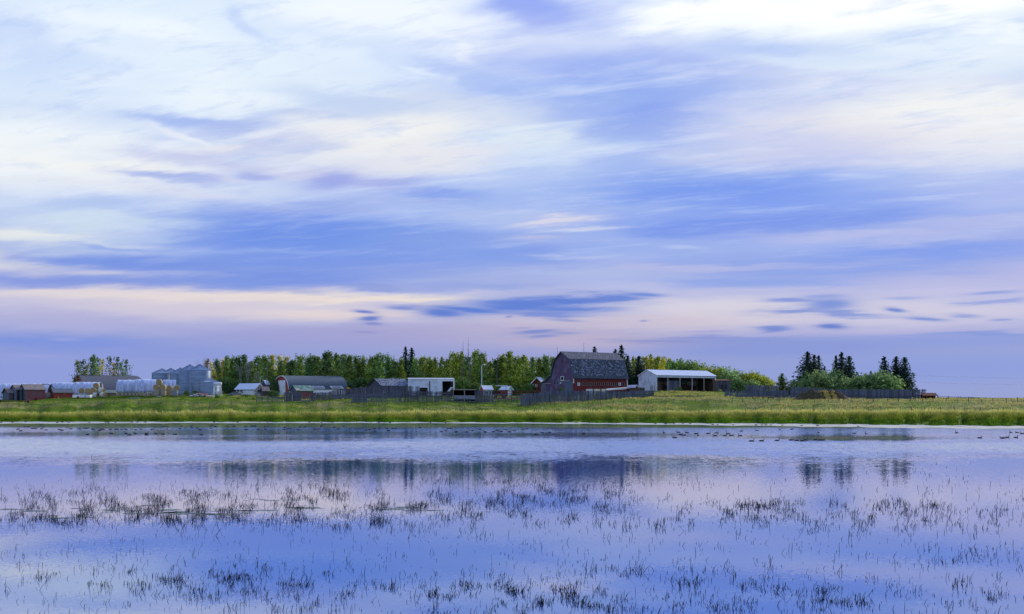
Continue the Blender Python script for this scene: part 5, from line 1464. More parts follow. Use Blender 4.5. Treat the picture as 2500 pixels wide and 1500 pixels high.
# ---- little red shed, tractor and white house left of the barn ------------
def middle_yard():
    fr, o, L, Wd, ry, he, hr = gable_house('small_house', 'tiny red outbuilding with a pale tin roof under the tall yard lamp', 'shed', 1180, 338, 40, 1, 1203, 1172, 950, 942, M['white_paint'], M['red_paint'], M['tin_roof'], over=0.25)
    for a, b in ((1186, 1192), (1194, 1200)):
        window(o, fr.along(a), fr.along(b), 0.6, 1.4, 0, M['white_paint'], M['glass'])
    fr, o, L, Wd, ry, he, hr = gable_house('small_house', 'small white cottage with a gabled pale roof and white door left of the big barn', 'cottage', 1240, 340, 55, -1, 1222, 1250, 950, 944, M['red_peeling'], M['white_paint'], M['tin_roof'], over=0.4, trim=M['white_paint'])
    MB().box(0.003, 0.06, Wd * 0.35, Wd * 0.7, -0.9, he - 0.3).build('door', M['white_metal'], o)
    window(o, Wd * 0.72, Wd * 0.92, 0.6, 1.3, 0, M['white_paint'], M['glass'], axis='y', out=1)
    D = 325
    t = thing('tractor', 'dark old tractor under a pinkish flat canopy between yard lamp and big barn', 'tractor', (X_(1224, D), D, gz(X_(1224, D), D) - 0.1))
    MB().box(-1.9, 1.9, -1.0, 1.0, 4.05, 4.25).build('canopy', M['white_paint'], t)
    for x in (-1.5, 1.5):
        for y in (-0.8, 0.8):
            MB().box(x - 0.06, x + 0.06, y - 0.06, y + 0.06, 1.6, 4.05).build('canopy_post', M['dark'], t)
    MB().box(-0.2, 1.3, -0.6, 0.6, 1.0, 2.6).build('cab', M['red_iron'], t)
    MB().box(-2.4, -0.25, -0.45, 0.45, 1.1, 2.2).build('hood', M['dark'], t)
    MB().tube([(-1.6, 0, 2.2), (-1.6, 0, 3.2)], 0.06, 6).build('exhaust', M['dark'], t)
    for x, r_ in ((0.9, 0.95), (-1.9, 0.6)):
        for y in (-0.85, 0.85):
            w = MB().tube([(x, y - 0.2, r_), (x, y + 0.2, r_)], r_, 18).build('wheel', M['rubber'], t)
            MB().tube([(x, y - 0.22, r_), (x, y + 0.22, r_)], r_ * 0.45, 10).build('rim', M['red_iron'], w)
    # low open feed shelter
    fr = Fr(1107, 308, 4, 1)
    o = fr.thing('feed_shelter', 'low open feeding shelter with black interior and grey trough in the corral', 'shelter')
    L = fr.along(1161); h = fr.z(953)
    MB().strip([(-0.5, h), (4.0, h + 0.2)], -0.4, L + 0.3, 0.12).build('roof', M['grey_wood_dark'], o)
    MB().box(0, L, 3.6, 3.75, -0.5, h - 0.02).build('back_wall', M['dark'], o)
    MB().box(-0.05, 0.12, 0.15, 3.6, -0.5, h - 0.02).build('side_wall', M['grey_wood_dark'], o); MB().box(L - 0.12, L + 0.05, 0.15, 3.6, -0.5, h - 0.02).build('side_wall', M['grey_wood_dark'], o)
    for xp in (1107, 1134, 1160):
        x = fr.along(xp)
        p = MB().box(x - 0.09, x + 0.09, -0.12, 0.08, -0.5, h - 0.03).build('post', M['pale_wood'] if xp < 1150 else M['grey_wood'], o)
        if xp == 1134:
            q = MB(); q.beam((x, -0.02, h - 0.7), (x - 0.6, -0.02, h - 0.1), 0.09, 0.09); q.beam((x, -0.02, h - 0.7), (x + 0.6, -0.02, h - 0.1), 0.09, 0.09); q.build('brace', M['brown_wood'], p)
    MB().box(0.25, L - 0.2, -0.5, -0.14, fr.z(975.5), fr.z(966)).build('trough', M['blue_drum'], o)
middle_yard()

# ---- grain bins ------------------------------------------------------------
def bin_(xc, D, xl, xr, y_apex, y_eave, label, small=False):
    x = X_(xc, D); z = gz(x, D) - 0.1
    o = thing('grain_bin', label, 'grain bin', (x, D, z), 0.3 * xc, 'grain bins')
    r = (xr - xl) / 2 * D / F
    he = Z_(y_eave, D) - z; ha = Z_(y_apex, D) - z
    prof = []
    n = int(he / 0.42)
    for i in range(n):                      # corrugated rings
        z0 = he * i / n; z1 = he * (i + 1) / n
        prof += [(r, z0 + 0.01), (r + 0.035, (z0 + z1) / 2)]
    prof.append((r, he))
    MB().lathe(prof, 40).build('wall', M['galvanised'], o)
    ns = 30
    rr = r + 0.12
    # roof sectors, each a raised panel with a rib
    rf = MB()
    top = max(0.35, r * 0.11)
    rf.lathe([(rr, he - 0.06), (rr, he + 0.02), (top, ha - 0.25)], 60)
    rf.build('roof', M['galv_roof'], o)
    for k in range(ns):
        a = 2 * math.pi * k / ns
        q = MB().beam((rr * math.cos(a), rr * math.sin(a), he + 0.07), (top * math.cos(a), top * math.sin(a), ha - 0.19), 0.09, 0.10)
        q.build('roof_rib', M['galv_roof'], o)
    MB().lathe([(top + 0.05, ha - 0.3), (top + 0.05, ha - 0.08), (top * 0.6, ha), (0.01, ha + 0.02)], 14).build('cap', M['rust'] if not small else M['galv_roof'], o)
    ld = MB()
    a = -1.9
    for da in (-0.05, 0.05):
        ld.tube([((r + 0.12) * math.cos(a + da), (r + 0.12) * math.sin(a + da), 0.3), ((r + 0.12) * math.cos(a + da), (r + 0.12) * math.sin(a + da), he)], 0.03, 4)
    for i in range(int(he / 0.4)):
        ld.tube([((r + 0.12) * math.cos(a - 0.05), (r + 0.12) * math.sin(a - 0.05), 0.4 + i * 0.4), ((r + 0.12) * math.cos(a + 0.05), (r + 0.12) * math.sin(a + 0.05), 0.4 + i * 0.4)], 0.02, 4)
    ld.build('ladder', M['steel'], o)
bin_(396, 362, 372, 420, 900, 912, 'farthest left of the tall grain bins')
bin_(417, 368, 394, 441, 899, 912, 'second tall grain bin from the left, at the back')
bin_(441, 356, 416, 466, 898, 913, 'middle grain bin, partly hidden by the wide front pair')
bin_(464, 350, 438.5, 490, 890, 905.5, 'left one of the two widest grain bins in front')
bin_(488.5, 345, 462.5, 514, 889, 905, 'right one of the two widest grain bins in front')
bin_(511, 336, 486.5, 536, 923.5, 934, 'short squat grain bin before the tall ones', True)

def fuel_tank():
    D = 328
    o = thing('fuel_tank', 'small white fuel tank lying on a tall leg stand by the squat grain bin', 'fuel tank', (X_(531, D), D, gz(X_(531, D), D)))
    z0 = o.location.z
    zt, zb_ = Z_(933.5, D) - z0, Z_(941, D) - z0
    r = (zt - zb_) / 2
    MB().tube([(-1.32, 0, zb_ + r), (-1.2, 0, zb_ + r), (1.2, 0, zb_ + r), (1.32, 0, zb_ + r)], [r * 0.7, r, r, r * 0.7], 18).build('tank', M['white_metal'], o, True)
    for x in (-1.0, 1.0):
        for y in (-0.4, 0.4):
            MB().beam((x * 1.35, y * 1.8, -0.3), (x, y, zb_ + 0.1), 0.12, 0.12).build('leg', M['white_metal'], o)
    q = MB(); q.beam((-1.3, -0.68, 0.4), (1.05, -0.45, zb_ - 0.3), 0.07, 0.07); q.beam((-1.05, -0.45, zb_ - 0.1), (1.05, -0.45, zb_ - 0.1), 0.09, 0.09); q.build('brace', M['white_metal'], o)
    MB().cyl(0.3, 0, -0.2, 1.4, 0.3, 10).build('pump', M['steel'], o)
fuel_tank()

# ---- hay: tarps and round bales ---------------------------------------------
def bale_mesh(wrapped=False):
    mb = MB()
    n = 20
    mb.lathe([(0.93, -0.72), (0.97, -0.66), (0.98, 0), (0.97, 0.66), (0.93, 0.72)], n, 0)
    mb.lathe([(0.93, -0.72), (0.80, -0.74), (0.78, -0.70), (0.62, -0.70), (0.60, -0.74), (0.42, -0.74), (0.40, -0.70), (0.22, -0.70), (0.2, -0.74), (0.01, -0.74)], n, 1)
    mb.lathe([(0.93, 0.72), (0.80, 0.74), (0.78, 0.70), (0.62, 0.70), (0.60, 0.74), (0.42, 0.74), (0.40, 0.70), (0.22, 0.70), (0.2, 0.74), (0.01, 0.74)], n, 1)
    return mb.mesh('bale', [M['net_wrap'] if wrapped else M['straw_grey'], M['straw']])
BALE, BALEW = bale_mesh(), bale_mesh(True)
def bale(xp, yp, D, label, ax=8, up=False, wrapped=False, sc=1.0, group='round hay bales'):
    """centre of the bale at (xp, yp); ax turns its flat end off the viewing direction"""
    x, z = X_(xp, D), Z_(yp, D)
    o = link('hay_bale', BALEW if wrapped else BALE)
    o.location = (x, D, z)
    o.rotation_euler = (0, 0, R(ax)) if up else (R(90), 0, R(ax))
    o.scale = (sc, sc, sc * (1.0 if not up else 1.12))
    tag(o, label, 'hay bale', group)
    return o

def tarp(label, xa, xb, D, y_top, y_low, half, th, seed, sag=0.25):
    """plastic sheet over a long stack: cross-section of an arch, lower edge ragged, folds pulled down over each bale"""
    xm = (xa + xb) / 2
    o = link('hay_tarp', None) if False else None
    Lw = (xb - xa) * D / F / math.cos(R(th))
    nx, ny = max(24, int(Lw / 0.28)), 26
    zb_ = Z_(y_low, D); H = Z_(y_top, D) - zb_
    vs, fs = [], []
    for i in range(nx + 1):
        x = -Lw / 2 + Lw * i / nx
        lump = 0.30 * mnoise.noise((x * 0.5, seed, 0))
        for j in range(ny + 1):
            a = math.pi * j / ny
            fold = 0.16 * mnoise.noise((x * 1.6 + 1.2 * a, a * 0.6, seed)) + 0.10 * mnoise.noise((x * 4 + 2 * a, a, seed + 3))
            rag = 0.6 * mnoise.noise((x * 1.7, seed + 5, 0)) + 0.25 * mnoise.noise((x * 4.1, seed + 9, 0))
            cy = -math.cos(a); cz = max(0.0, math.sin(a))
            sy = math.copysign(abs(cy) ** 0.8, cy)
            y = half * sy * (1 + fold * 0.6); z = zb_ + (H - lump * 0.45) * cz ** 0.75 + fold * 0.9
            if j in (0, ny): z += rag - 0.1; y *= 1.03
            vs.append((x, y, z))
    w = ny + 1
    for i in range(nx):
        for j in range(ny):
            fs.append((i * w + j, i * w + j + 1, (i + 1) * w + j + 1, (i + 1) * w + j))
    mb = MB().add(vs, fs)
    ob = mb.build('hay_tarp', M['tarp'], None, True)
    ob.location = (X_(xm, D), D + half * 0.6, 0); ob.rotation_euler = (0, 0, R(th))
    so = ob.modifiers.new('thickness', 'SOLIDIFY'); so.thickness = 0.03
    tag(ob, label, 'tarpaulin', 'tarpaulins over the hay')
    return ob

def hay():
    # stack behind the plank sheds
    tarp('pale blue tarpaulin over the long hay stack behind the far left plank sheds', -60, 118, 345, 937, 972, 4.2, 3, 1.0)
    q = thing('hoop_frame', 'dark bent hoop at the right end of the far left hay stack', 'hoop', (X_(117, 340), 340, 0))
    MB().tube([((t - 4) * 0.62 + 0.3, 0, Z_(938.5, 340) - 2.3 * max(0, (t - 3) / 5) ** 2) for t in range(9)], 0.14, 6).build('hoop', M['dark'], q)
    bale(118, 964.5, 334, 'upright netted bale squeezed between the plank shed and the low dark red shed', 0, True, True, 0.95)
    # stack behind the low red shed
    tarp('wrinkled tarpaulin over the hay stack behind the low dark red shed', 128, 186, 347, 934, 968, 3.6, 5, 4.0)
    tarp('wrinkled tarpaulin reaching down behind the two netted bales and white trailer', 181, 238, 341, 933, 968, 3.6, 12, 7.0)
    for xp, yp, D, lab, kw in [(235.5, 942, 337, 'top bale at the open end of the middle tarped stack', dict()), (229, 953.5, 336, 'left bale of the second layer at the open end of the middle tarped stack', dict()), (243, 953, 337.5, 'right bale of the second layer at the open end of the middle tarped stack', dict()),
                               (199, 954.5, 333, 'left of two netted bales lying before the middle tarped stack', dict(wrapped=True, ax=28)), (214.5, 955, 331, 'right of two netted bales lying before the middle tarped stack', dict(wrapped=True, ax=28)),
                               (247.5, 954, 331, 'pale netted bale sitting askew on top of the end heap', dict(wrapped=True, ax=75)), (252, 964.5, 330, 'pale netted bale at the right foot of the end heap', dict(wrapped=True, ax=66)), (234, 966, 331, 'low netted bale at the left foot of the end heap', dict(wrapped=True, ax=80)), (226, 965, 335, 'shaded bale behind the low netted one in the end heap', dict(ax=10))]:
        bale(xp, yp, D, lab, **kw)
    # feed bunk: pale low container between the stacks
    b = thing('feed_bunk', 'long pale blue green feed bunk between the two tarped stacks', 'feed bunk', (X_(270, 345), 345, gz(X_(270, 345), 345)))
    MB().box(-2.1, 2.1, -0.5, 0.5, Z_(959.5, 345) - b.location.z, Z_(952.5, 345) - b.location.z).build('body', M['pale_panel'], b)
    for i in range(6): MB().box(-2.0 + i * 0.75, -1.85 + i * 0.75, -0.45, 0.45, -0.3, Z_(959.5, 345) - b.location.z).build('leg', M['brown_wood'], b)
    # big stack with the open end of bales
    tarp('large bright tarpaulin over the left half of the biggest hay stack', 285, 333, 336, 927.5, 958, 3.4, 8, 11.0)
    tarp('large bright tarpaulin over the right half of the biggest hay stack', 329, 384, 333, 926.5, 957.5, 3.4, 14, 14.0)
    for xp, yp, D, lab, kw in [(389, 933.5, 327, 'top bale at the open end of the biggest tarped stack', dict(ax=6)), (382, 946.5, 326.5, 'left bale of the middle layer at the open end of the biggest stack', dict(ax=6)), (398, 946, 326.5, 'right bale of the middle layer at the open end of the biggest stack', dict(ax=6)),
                               (383, 960.5, 325.5, 'upright bale at the bottom left of the open end of the biggest stack', dict(up=True)), (398.5, 960.5, 326, 'upright bale at the bottom right of the open end of the biggest stack', dict(up=True)),
                               (413, 949, 331, 'dark bale under loose tarp right of the biggest stack', dict(ax=12)), (430, 948, 331, 'big netted bale leaning beside the grain bins', dict(wrapped=True, ax=38, sc=1.05)), (411, 959, 330, 'shaded bottom bale right of the biggest stack', dict(ax=10))]:
        bale(xp, yp, D, lab, **kw)
    for i in range(10):
        xp = 290 + i * 9.4
        bale(xp, 963, 329 - i * 0.25, f'upright grey bale, {ordinal(i)} from left in the bottom row under the biggest tarpaulin', i * 20, True, False, 0.62)
    tarp('crumpled pale tarpaulin thrown over the heap left of the grain bins', 396, 424, 337, 927.5, 950, 2.6, 20, 17.0)
    d = thing('drum', 'upright blue grey drum standing before the heap left of the grain bins', 'drum', (X_(426.5, 326), 326, Z_(963.5, 326)))
    MB().lathe([(0.01, -0.4), (1.12, -0.4), (1.15, 0.2), (1.12, 0.25), (1.15, 0.3), (1.15, 0.8), (1.12, 0.85), (1.15, 0.9), (1.15, 1.3), (1.0, 1.32), (0.01, 1.3)], 24).build('barrel', M['blue_drum'], d)
    # low white trailer
    D = 326
    t = thing('flat_trailer', 'low white trailer with a round wheel arch before the netted bales', 'trailer', (X_(201, D), D, gz(X_(201, D), D)))
    z0 = t.location.z
    a, b_ = Z_(971, D) - z0, Z_(964.5, D) - z0
    MB().box(-2.85, 2.85, -0.9, 0.9, max(a, 0.15), b_).build('body', M['white_paint'], t)
    MB().tube([(-1.0, -0.98, 0.35), (-1.0, -0.88, 0.35)], 0.42, 14).build('wheel', M['rust'], t)
    MB().box(-0.2, 0.0, -0.93, -0.902, 0.2, b_ - 0.2).build('door', M['steel'], t); MB().box(1.2, 1.35, -0.93, -0.902, 0.3, b_ - 0.1).build('door', M['dark'], t)
hay()

# ---- old machinery, rubble, car, straw heap -----------------------------------
def odds():
    D = 312
    x = X_(40, D)
    o = thing('hay_rake', 'long rusty farm implement with wheels lying in the grass at far left', 'farm implement', (x, D, gz(x, D)))
    MB().beam((-6.0, 0, 0.35), (4.2, 0, 0.45), 0.12, 0.16).build('frame', M['rust'], o)
    q = MB(); q.box(2.9, 3.2, -0.3, 0.3, 0.2, 1.0); q.box(3.6, 4.0, -0.3, 0.3, 0.3, 1.0); q.beam((3.0, 0, 1.0), (4.6, 0, 0.8), 0.12, 0.12); q.beam((4.2, 0, 0.9), (5.4, 0, 0.35), 0.12, 0.12); q.build('hitch', M['rust'], o)
    for xx, r_ in ((3.9, 0.4), (-5.2, 0.65)):
        MB().tube([(xx, -0.45, r_ - 0.05), (xx, -0.25, r_ - 0.05)], r_, 16).build('wheel', M['rubber'], o)
    # rubble
    D = 324
    r = random.Random(21)
    base = [(470 + r.uniform(0, 50), r.uniform(-2.5, 2.5)) for _ in range(70)]
    g = thing('rubble_heap', 'heap of pale broken concrete with a red sheet on top in the pasture', 'rubble heap', (X_(492, D), D, gz(X_(492, D), D)))
    for i, (xp, dy) in enumerate(base):
        px_ = (X_(xp, D) - g.location.x); hgt = 1.0 * math.exp(-((xp - 487) / 13) ** 2)
        s = r.uniform(0.15, 0.5)
        m_ = MB()
        m_.box(-s, s, -s * 0.8, s * 0.8, -s * 0.4, s * 0.4)
        ob = m_.build('stone', M['stone'], g); ob.location = (px_, dy, r.uniform(0, 1) * hgt + 0.1); ob.rotation_euler = (r.uniform(-.6, .6), r.uniform(-.6, .6), r.uniform(0, 3))
    MB().add([(-0.9, -1.2, 0.95), (2.6, -1.4, 0.45), (2.4, -0.2, 0.9), (-0.8, 0, 1.35), (-0.9, -1.2, 0.90), (2.6, -1.4, 0.40), (2.4, -0.2, 0.85), (-0.8, 0, 1.30)], [(0, 1, 2, 3), (4, 7, 6, 5), (0, 4, 5, 1), (1, 5, 6, 2), (2, 6, 7, 3), (3, 7, 4, 0)]).build('red_sheet', M['red_paint'], g)
    MB().tube([(1.2, 0, 1.0), (1.6, 0, 1.5), (2.2, 0, 1.3), (2.5, 0, 0.8)], 0.06, 6).build('pipe', M['green_roof'], g)
    for i, (xp, yp) in enumerate(((323, 970.5), (335, 970), (388, 969.5))):
        xx = X_(xp, 322)
        s = thing('scrap_sheet', ('bent pale tin sheet lying in grass, leftmost below the biggest hay stack', 'bent pale tin sheet lying in grass, middle one below the biggest hay stack', 'round pale lid lying below the open end of the biggest hay stack')[i], 'scrap', (xx, 322, gz(xx, 322) + 0.15))
        MB().box(-0.7, 0.7, -0.4, 0.4, 0, 0.12).build('sheet', M['tin_roof'], s)
    # parked car
    D = 330
    x = X_(575, D)
    c = thing('parked_car', 'dark grey car half sunk in grass before the white garage', 'car', (x, D, gz(x, D) - 0.15), R(8))
    prof = [(-2.1, 0.3), (-2.15, 0.75), (-1.3, 0.95), (-0.7, 1.42), (0.7, 1.45), (1.4, 0.98), (2.1, 0.9), (2.15, 0.35)]
    mb = MB(); n = len(prof)
    vs = []
    for y, k in ((-0.85, 1), (0.85, 1)):
        for (a, b) in prof: vs.append((a, y * (0.82 if b > 1.2 else 1), b))
    fs = [(i, (i + 1) % n, n + (i + 1) % n, n + i) for i in range(n)] + [tuple(range(n))[::-1], tuple(range(n, 2 * n))]
    mb.add(vs, fs); mb.build('body', M['car_paint'], c)
    MB().add([(-1.2, -0.86, 0.98), (-0.62, -0.72, 1.38), (0.62, -0.72, 1.40), (1.22, -0.86, 1.0), (-1.2, -0.84, 0.98), (-0.62, -0.70, 1.38), (0.62, -0.70, 1.40), (1.22, -0.84, 1.0)], [(0, 1, 2, 3), (7, 6, 5, 4), (0, 4, 5, 1), (1, 5, 6, 2), (2, 6, 7, 3), (3, 7, 4, 0)]).build('side_window', M['glass'], c)
    for xx in (-1.35, 1.35):
        for y in (-0.8, 0.8):
            w = MB().tube([(xx, y - 0.1, 0.32), (xx, y + 0.1, 0.32)], 0.33, 14).build('wheel', M['rubber'], c)
            MB().tube([(xx, y - 0.11, 0.32), (xx, y + 0.11, 0.32)], 0.18, 10).build('rim', M['steel'], w)
    MB().box(1.0, 1.5, -0.87, -0.855, 0.7, 0.9).build('tail_light', M['yellow_paint'], c)
    # straw and manure heap
    D = 300
    x0 = X_(2007, D); z0 = gz(x0, D)
    h = thing('manure_heap', 'large dark manure heap streaked with ochre straw in front of the plank fence', 'manure heap', (x0, D, z0))
    def heap(m, sx, sy, sz, cx, cz, seed, name, n=46):
        vs, fs = [], []
        for i in range(n + 1):
            for j in range(n + 1):
                u, v = i / n * 2 - 1, j / n * 2 - 1
                q = max(0.0, 1 - math.hypot(u, v) ** 1.7)
                nz = mnoise.fractal((u * 3.2 + seed, v * 3.2, seed), 0.9, 2.1, 4)
                vs.append((cx + u * sx, v * sy, cz + sz * (q ** 0.75) * (1 + 0.20 * nz) - 0.3 + 0.25 * nz * q))
        for i in range(n):
            for j in range(n):
                a = i * (n + 1) + j; fs.append((a, a + n + 1, a + n + 2, a + 1))
        MB().add(vs, fs).build(name, m, h)
    heap(M['manure'], 6.6, 4.0, 3.1, -2.5, 0, 1.3, 'heap')
    heap(M['manure'], 4.8, 3.6, 2.9, 3.6, 0, 5.1, 'heap')
    heap(M['ochre_straw'], 2.6, 3.6, 3.1, 0.6, 0.15, 9.2, 'straw_layer')
    heap(M['ochre_straw'], 1.7, 3.8, 2.9, 3.0, 0.1, 12.7, 'straw_layer')
    n = 2400
    mb = MB(); r = random.Random(4)
    for _ in range(n):
        u = r.gauss(0, 0.5); v = r.uniform(-0.9, 0.2); 
        if abs(u) > 1: continue
        xx = u * 7.2; q = max(0, 1 - math.hypot(u, v) ** 1.7) ** 0.75
        zz = 2.7 * q * (0.9 + 0.25 * r.random()); yy = v * 3.8
        a = r.uniform(0, 6.28); l = r.uniform(0.15, 0.4)
        p = Vector((xx, yy, zz)); d = Vector((math.cos(a), math.sin(a) * 0.5, r.uniform(-0.5, 0.8))) * l
        mb.add([p, p + Vector((0.06, 0, 0)), p + d], [(0, 1, 2)])
    s = mb.build('loose_straw', M['ochre_straw'], h); s['kind'] = 'stuff'
    # red feeder at the end of the fence
    fr = Fr(2252.5, 314, 2, 1)
    o = fr.thing('feed_shelter', 'low rusty red roofed feeder at the right end of the plank fence', 'feeder')
    L = fr.along(2289); h1 = fr.z(960); h0 = fr.z(967)
    MB().strip([(-0.3, h0), (1.6, h1)], -0.1, L + 0.1, 0.08).build('roof', M['rust'], o)
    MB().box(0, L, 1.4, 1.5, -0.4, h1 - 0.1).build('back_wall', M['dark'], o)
    for i in range(5):
        x = L * i / 4
        MB().box(x - 0.08, x + 0.08, -0.2, 0.0, -0.5, h0 - 0.02).build('post', M['red_iron'], o)
    MB().box(0.1, L - 0.1, 0.1, 0.8, -0.4, 0.35).build('bunk', M['dark'], o)
    # narrow plank bunk below the fence
    fr = Fr(1838, 305, 2, 1)
    o = fr.thing('feed_bunk', 'low brown plank feed bunk under the tall part of the right hand fence', 'feed bunk')
    L = fr.along(1888); h1 = fr.z(967.5); 
    MB().box(0, L, -0.3, 0.4, h1 - 0.35, h1).build('body', M['brown_wood'], o)
    MB().box(-0.05, L + 0.05, -0.36, -0.303, h1 - 0.10, h1 + 0.05).build('top_board', M['pale_wood'], o)
    for i in range(5): MB().box(L * i / 4 - 0.06, L * i / 4 + 0.06, -0.2, 0.2, -0.5, h1 - 0.36).build('leg', M['dark'], o)
    # silage feed troughs beside the big barn
    D = 318
    for i, (xa, xb, m, lab) in enumerate(((1430, 1448, 'pale_panel', 'pale green feed panel below the barn windows, left of three'), (1449.5, 1466, 'pale_yellow', 'pale yellow feed panel below the barn windows, middle of three'), (1467.5, 1479.5, 'pale_yellow', 'small pale yellow feed panel below the barn windows, right of three'))):
        x0, x1 = X_(xa, D), X_(xb, D)
        o = thing('feed_board', lab, 'feed board', ((x0 + x1) / 2, D, Z_(956, D)), 0, 'feed panels before the big barn')
        w_ = (x1 - x0) / 2
        MB().box(-w_, w_, -0.05, 0.05, -1.2, 0.78).build('sheet', M[m], o)
        for xx in (-w_ + 0.1, w_ - 0.1): MB().box(xx - 0.05, xx + 0.05, -0.10, -0.053, -1.2, 0.85).build('post', M['grey_wood'], o)
    o = thing('feed_shelter', 'long low white roofed feeder between the barn wall and the front fence', 'feeder', (X_(1481, D), D, Z_(956, D)))
    L = X_(1531, D) - X_(1481, D)
    MB().add([(0, 0, 0.75), (L, 0.6, 1.25), (L, 0.8, 0.75), (0, 0, 0.3), (0, 1.5, 0.85), (L, 1.6, 1.35), (L, 1.6, 0.85), (0, 1.5, 0.4)], [(0, 3, 2, 1), (4, 5, 6, 7), (0, 1, 5, 4), (1, 2, 6, 5), (2, 3, 7, 6), (3, 0, 4, 7)]).build('roof', M['white_paint'], o)
    for i in range(6): MB().box(L * i / 5 - 0.07, L * i / 5 + 0.07, 0.9, 1.05, -1.4, 0.4).build('post', M['grey_wood'], o)
    # small building between barn and pole shed
    fr, o, L, Wd, ry, he, hr = gable_house('small_barn', 'small dark brown building with a white tin roof between the barn and the open shed', 'shed', 1547, 343, 50, -1, 1531, 1558, 947, 941, M['brown_wood'], M['brown_wood'], M['tin_roof'], over=0.4, trim=M['white_paint'])
    fr = Fr(1540, 322, 4, 1)
    o = fr.thing('plank_shed', 'low flat brown lean-to behind the right end of the front fence', 'shed')
    MB().box(0, fr.along(1574), 0, 2.5, -1, fr.z(947.5)).build('wall', M['brown_wood'], o)
    MB().box(-0.1, fr.along(1575), -0.1, 2.6, fr.z(947.5) + 0.003, fr.z(947.5) + 0.1).build('roof', M['grey_wood_dark'], o)
    # utility pole and its wires at the right hand spruces
    D = 346
    p = thing('utility_pole', 'dark utility pole at the left edge of the left spruce trio', 'utility pole', (X_(1949, D), D, gz(X_(1949, D), D)))
    hh = Z_(899, D) - p.location.z
    MB().tube([(0, 0, 0), (0, 0, hh)], [0.15, 0.11], 8).build('pole', M['bark'], p)
    MB().box(-0.7, 0.7, -0.06, 0.06, hh - 0.6, hh - 0.45).build('crossarm', M['bark'], p)
    q = thing('utility_pole', 'far utility pole off to the right carrying the two wires', 'utility pole', (X_(2700, 430), 430, gz(X_(2700, 430), 430)))
    MB().tube([(0, 0, 0), (0, 0, Z_(918, 430) - q.location.z)], [0.15, 0.11], 8).build('pole', M['bark'], q)
    c = thing('power_line', 'two faint wires running right from the spruces across the sky', 'power line', (0, 0, 0))
    for y0, y1 in ((917, 921), (933, 937)):
        a = Vector((X_(1949, D), D, Z_(y0 - 17, D))) if y0 < 920 else Vector((X_(1949, D), D, Z_(y0 - 17, D))); b = Vector((X_(2700, 430), 430, Z_(y1, 430)))
        pts = [a.lerp(b, t / 12) - Vector((0, 0, 1.6 * math.sin(math.pi * t / 12))) for t in range(13)]
        MB().tube(pts, 0.022, 4).build('wire', M['wire'], c)
odds()

# ------------------------------------------------------------------ fences
def unit_board():
    mb = MB().add([(-0.5, -0.5, 0), (0.5, -0.5, 0), (0.5, 0.5, 0), (-0.5, 0.5, 0), (-0.5, -0.5, 0.97), (0.5, -0.5, 1.0), (0.5, 0.5, 1.0), (-0.5, 0.5, 0.97)], [(0, 3, 2, 1), (4, 5, 6, 7), (0, 1, 5, 4), (1, 2, 6, 5), (2, 3, 7, 6), (3, 0, 4, 7)])
    return mb
UB = {k: unit_board().mesh('board', [M[k]]) for k in ('grey_wood', 'grey_wood_dark', 'pale_wood', 'brown_wood')}
fr_rng = random.Random(17)
def at(pts, xp, k):
    xs = [p[0] for p in pts]
    return float(np.interp(xp, xs, [p[k] for p in pts]))

def board_fence(label, pts, m='grey_wood', pitch=2.5, rag=0.6, gap=0.12, miss=0.0, posts=None, rails=(0.55,), group='board fences of the corral', ptint='pale_wood', name='board_fence'):
    """pts: (column, depth, top row). Upright boards side by side, rails behind or before, posts in front"""
    x0 = X_(pts[0][0], pts[0][1]); y0 = pts[0][1]; z0 = gz(x0, y0)
    o = thing(name, label, 'fence', (x0, y0, z0), 0, group)
    xp = pts[0][0]
    a_ = math.atan2(pts[-1][1] - pts[0][1], X_(pts[-1][0], pts[-1][1]) - x0)
    while xp < pts[-1][0]:
        w = pitch * fr_rng.uniform(0.75, 1.25)
        xc = xp + w / 2; xp += w
        if fr_rng.random() < miss: continue
        D = at(pts, xc, 1); X = X_(xc, D); zg = gz(X, D)
        top = Z_(at(pts, xc, 2) + fr_rng.uniform(-rag, rag), D)
        if top - zg < 0.2: continue
        b = link('board', UB[m], o)
        b.location = (X - x0, D - y0 + fr_rng.uniform(-0.02, 0.02), zg - 0.15 - z0)
        b.scale = (w * D / F * (1 - gap * fr_rng.uniform(0.3, 1.7)), 0.05, top - zg + 0.15)
        b.rotation_euler = (0, R(fr_rng.uniform(-1.3, 1.3)), a_)
    for k in rails:
        q = MB(); prev = None
        for t in range(13):
            xc = pts[0][0] + (pts[-1][0] - pts[0][0]) * t / 12
            D = at(pts, xc, 1); X = X_(xc, D); zg = gz(X, D); top = Z_(at(pts, xc, 2), D)
            p = Vector((X - x0, D - y0 - 0.08, zg - z0 + (top - zg) * k))
            if prev is not None: q.beam(prev, p, 0.05, 0.16)
            prev = p
        q.build('rail', M['grey_wood_dark'], o)
    for xc in (posts or ()):
        D = at(pts, xc, 1) ; X = X_(xc, D); zg = gz(X, D); top = Z_(at(pts, xc, 2), D)
        b = link('post', UB[ptint if fr_rng.random() < 0.45 else 'brown_wood'], o)
        b.location = (X - x0, D - y0 - 0.24, zg - 0.2 - z0); b.scale = (0.17, 0.17, (top - zg) * fr_rng.uniform(0.55, 0.75) + 0.2)
    return o

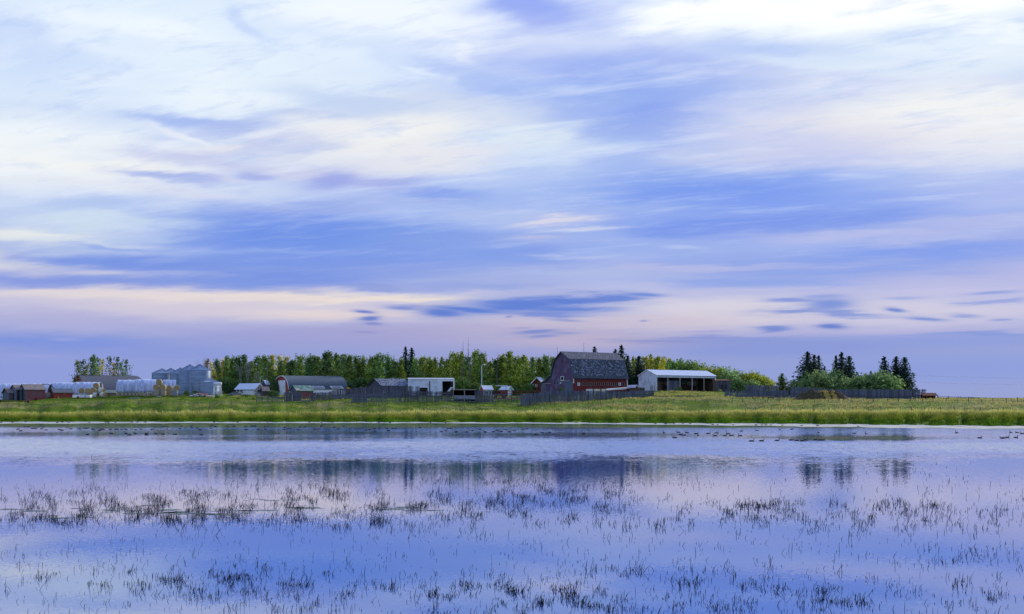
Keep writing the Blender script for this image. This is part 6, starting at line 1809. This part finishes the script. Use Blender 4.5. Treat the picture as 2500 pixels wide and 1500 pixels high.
def rail_fence(label, pts, n_rails, post_px, m='grey_wood', group='rail fences of the corral', name='rail_fence', post_m='grey_wood_dark', rh=0.17, lift=0.0, jit=0.05, pk=1.08):
    x0 = X_(pts[0][0], pts[0][1]); y0 = pts[0][1]; z0 = gz(x0, y0)
    o = thing(name, label, 'fence', (x0, y0, z0), 0, group)
    ps = []
    xp = pts[0][0]
    while xp <= pts[-1][0] + 0.1:
        D = at(pts, xp, 1); X = X_(xp, D); zg = gz(X, D); ps.append((X - x0, D - y0, zg - z0, Z_(at(pts, xp, 2), D) - zg)); xp += post_px
    for (x, y, z, h) in ps:
        b = link('post', UB[post_m], o); b.location = (x, y, z - 0.3); b.scale = (0.16, 0.16, max(h, 0.3) * pk + 0.3)
    for (p, q) in zip(ps, ps[1:]):
        for k in range(n_rails):
            f = lift + (1 - lift) * (k + 0.6) / n_rails
            j1, j2 = fr_rng.uniform(-jit, jit), fr_rng.uniform(-jit, jit)
            MB().beam((p[0], p[1] - 0.11, p[2] + p[3] * f + j1), (q[0], q[1] - 0.11 - 0.01 * (k % 2), q[2] + q[3] * f + j2), 0.05, rh).build('rail', M[m], o)
    return o

# the long front fence before the big barn
board_fence('long grey board fence standing in the field before the big red barn', [(1270, 301, 963.5), (1335, 305, 957), (1342, 305.2, 952), (1352, 305.5, 953), (1480, 309, 955.5), (1548, 312, 956)], 'grey_wood', 2.5, 0.5, 0.10, 0.0,
            [1294, 1319, 1342, 1365, 1390, 1411.5, 1434.5, 1457.5, 1480, 1507], (0.62,))
board_fence('lighter end panel of the front fence with cross rails, nearest the open white shed', [(1549, 312, 955), (1597, 315, 953.5)], 'grey_wood', 2.6, 0.4, 0.06, 0.0, None, (0.15, 0.42))
# left of it: corral boards
board_fence('short dark board fence right of the low feeding shelter', [(1161, 309, 953), (1202, 310, 953.5)], 'grey_wood_dark', 2.4, 0.5, 0.12, 0, [1173, 1198], (0.5,))
board_fence('dark gappy board fence before the long white shed', [(974, 307, 955), (1030, 308, 954.5), (1105, 309, 957)], 'grey_wood_dark', 2.4, 1.4, 0.32, 0.06, None, (0.45, 0.8))
board_fence('few tall grey boards standing against the left end of the long white shed', [(1003, 322, 943), (1022, 322, 943)], 'grey_wood', 3.2, 0.8, 0.35, 0.1, None, (0.4,))
board_fence('long dark board fence running uphill below the speckled shingle shed', [(850, 326, 949), (900, 326, 944), (1003, 326, 942.5)], 'grey_wood_dark', 2.4, 0.5, 0.06, 0, [893, 937, 979], (0.3,))
board_fence('dark board fence stepping up beside the right end of the arched barn', [(768, 316, 958.5), (800, 316, 958), (812, 317, 954), (850, 320, 949)], 'grey_wood_dark', 2.6, 0.7, 0.18, 0.04, [769.5], (0.5,))
board_fence('tall dark board fence before the green roofed shed', [(693, 310, 958.5), (736, 311, 958)], 'grey_wood_dark', 2.8, 0.7, 0.08, 0, [697, 714], (0.5,))
board_fence('grey board fence panel right of the green roofed shed', [(759, 312, 959), (768, 312, 959)], 'grey_wood_dark', 2.6, 0.5, 0.08, 0, None, (0.5,))
# slatted pens and rail fences
rail_fence('slatted pen of five grey planks below the white garage', [(626, 309, 965), (654, 309, 966)], 5, 14, pk=1.05)
rail_fence('low slatted pen of four grey planks left of the tall dark board fence', [(655, 309, 968), (689, 309, 969)], 4, 11.3, pk=1.1)
rail_fence('bent plank fence before the green roofed shed', [(735, 308, 968), (766, 308, 967)], 4, 10.2, jit=0.12)
rail_fence('loading ramp of long grey rails climbing to the right below the shingle shed', [(812, 313, 966), (850, 313, 963.5), (900, 313, 960), (975, 313, 955)], 4, 40.7, rh=0.22, lift=0.35, m='grey_wood', name='loading_ramp')
rail_fence('stack of plank gates standing in the grass below the loading ramp', [(895, 306, 964.5), (944, 306, 966)], 6, 12.2, jit=0.1, name='plank_gate')
rail_fence('open pole rails between the plank gates and the dark gappy fence', [(944, 308, 957), (974, 308, 956)], 6, 15, jit=0.06)
board_fence('short grey board panel at the foot of the loading ramp', [(858, 307, 966.5), (895, 307, 966)], 'grey_wood', 3.0, 0.5, 0.10, 0, None, (0.4, 0.8))
rail_fence('rough pole fence between the feeding shelter fence and the front fence', [(1203, 307, 962), (1263, 306, 963)], 4, 15, jit=0.12)
rail_fence('upper pole fence of red brown rails left of the big barn', [(1208, 320, 952.5), (1330, 320, 953)], 4, 20.3, m='red_iron', jit=0.06, post_m='brown_wood')
rail_fence('small broken rail fence in the mud before the dark gappy fence', [(1031, 304, 969.5), (1046, 304, 970)], 2, 15, pk=1.2)
rail_fence('low rail fence along the mud below the feeding shelter', [(1054, 303.5, 971), (1206, 303.5, 974)], 2, 15.2, jit=0.1, pk=1.3, lift=0.2)
rail_fence('pipe rail fence crossing the field below the open white shed', [(1597, 311, 967), (1641, 311, 967.5)], 3, 14.6, 'grey_wood_dark', rh=0.08, pk=1.1)
rail_fence('plank gate section of the field fence below the open white shed', [(1641, 310, 966.5), (1687, 310, 967)], 3, 15.3, 'grey_wood', rh=0.14, pk=1.25)
rail_fence('pipe rail fence from the purple panel to the right hand board fence', [(1704, 311, 967), (1769, 312, 967.5)], 3, 13, 'grey_wood_dark', rh=0.07, pk=1.05)
p = thing('fence_panel', 'dark purple sheet panel fixed in the field fence', 'panel', (X_(1694, 309.6), 309.6, gz(X_(1694, 309.6), 309.6)))
MB().box(-1.25, 1.25, -0.04, 0.04, 0.0, Z_(967.8, 309.6) - p.location.z).build('sheet', M['purple_panel'], p)
for xx in (-1.25, 1.3): MB().box(xx - 0.08, xx + 0.08, 0.045, 0.2, -0.3, Z_(960.5, 309.6) - p.location.z).build('post', M['grey_wood_dark'], p)
# right hand fence
board_fence('first low stretch of the right hand board fence beside the dark plank shed', [(1769, 312, 955), (1838, 313, 955.5)], 'grey_wood', 2.4, 0.6, 0.12, 0.01, None, (0.35,), 'board fences on the right')
board_fence('tall gappy upper stretch of the right hand board fence', [(1820, 318, 940), (1899, 318, 941)], 'grey_wood', 2.6, 0.9, 0.22, 0.03, None, (0.5,), 'board fences on the right')
board_fence('lower board stretch under the tall gappy part of the right hand fence', [(1838, 313, 955), (1899, 313, 955)], 'grey_wood', 2.4, 0.5, 0.05, 0.0, None, (0.35,), 'board fences on the right')
board_fence('low broken stretch of the right hand fence below the small conifer', [(1899, 314, 954), (1931, 314, 953.5)], 'grey_wood', 2.6, 0.8, 0.14, 0.06, None, (0.3,), 'board fences on the right')
board_fence('highest stretch of the right hand fence behind the manure heap', [(1931, 317, 944), (1970, 317, 945.5), (2000, 317, 948.5), (2045, 317, 951)], 'grey_wood', 2.5, 0.6, 0.07, 0.01, None, (0.4,), 'board fences on the right')
board_fence('long even stretch of the right hand board fence below the willows', [(2045, 317, 951), (2225, 317, 951)], 'grey_wood', 2.4, 0.4, 0.06, 0.0, None, (0.18, 0.3), 'board fences on the right')
board_fence('end of the right hand board fence with missing boards showing sky', [(2226, 317, 950.5), (2262, 317, 950.5)], 'grey_wood', 2.7, 0.6, 0.2, 0.16, None, (0.35, 0.88), 'board fences on the right')
rail_fence('thin rail fence falling away at the far right', [(2290, 322, 966.5), (2400, 328, 971)], 3, 25, 'grey_wood_dark', rh=0.09, pk=1.1)
rail_fence('second thin rail fence further back at the far right', [(2345, 330, 969), (2500, 334, 973)], 2, 31, 'grey_wood_dark', rh=0.08, pk=1.1)

# wire fence along the pasture
def wire_fence(label, cols, Dof, h=1.15):
    x0 = X_(cols[0], Dof(cols[0])); y0 = Dof(cols[0]); z0 = gz(x0, y0)
    o = thing('wire_fence', label, 'fence', (x0, y0, z0), 0, 'wire fences in the pasture')
    pts = []
    for xp in cols:
        D = Dof(xp); X = X_(xp, D); z = gz(X, D)
        hh = h * fr_rng.uniform(0.8, 1.2)
        b = link('post', UB[fr_rng.choice(('grey_wood_dark', 'grey_wood_dark', 'grey_wood', 'brown_wood'))], o)
        b.location = (X - x0, D - y0, z - z0 - 0.2); b.scale = (0.13, 0.13, hh + 0.2); b.rotation_euler = (0, R(fr_rng.uniform(-5, 5)), 0)
        pts.append(Vector((X - x0, D - y0 - 0.08, z - z0)))
    for k in (0.45, 0.9):
        q = MB()
        for a, b in zip(pts, pts[1:]): q.tube([a + Vector((0, 0, h * k)), b + Vector((0, 0, h * k))], 0.012, 3, caps=False)
        q.build('wire', M['wire'], o)
cols = [c + fr_rng.uniform(-3, 3) for c in range(-40, 2560, 29)]
def dmid(xp):
    r = terrain_rows(np.array([xp])); return float(r[3][0]) - 5
wire_fence('wire fence of thin dark posts along the whole pasture above the tall grass', cols, dmid)
def dtop(xp):
    r = terrain_rows(np.array([xp])); return float(r[2][0]) + 3.5
wire_fence('sparse row of weathered posts behind the tall grass on the left bank', [c + fr_rng.uniform(-5, 5) for c in range(298, 640, 27)], dtop, 1.5)
wire_fence('row of thin posts behind the tall grass on the right bank', [c + fr_rng.uniform(-6, 6) for c in range(1850, 2420, 34)], dtop, 1.4)

# ------------------------------------------------------------------ geese and ducks
def goose_mesh(name, neck, small=False):
    """one closed skin swept from tail to bill; the material changes along it. Faces +x, floats with z=0 at the waterline"""
    body = [(-0.47, 0.10, .012, .010), (-0.42, 0.085, .05, .03), (-0.33, 0.065, .11, .075), (-0.20, 0.05, .155, .115), (-0.04, 0.045, .175, .135), (0.12, 0.045, .165, .13), (0.24, 0.06, .125, .11), (0.31, 0.10, .075, .075)]
    rings = [(Vector((x, 0, z)), ry, rz) for x, z, ry, rz in body]
    for p, r in neck: rings.append((Vector(p), r, r))
    N = 10
    vs, fs, mi = [], [], []
    for i, (c, ry, rz) in enumerate(rings):
        a = rings[max(i - 1, 0)][0]; b = rings[min(i + 1, len(rings) - 1)][0]
        d = (b - a).normalized()
        side = Vector((0, 1, 0)); up = d.cross(side) * -1
        for k in range(N):
            t = 2 * math.pi * k / N
            vs.append(c + side * math.cos(t) * ry + up * math.sin(t) * rz)
    nb = len(body)
    nr = len(rings)
    for i in range(nr - 1):
        for k in range(N):
            fs.append((i * N + k, i * N + (k + 1) % N, (i + 1) * N + (k + 1) % N, (i + 1) * N + k))
            if i < 2: m = 3 if k in (5, 6, 7, 8, 9) else 1     # white rump below, black tail above
            elif i < nb - 2: m = 0
            elif i < nb: m = 2
            elif i == nr - 4 and k in (0, 4, 5, 9, 6, 8): m = 3
            else: m = 1
            mi.append(m)
    fs.append(tuple(range(N))); mi.append(1); fs.append(tuple((nr - 1) * N + k for k in range(N))[::-1]); mi.append(1)
    me = bpy.data.meshes.new(name); me.from_pydata([tuple(v) for v in vs], [], fs)
    for m in ('goose_brown', 'goose_black', 'goose_breast', 'goose_white'): me.materials.append(M[m])
    me.polygons.foreach_set('material_index', mi); me.polygons.foreach_set('use_smooth', [True] * len(fs))
    bm = bmesh.new(); bm.from_mesh(me); bmesh.ops.recalc_face_normals(bm, faces=bm.faces); bm.to_mesh(me); bm.free()
    return me
M['goose_brown'] = mat('goose_brown', (0.030, 0.026, 0.022), (0.06, 0.052, 0.045), (6, 6, 6), 3.0, 0.85)
M['goose_black'] = mat('goose_black', (0.012, 0.012, 0.013), (0.018, 0.018, 0.02), rough=0.6)
M['goose_breast'] = mat('goose_breast', (0.16, 0.14, 0.12), (0.22, 0.2, 0.17), (6, 6, 6), 2.0, 0.85)
M['goose_white'] = mat('goose_white', (0.55, 0.54, 0.52), None, rough=0.8)
UPN = [((0.33, 0, 0.17), .05), ((0.325, 0, 0.27), .038), ((0.315, 0, 0.36), .034), ((0.325, 0, 0.415), .042), ((0.365, 0, 0.435), .047), ((0.415, 0, 0.425), .035), ((0.45, 0, 0.412), .018), ((0.485, 0, 0.405), .010)]
MIDN = [((0.35, 0, 0.145), .05), ((0.375, 0, 0.20), .04), ((0.385, 0, 0.255), .036), ((0.405, 0, 0.295), .042), ((0.45, 0, 0.305), .045), ((0.495, 0, 0.295), .034), ((0.53, 0, 0.285), .018), ((0.56, 0, 0.278), .010)]
RESTN = [((0.33, 0, 0.15), .055), ((0.33, 0, 0.19), .05), ((0.32, 0, 0.225), .05), ((0.325, 0, 0.25), .048), ((0.355, 0, 0.262), .048), ((0.40, 0, 0.25), .034), ((0.43, 0, 0.24), .018), ((0.46, 0, 0.232), .010)]
GOOSE = {'u': goose_mesh('goose', UPN), 'm': goose_mesh('goose', MIDN), 'r': goose_mesh('goose', RESTN)}
def bird(name, x, yp, pose, face, label, cat, sc=1.0, group=None):
    """face: r or l as seen, f towards or away from the camera"""
    D = CAMZ * F / (yp - HZ)
    o = link(name, GOOSE[pose])
    a = {'r': 0, 'l': 180, 'f': 95}[face] + tree_rng.uniform(-18, 18)
    o.location = (X_(x, D), D, 0.0); o.rotation_euler = (0, 0, R(a)); o.scale = (sc, sc, sc * tree_rng.uniform(0.95, 1.08))
    tag(o, label, cat, group)
NAMED = [
    (1621, 1057.5, 'u', 'f', 'lone goose with upright neck, leftmost of the right hand flock'), (1656, 1056.5, 'm', 'l', 'goose facing left behind the tight pair in the right hand flock'), (1677, 1057, 'u', 'l', 'goose facing left with raised head, right of the tight pair'),
    (1661, 1062, 'm', 'r', 'left goose of the tight pair in the right hand flock'), (1670, 1063.5, 'r', 'l', 'right goose of the tight pair in the right hand flock'), (1647, 1069.5, 'm', 'l', 'small goose facing left, alone in front of the tight pair'),
    (1699, 1060, 'm', 'r', 'goose swimming right with a second bird close before it, below the open white shed'), (1705, 1064, 'u', 'f', 'goose seen end on, just in front of the goose swimming right'), (1729, 1059.5, 'u', 'r', 'tall necked goose facing right, left of the other tall one, below the open white shed'),
    (1749, 1058, 'u', 'r', 'tall necked goose facing right, right one of two below the open white shed'), (1746, 1065, 'm', 'l', 'goose facing left, under the right tall necked goose'), (1769.5, 1065, 'r', 'r', 'hunched resting goose between the goose facing left and the next pair'),
    (1778, 1060, 'u', 'l', 'goose with white breast turned left, behind the hunched one'), (1785, 1064.5, 'm', 'r', 'goose swimming right beside the hunched resting goose'), (1807, 1064.5, 'u', 'l', 'goose facing left, rightmost of the cluster below the plank shed'),
    (1835, 1078, 'u', 'r', 'nearest goose, first from left in the front line'), (1859, 1077.5, 'm', 'r', 'second goose from left in the front line'), (1897, 1076.5, 'm', 'r', 'third goose from left in the front line, swimming alone'),
    (1932, 1075.5, 'm', 'r', 'fourth goose from left in the front line'), (1945, 1076.5, 'm', 'l', 'goose facing left in the touching bunch of the front line'), (1959, 1077.5, 'm', 'r', 'dark goose facing right in the touching bunch of the front line'), (1966, 1075.5, 'u', 'r', 'raised goose at the right of the touching bunch'),
    (1991, 1074.5, 'm', 'r', 'small goose right of the touching bunch in the front line'), (2001, 1075.5, 'm', 'l', 'goose facing left in the last pair of the front line'), (2007, 1075.5, 'm', 'r', 'goose facing right in the last pair of the front line'),
    (1999, 1057.5, 'r', 'f', 'goose behind the front line, below the left spruce trio'), (2085, 1059, 'u', 'r', 'tall necked goose alone below the manure heap'), (2114.6, 1060, 'u', 'f', 'goose seen end on, right of the one below the manure heap'),
    (2336, 1057.5, 'u', 'f', 'small lone goose below the thin rail fence at the far right'), (2391.6, 1070, 'm', 'r', 'goose with low neck, left of the right edge bunch'), (2448, 1070.5, 'm', 'l', 'goose facing left in the right edge bunch'), (2458.5, 1069, 'u', 'r', 'goose facing right in the middle of the right edge bunch'), (2480, 1069, 'u', 'r', 'tall necked goose, rightmost of the right edge bunch'),
    (2468, 1057, 'u', 'f', 'small goose behind the right edge bunch, left of two'), (2483, 1057, 'r', 'l', 'small hunched goose behind the right edge bunch, right of two'),
    (1017, 1054, 'u', 'f', 'goose seen end on below the left end of the long white shed'), (1093, 1046.5, 'm', 'l', 'far goose facing left of a pair below the feeding shelter'), (1101, 1046.5, 'u', 'r', 'far goose facing right of a pair below the feeding shelter'), (1078, 1055, 'u', 'l', 'goose turned left below the open door of the long white shed'),
    (1114, 1055.5, 'u', 'l', 'goose with pale breast turned left below the feeding shelter'), (1139, 1055.5, 'm', 'l', 'goose swimming left with low neck below the feeding shelter'), (1153.6, 1052.5, 'r', 'l', 'hunched goose right of the low necked one below the feeding shelter'), (1185, 1056, 'm', 'l', 'goose swimming left below the tall yard lamp'),
    (1205, 1055.5, 'u', 'l', 'tall goose with raised neck below the tractor canopy'), (1214, 1051.5, 'm', 'r', 'goose swimming right behind the tall one below the tractor canopy'), (1223, 1055, 'm', 'l', 'goose swimming left, right after the tall one below the tractor canopy'), (1244, 1055.5, 'm', 'l', 'goose swimming left below the small white cottage'),
    (1308, 1061.5, 'r', 'r', 'hunched goose sitting low below the red house'), (1324.5, 1057.5, 'm', 'l', 'goose swimming left, first of two below the red house'), (1341.7, 1057, 'm', 'l', 'goose swimming left, second of two below the red house'), (1424.6, 1059, 'u', 'l', 'lone goose with raised neck below the middle of the big barn'),
    (317, 1063, 'm', 'l', 'nearest goose left of centre, at the edge of the dark reflection'), (407, 1048.5, 'u', 'f', 'goose with raised neck below the grain bins'), (377, 1048, 'u', 'f', 'goose with raised neck below the open end of the biggest hay stack'), (492, 1062.5, 'm', 'l', 'goose in the dark reflection below the squat grain bin'), (778, 1048.5, 'm', 'r', 'stout goose of a pair below the right end of the arched barn'), (777, 1051.8, 'r', 'f', 'nearer bird of a pair below the right end of the arched barn'), (703, 1047.5, 'm', 'r', 'broad bird of a pair below the arched barn door'), (948, 1052.8, 'r', 'r', 'hunched bird alone below the speckled shingle shed'),
]
for (x, y, p, f, lab) in NAMED:
    bird('goose', x, y, p, f, lab, 'goose', 0.98, 'geese on the pond')
SMALLB = []
for z in ((215, 188), (250, 207), (300, 160), (348, 160), (395, 180), (435, 180), (500, 183), (560, 197), (722, 192), (750, 203), (815, 172), (860, 185), (965, 185), (1020, 178), (1050, 178), (1125, 190), (1203, 202), (1222, 190), (1250, 190), (1335, 190), (1395, 190), (1415, 190), (1468, 190), (1520, 190), (1590, 188), (1640, 195), (1703, 188), (1835, 190), (1968, 155), (2005, 155), (2085, 178), (2175, 182), (2195, 150), (2240, 175), (2310, 148), (2318, 170), (2385, 175), (2420, 195),
          (1350, 238), (1525, 238), (1635, 238), (1770, 240), (1770, 258), (1887, 242), (1970, 248), (2115, 250), (1060, 250)):
    SMALLB.append((z[0] / 4.946, 1010 + z[1] / 4.946 + 0.8))
for z in ((75, 150), (130, 155), (275, 148), (358, 150), (495, 158), (570, 150), (612, 150), (730, 158), (760, 152), (76, 183), (500, 192), (645, 190), (713, 190), (737, 190), (968, 165), (965, 190), (1035, 180), (1130, 192), (1150, 163), (1210, 160), (1287, 203), (1333, 187), (1408, 150), (1567, 163), (1610, 183), (1680, 150), (1950, 200), (1985, 180), (1992, 195), (2050, 182), (2055, 217), (2110, 175), (2200, 178), (2275, 178), (2310, 180), (2430, 172)):
    SMALLB.append((500 + z[0] / 4.946, 1010 + z[1] / 4.946 + 0.8))
for z in ((440, 208), (853, 192), (1160, 190), (1273, 208), (1370, 188), (1420, 182), (1728, 195), (130, 168)):
    SMALLB.append((1000 + z[0] / 4.946, 1010 + z[1] / 4.946 + 0.8))
for z in ((1530, 212), (1720, 203), (2000, 195), (2140, 188)):
    SMALLB.append((1500 + z[0] / 4.946, 1010 + z[1] / 4.946 + 0.8))
SMALLB.append((2496, 1059.5))
SMALLB.sort()
def pond_mark(xp):
    for a, w in ((60, 'the far left plank sheds'), (120, 'the largest plank shed'), (185, 'the low dark red shed'), (240, 'the white trailer'), (290, 'the feed bunk'), (345, 'the left half of the biggest tarpaulin'), (400, 'the right half of the biggest tarpaulin'), (480, 'the tall grain bins'), (545, 'the squat grain bin'), (625, 'the white garage'), (670, 'the little dark shed'),
                 (710, 'the white barn door'), (770, 'the green roofed shed'), (850, 'the arched barn windows'), (920, 'the loading ramp'), (1000, 'the shingle shed'), (1110, 'the long white shed'), (1200, 'the feeding shelter'), (1265, 'the tractor canopy'), (1400, 'the barn gable'), (1545, 'the barn windows'), (1760, 'the open white shed'), (1950, 'the tall board fence'), (2150, 'the manure heap'), (2600, 'the thin rail fence')):
        if xp < a: return w
cnt = {}
for (x, y) in SMALLB:
    w = pond_mark(x); cnt[w] = cnt.get(w, 0) + 1
    pose = tree_rng.choice(('r', 'r', 'm', 'm', 'u'))
    bird('duck', x, y, pose, tree_rng.choice('rlf') if tree_rng.random() < .35 else tree_rng.choice('rl'), f'small duck far out below {w}, {ordinal(cnt[w] - 1)} from left', 'duck', tree_rng.uniform(0.8, 1.05), 'small ducks scattered over the far water')
# birds standing on the mud flat
cnt = {}
mudb = [(3, 1032.5), (30, 1032.3), (62, 1032), (140, 1032.6), (152, 1031.6), (168, 1032.4), (218, 1033), (258, 1032.5), (265, 1032.5), (282, 1032.5), (322, 1032.2), (335, 1032), (355, 1032), (523, 1032), (580, 1031.8), (653, 1032.6), (755, 1032), (785, 1032.4), (812, 1032), (925, 1032.6), (952, 1032.8), (1051, 1032.8), (1088, 1032.8), (1440, 1033.5),
        (1504, 1033.3), (1533, 1032.8), (1557, 1033), (1600, 1035), (1625, 1036), (1645, 1035.5), (1667, 1036), (1685, 1036), (1740, 1037.6), (1752, 1037.8), (1790, 1038), (1846, 1039), (1860, 1039), (1870, 1039), (1882, 1039.2), (1910, 1039.3), (1957, 1039.8), (1996, 1040), (2095, 1043)]
for (x, y) in mudb:
    w = pond_mark(x); cnt[w] = cnt.get(w, 0) + 1
    r_ = terrain_rows(np.array([float(x)])); dw_ = float(r_[0][0]); dg_ = float(r_[1][0])
    wy, gy_ = float(np.interp(x, TX, WATER_Y)), float(np.interp(x, TX, GRASS_Y))
    t = np.clip((wy - y) / max(wy - gy_, 0.5), 0.02, 0.95); D = dw_ + (dg_ - dw_) * t
    o = link('duck', GOOSE[tree_rng.choice('rrm')])
    o.location = (X_(x, D), D, gz(X_(x, D), D) + 0.06); o.rotation_euler = (0, 0, R(tree_rng.choice((0, 180)) + tree_rng.uniform(-30, 30))); k = tree_rng.uniform(0.65, 0.95); o.scale = (k, k, k)
    tag(o, f'duck on the mud edge below {w}, {ordinal(cnt[w] - 1)} from left', 'duck', 'ducks resting on the mud edge')

# ------------------------------------------------------------------ rushes standing in the shallow water
def density(xp, yp):
    d = 0.05 * np.clip((yp - 1150) / 60, 0, 1)
    for (cx, cy, rx, ry, a) in RUSH:
        a = a * (1.7 if cx < 1000 and cy < 1290 else 1.0)
        d = d + a * np.exp(-((xp - cx) / rx) ** 2 - ((yp - cy) / ry) ** 2)
    return d
RUSH = [(330, 1205, 260, 13, .45), (60, 1215, 130, 10, .35), (150, 1245, 200, 14, .75), (420, 1240, 160, 16, .75), (100, 1268, 180, 16, .9), (330, 1262, 180, 13, .8), (500, 1262, 120, 16, .55), (560, 1232, 100, 14, .65), (700, 1190, 130, 8, .3), (740, 1212, 130, 12, .45), (660, 1245, 120, 13, .65), (820, 1215, 60, 16, .45), (700, 1262, 130, 14, .6),
        (960, 1240, 110, 15, .65), (1000, 1222, 70, 14, .5), (880, 1278, 130, 14, .5), (1120, 1205, 150, 18, .7), (1150, 1228, 140, 15, .6), (1080, 1180, 130, 9, .35), (1270, 1178, 170, 10, .3), (1290, 1210, 160, 15, .6), (1180, 1265, 90, 20, .75), (1330, 1265, 90, 15, .6), (1390, 1215, 110, 16, .5), (1470, 1245, 70, 18, .45), (1550, 1205, 60, 18, .4), (1620, 1180, 80, 9, .25),
        (1560, 1182, 120, 9, .25), (1740, 1240, 110, 13, .65), (1830, 1240, 80, 14, .6), (1720, 1262, 90, 16, .6), (1880, 1262, 70, 18, .5), (1560, 1285, 120, 14, .4), (2040, 1228, 120, 9, .45), (2060, 1250, 110, 12, .35), (1920, 1240, 60, 14, .5), (2160, 1245, 110, 14, .3), (2290, 1225, 130, 18, .35), (2390, 1245, 110, 22, .35), (2060, 1285, 180, 18, .35), (2330, 1280, 140, 14, .3), (1960, 1175, 110, 7, .2), (2200, 1160, 260, 18, .10), (2000, 1120, 400, 12, .04), (350, 1130, 400, 8, .03), (900, 1130, 300, 6, .05),
        (130, 1415, 140, 18, .25), (360, 1415, 90, 28, .5), (500, 1430, 110, 28, .6), (580, 1400, 70, 26, .45), (640, 1470, 80, 26, .4), (890, 1440, 60, 24, .5), (1080, 1440, 90, 26, .5), (1180, 1450, 80, 30, .5), (1270, 1470, 60, 28, .6), (1360, 1450, 70, 30, .45), (1440, 1465, 60, 30, .65), (1560, 1400, 160, 22, .3), (1780, 1430, 100, 26, .5), (1640, 1485, 180, 20, .35), (1960, 1460, 80, 24, .6), (2050, 1470, 90, 26, .5), (2370, 1455, 70, 26, .35), (1040, 1485, 90, 22, .45), (750, 1480, 60, 24, .4), (720, 1420, 90, 24, .3), (2180, 1420, 130, 26, .2), (2320, 1350, 120, 24, .2)]
def rushes():
    want = 15500
    V, Fc, col = [], [], []
    r = np.random.default_rng(77)
    stems = []
    while len(stems) < want:
        k = 6000
        # even in the picture's terms means more per square metre far out; candidates are drawn over the pond surface
        xp = r.uniform(-40, 2540, k); yp = r.uniform(1095, 1560, k)
        cl = fbm(xp, yp * 2.2, 0.022) + 0.7 * fbm(xp + 50, yp * 3, 0.07)
        p = density(xp, yp) * np.clip(0.30 + 2.6 * cl, 0.03, 2.6) * np.clip(1.25 - (yp - 1150) / 900, .35, 1.2)
        keep = r.uniform(0, 1, k) < p * 0.55
        stems += list(zip(xp[keep], yp[keep]))
    stems = stems[:want]
    for (xp, yp) in stems:
        D = CAMZ * F / (yp - HZ); x = X_(xp, D)
        h = float(np.clip(r.gamma(2.2, 0.050), 0.03, 0.36)) * (0.85 if yp > 1320 else 1.0) * min(1.15, 0.75 + D / 120)
        lean = r.normal(0.12, 0.2) if r.random() < 0.6 else r.normal(0.6, 0.35) * (1 if r.random() < 0.86 else -1)
        w = r.uniform(0.009, 0.018) * (0.55 + D / 75)
        dyl = r.normal(0, 0.12)
        # a stem goes up, may kink over
        p0 = (x, D, -0.05)
        p1 = (x + lean * h * 0.45, D + dyl * h * 0.5, h * 0.55)
        kink = r.random() < 0.28
        p2 = (x + lean * h * 0.9 + (r.uniform(0.25, 0.7) * h * (1 if r.random() < .7 else -1) if kink else 0), D + dyl * h, h * (r.uniform(0.25, 0.75) if kink else 1.0))
        n0 = len(V)
        for (px_, py_, pz_), ww in ((p0, w), (p1, w * 0.85), (p2, w * 0.35)):
            V += [(px_ - ww / 2, py_, pz_), (px_ + ww / 2, py_ - ww * 0.3, pz_), (px_, py_ + ww * 0.6, pz_)]
        for s in (0, 3):
            for q in range(3):
                Fc.append((n0 + s + q, n0 + s + (q + 1) % 3, n0 + s + 3 + (q + 1) % 3, n0 + s + 3 + q))
        g = r.uniform(0.6, 1.5)
        c = (0.026 * g, 0.026 * g, 0.012 * g) if r.random() < 0.75 else (0.10 * g, 0.10 * g, 0.03 * g)
        col += [(*c, 1)] * 9
    me = bpy.data.meshes.new('rushes'); me.from_pydata(V, [], Fc)
    ca = me.color_attributes.new('plant_colour', 'FLOAT_COLOR', 'POINT'); ca.data.foreach_set('color', np.array(col).reshape(-1))
    me.materials.append(M['grass'])
    o = link('rushes', me); o['kind'] = 'stuff'; o['label'] = 'thin dark rushes standing in the shallow water'
rushes()
# floating mats of weed among the rushes: thin ragged skins lying on the water
def mats():
    r = random.Random(33)
    mb = MB()
    M['pond_weed'] = mat('pond_weed', (0.09, 0.13, 0.13), (0.15, 0.19, 0.19), (1, 1, 1), 2.0, 0.5)
    for (xp, yp, rx, ry, k) in [(90, 1246, 110, 4, 9), (250, 1243, 80, 3, 7), (340, 1250, 110, 3, 8), (420, 1252, 100, 5, 9), (560, 1247, 130, 4, 8), (640, 1222, 90, 2, 5), (760, 1240, 80, 2, 4), (960, 1241, 90, 3, 8), (1020, 1246, 70, 3, 6), (150, 1265, 90, 3, 4), (480, 1258, 90, 3, 5), (330, 1236, 60, 2, 3)]:
        for _ in range(k):
            cx, cy = xp + r.gauss(0, rx * 0.5), yp + r.gauss(0, ry * 0.7)
            D = CAMZ * F / (cy - HZ); x = X_(cx, D)
            lw = r.uniform(0.15, 0.9); ld = lw * r.uniform(0.2, 0.55)
            n = 11; ph = r.uniform(0, 6)
            ring = [(x + math.cos(2 * math.pi * i / n) * lw * (0.7 + 0.5 * mnoise.noise((i * 1.3, ph, 0))), D + math.sin(2 * math.pi * i / n) * ld * (0.7 + 0.5 * mnoise.noise((i * 1.7, ph, 4))), 0.008) for i in range(n)]
            low = [(a, b, -0.02) for a, b, _ in ring]
            mb.add(ring + low, [tuple(range(n))] + [(i, n + i, n + (i + 1) % n, (i + 1) % n) for i in range(n)])
    o = mb.build('pond_weed', M['pond_weed']); o['kind'] = 'stuff'; o['label'] = 'thin floating mats of grey green pond weed'
mats()
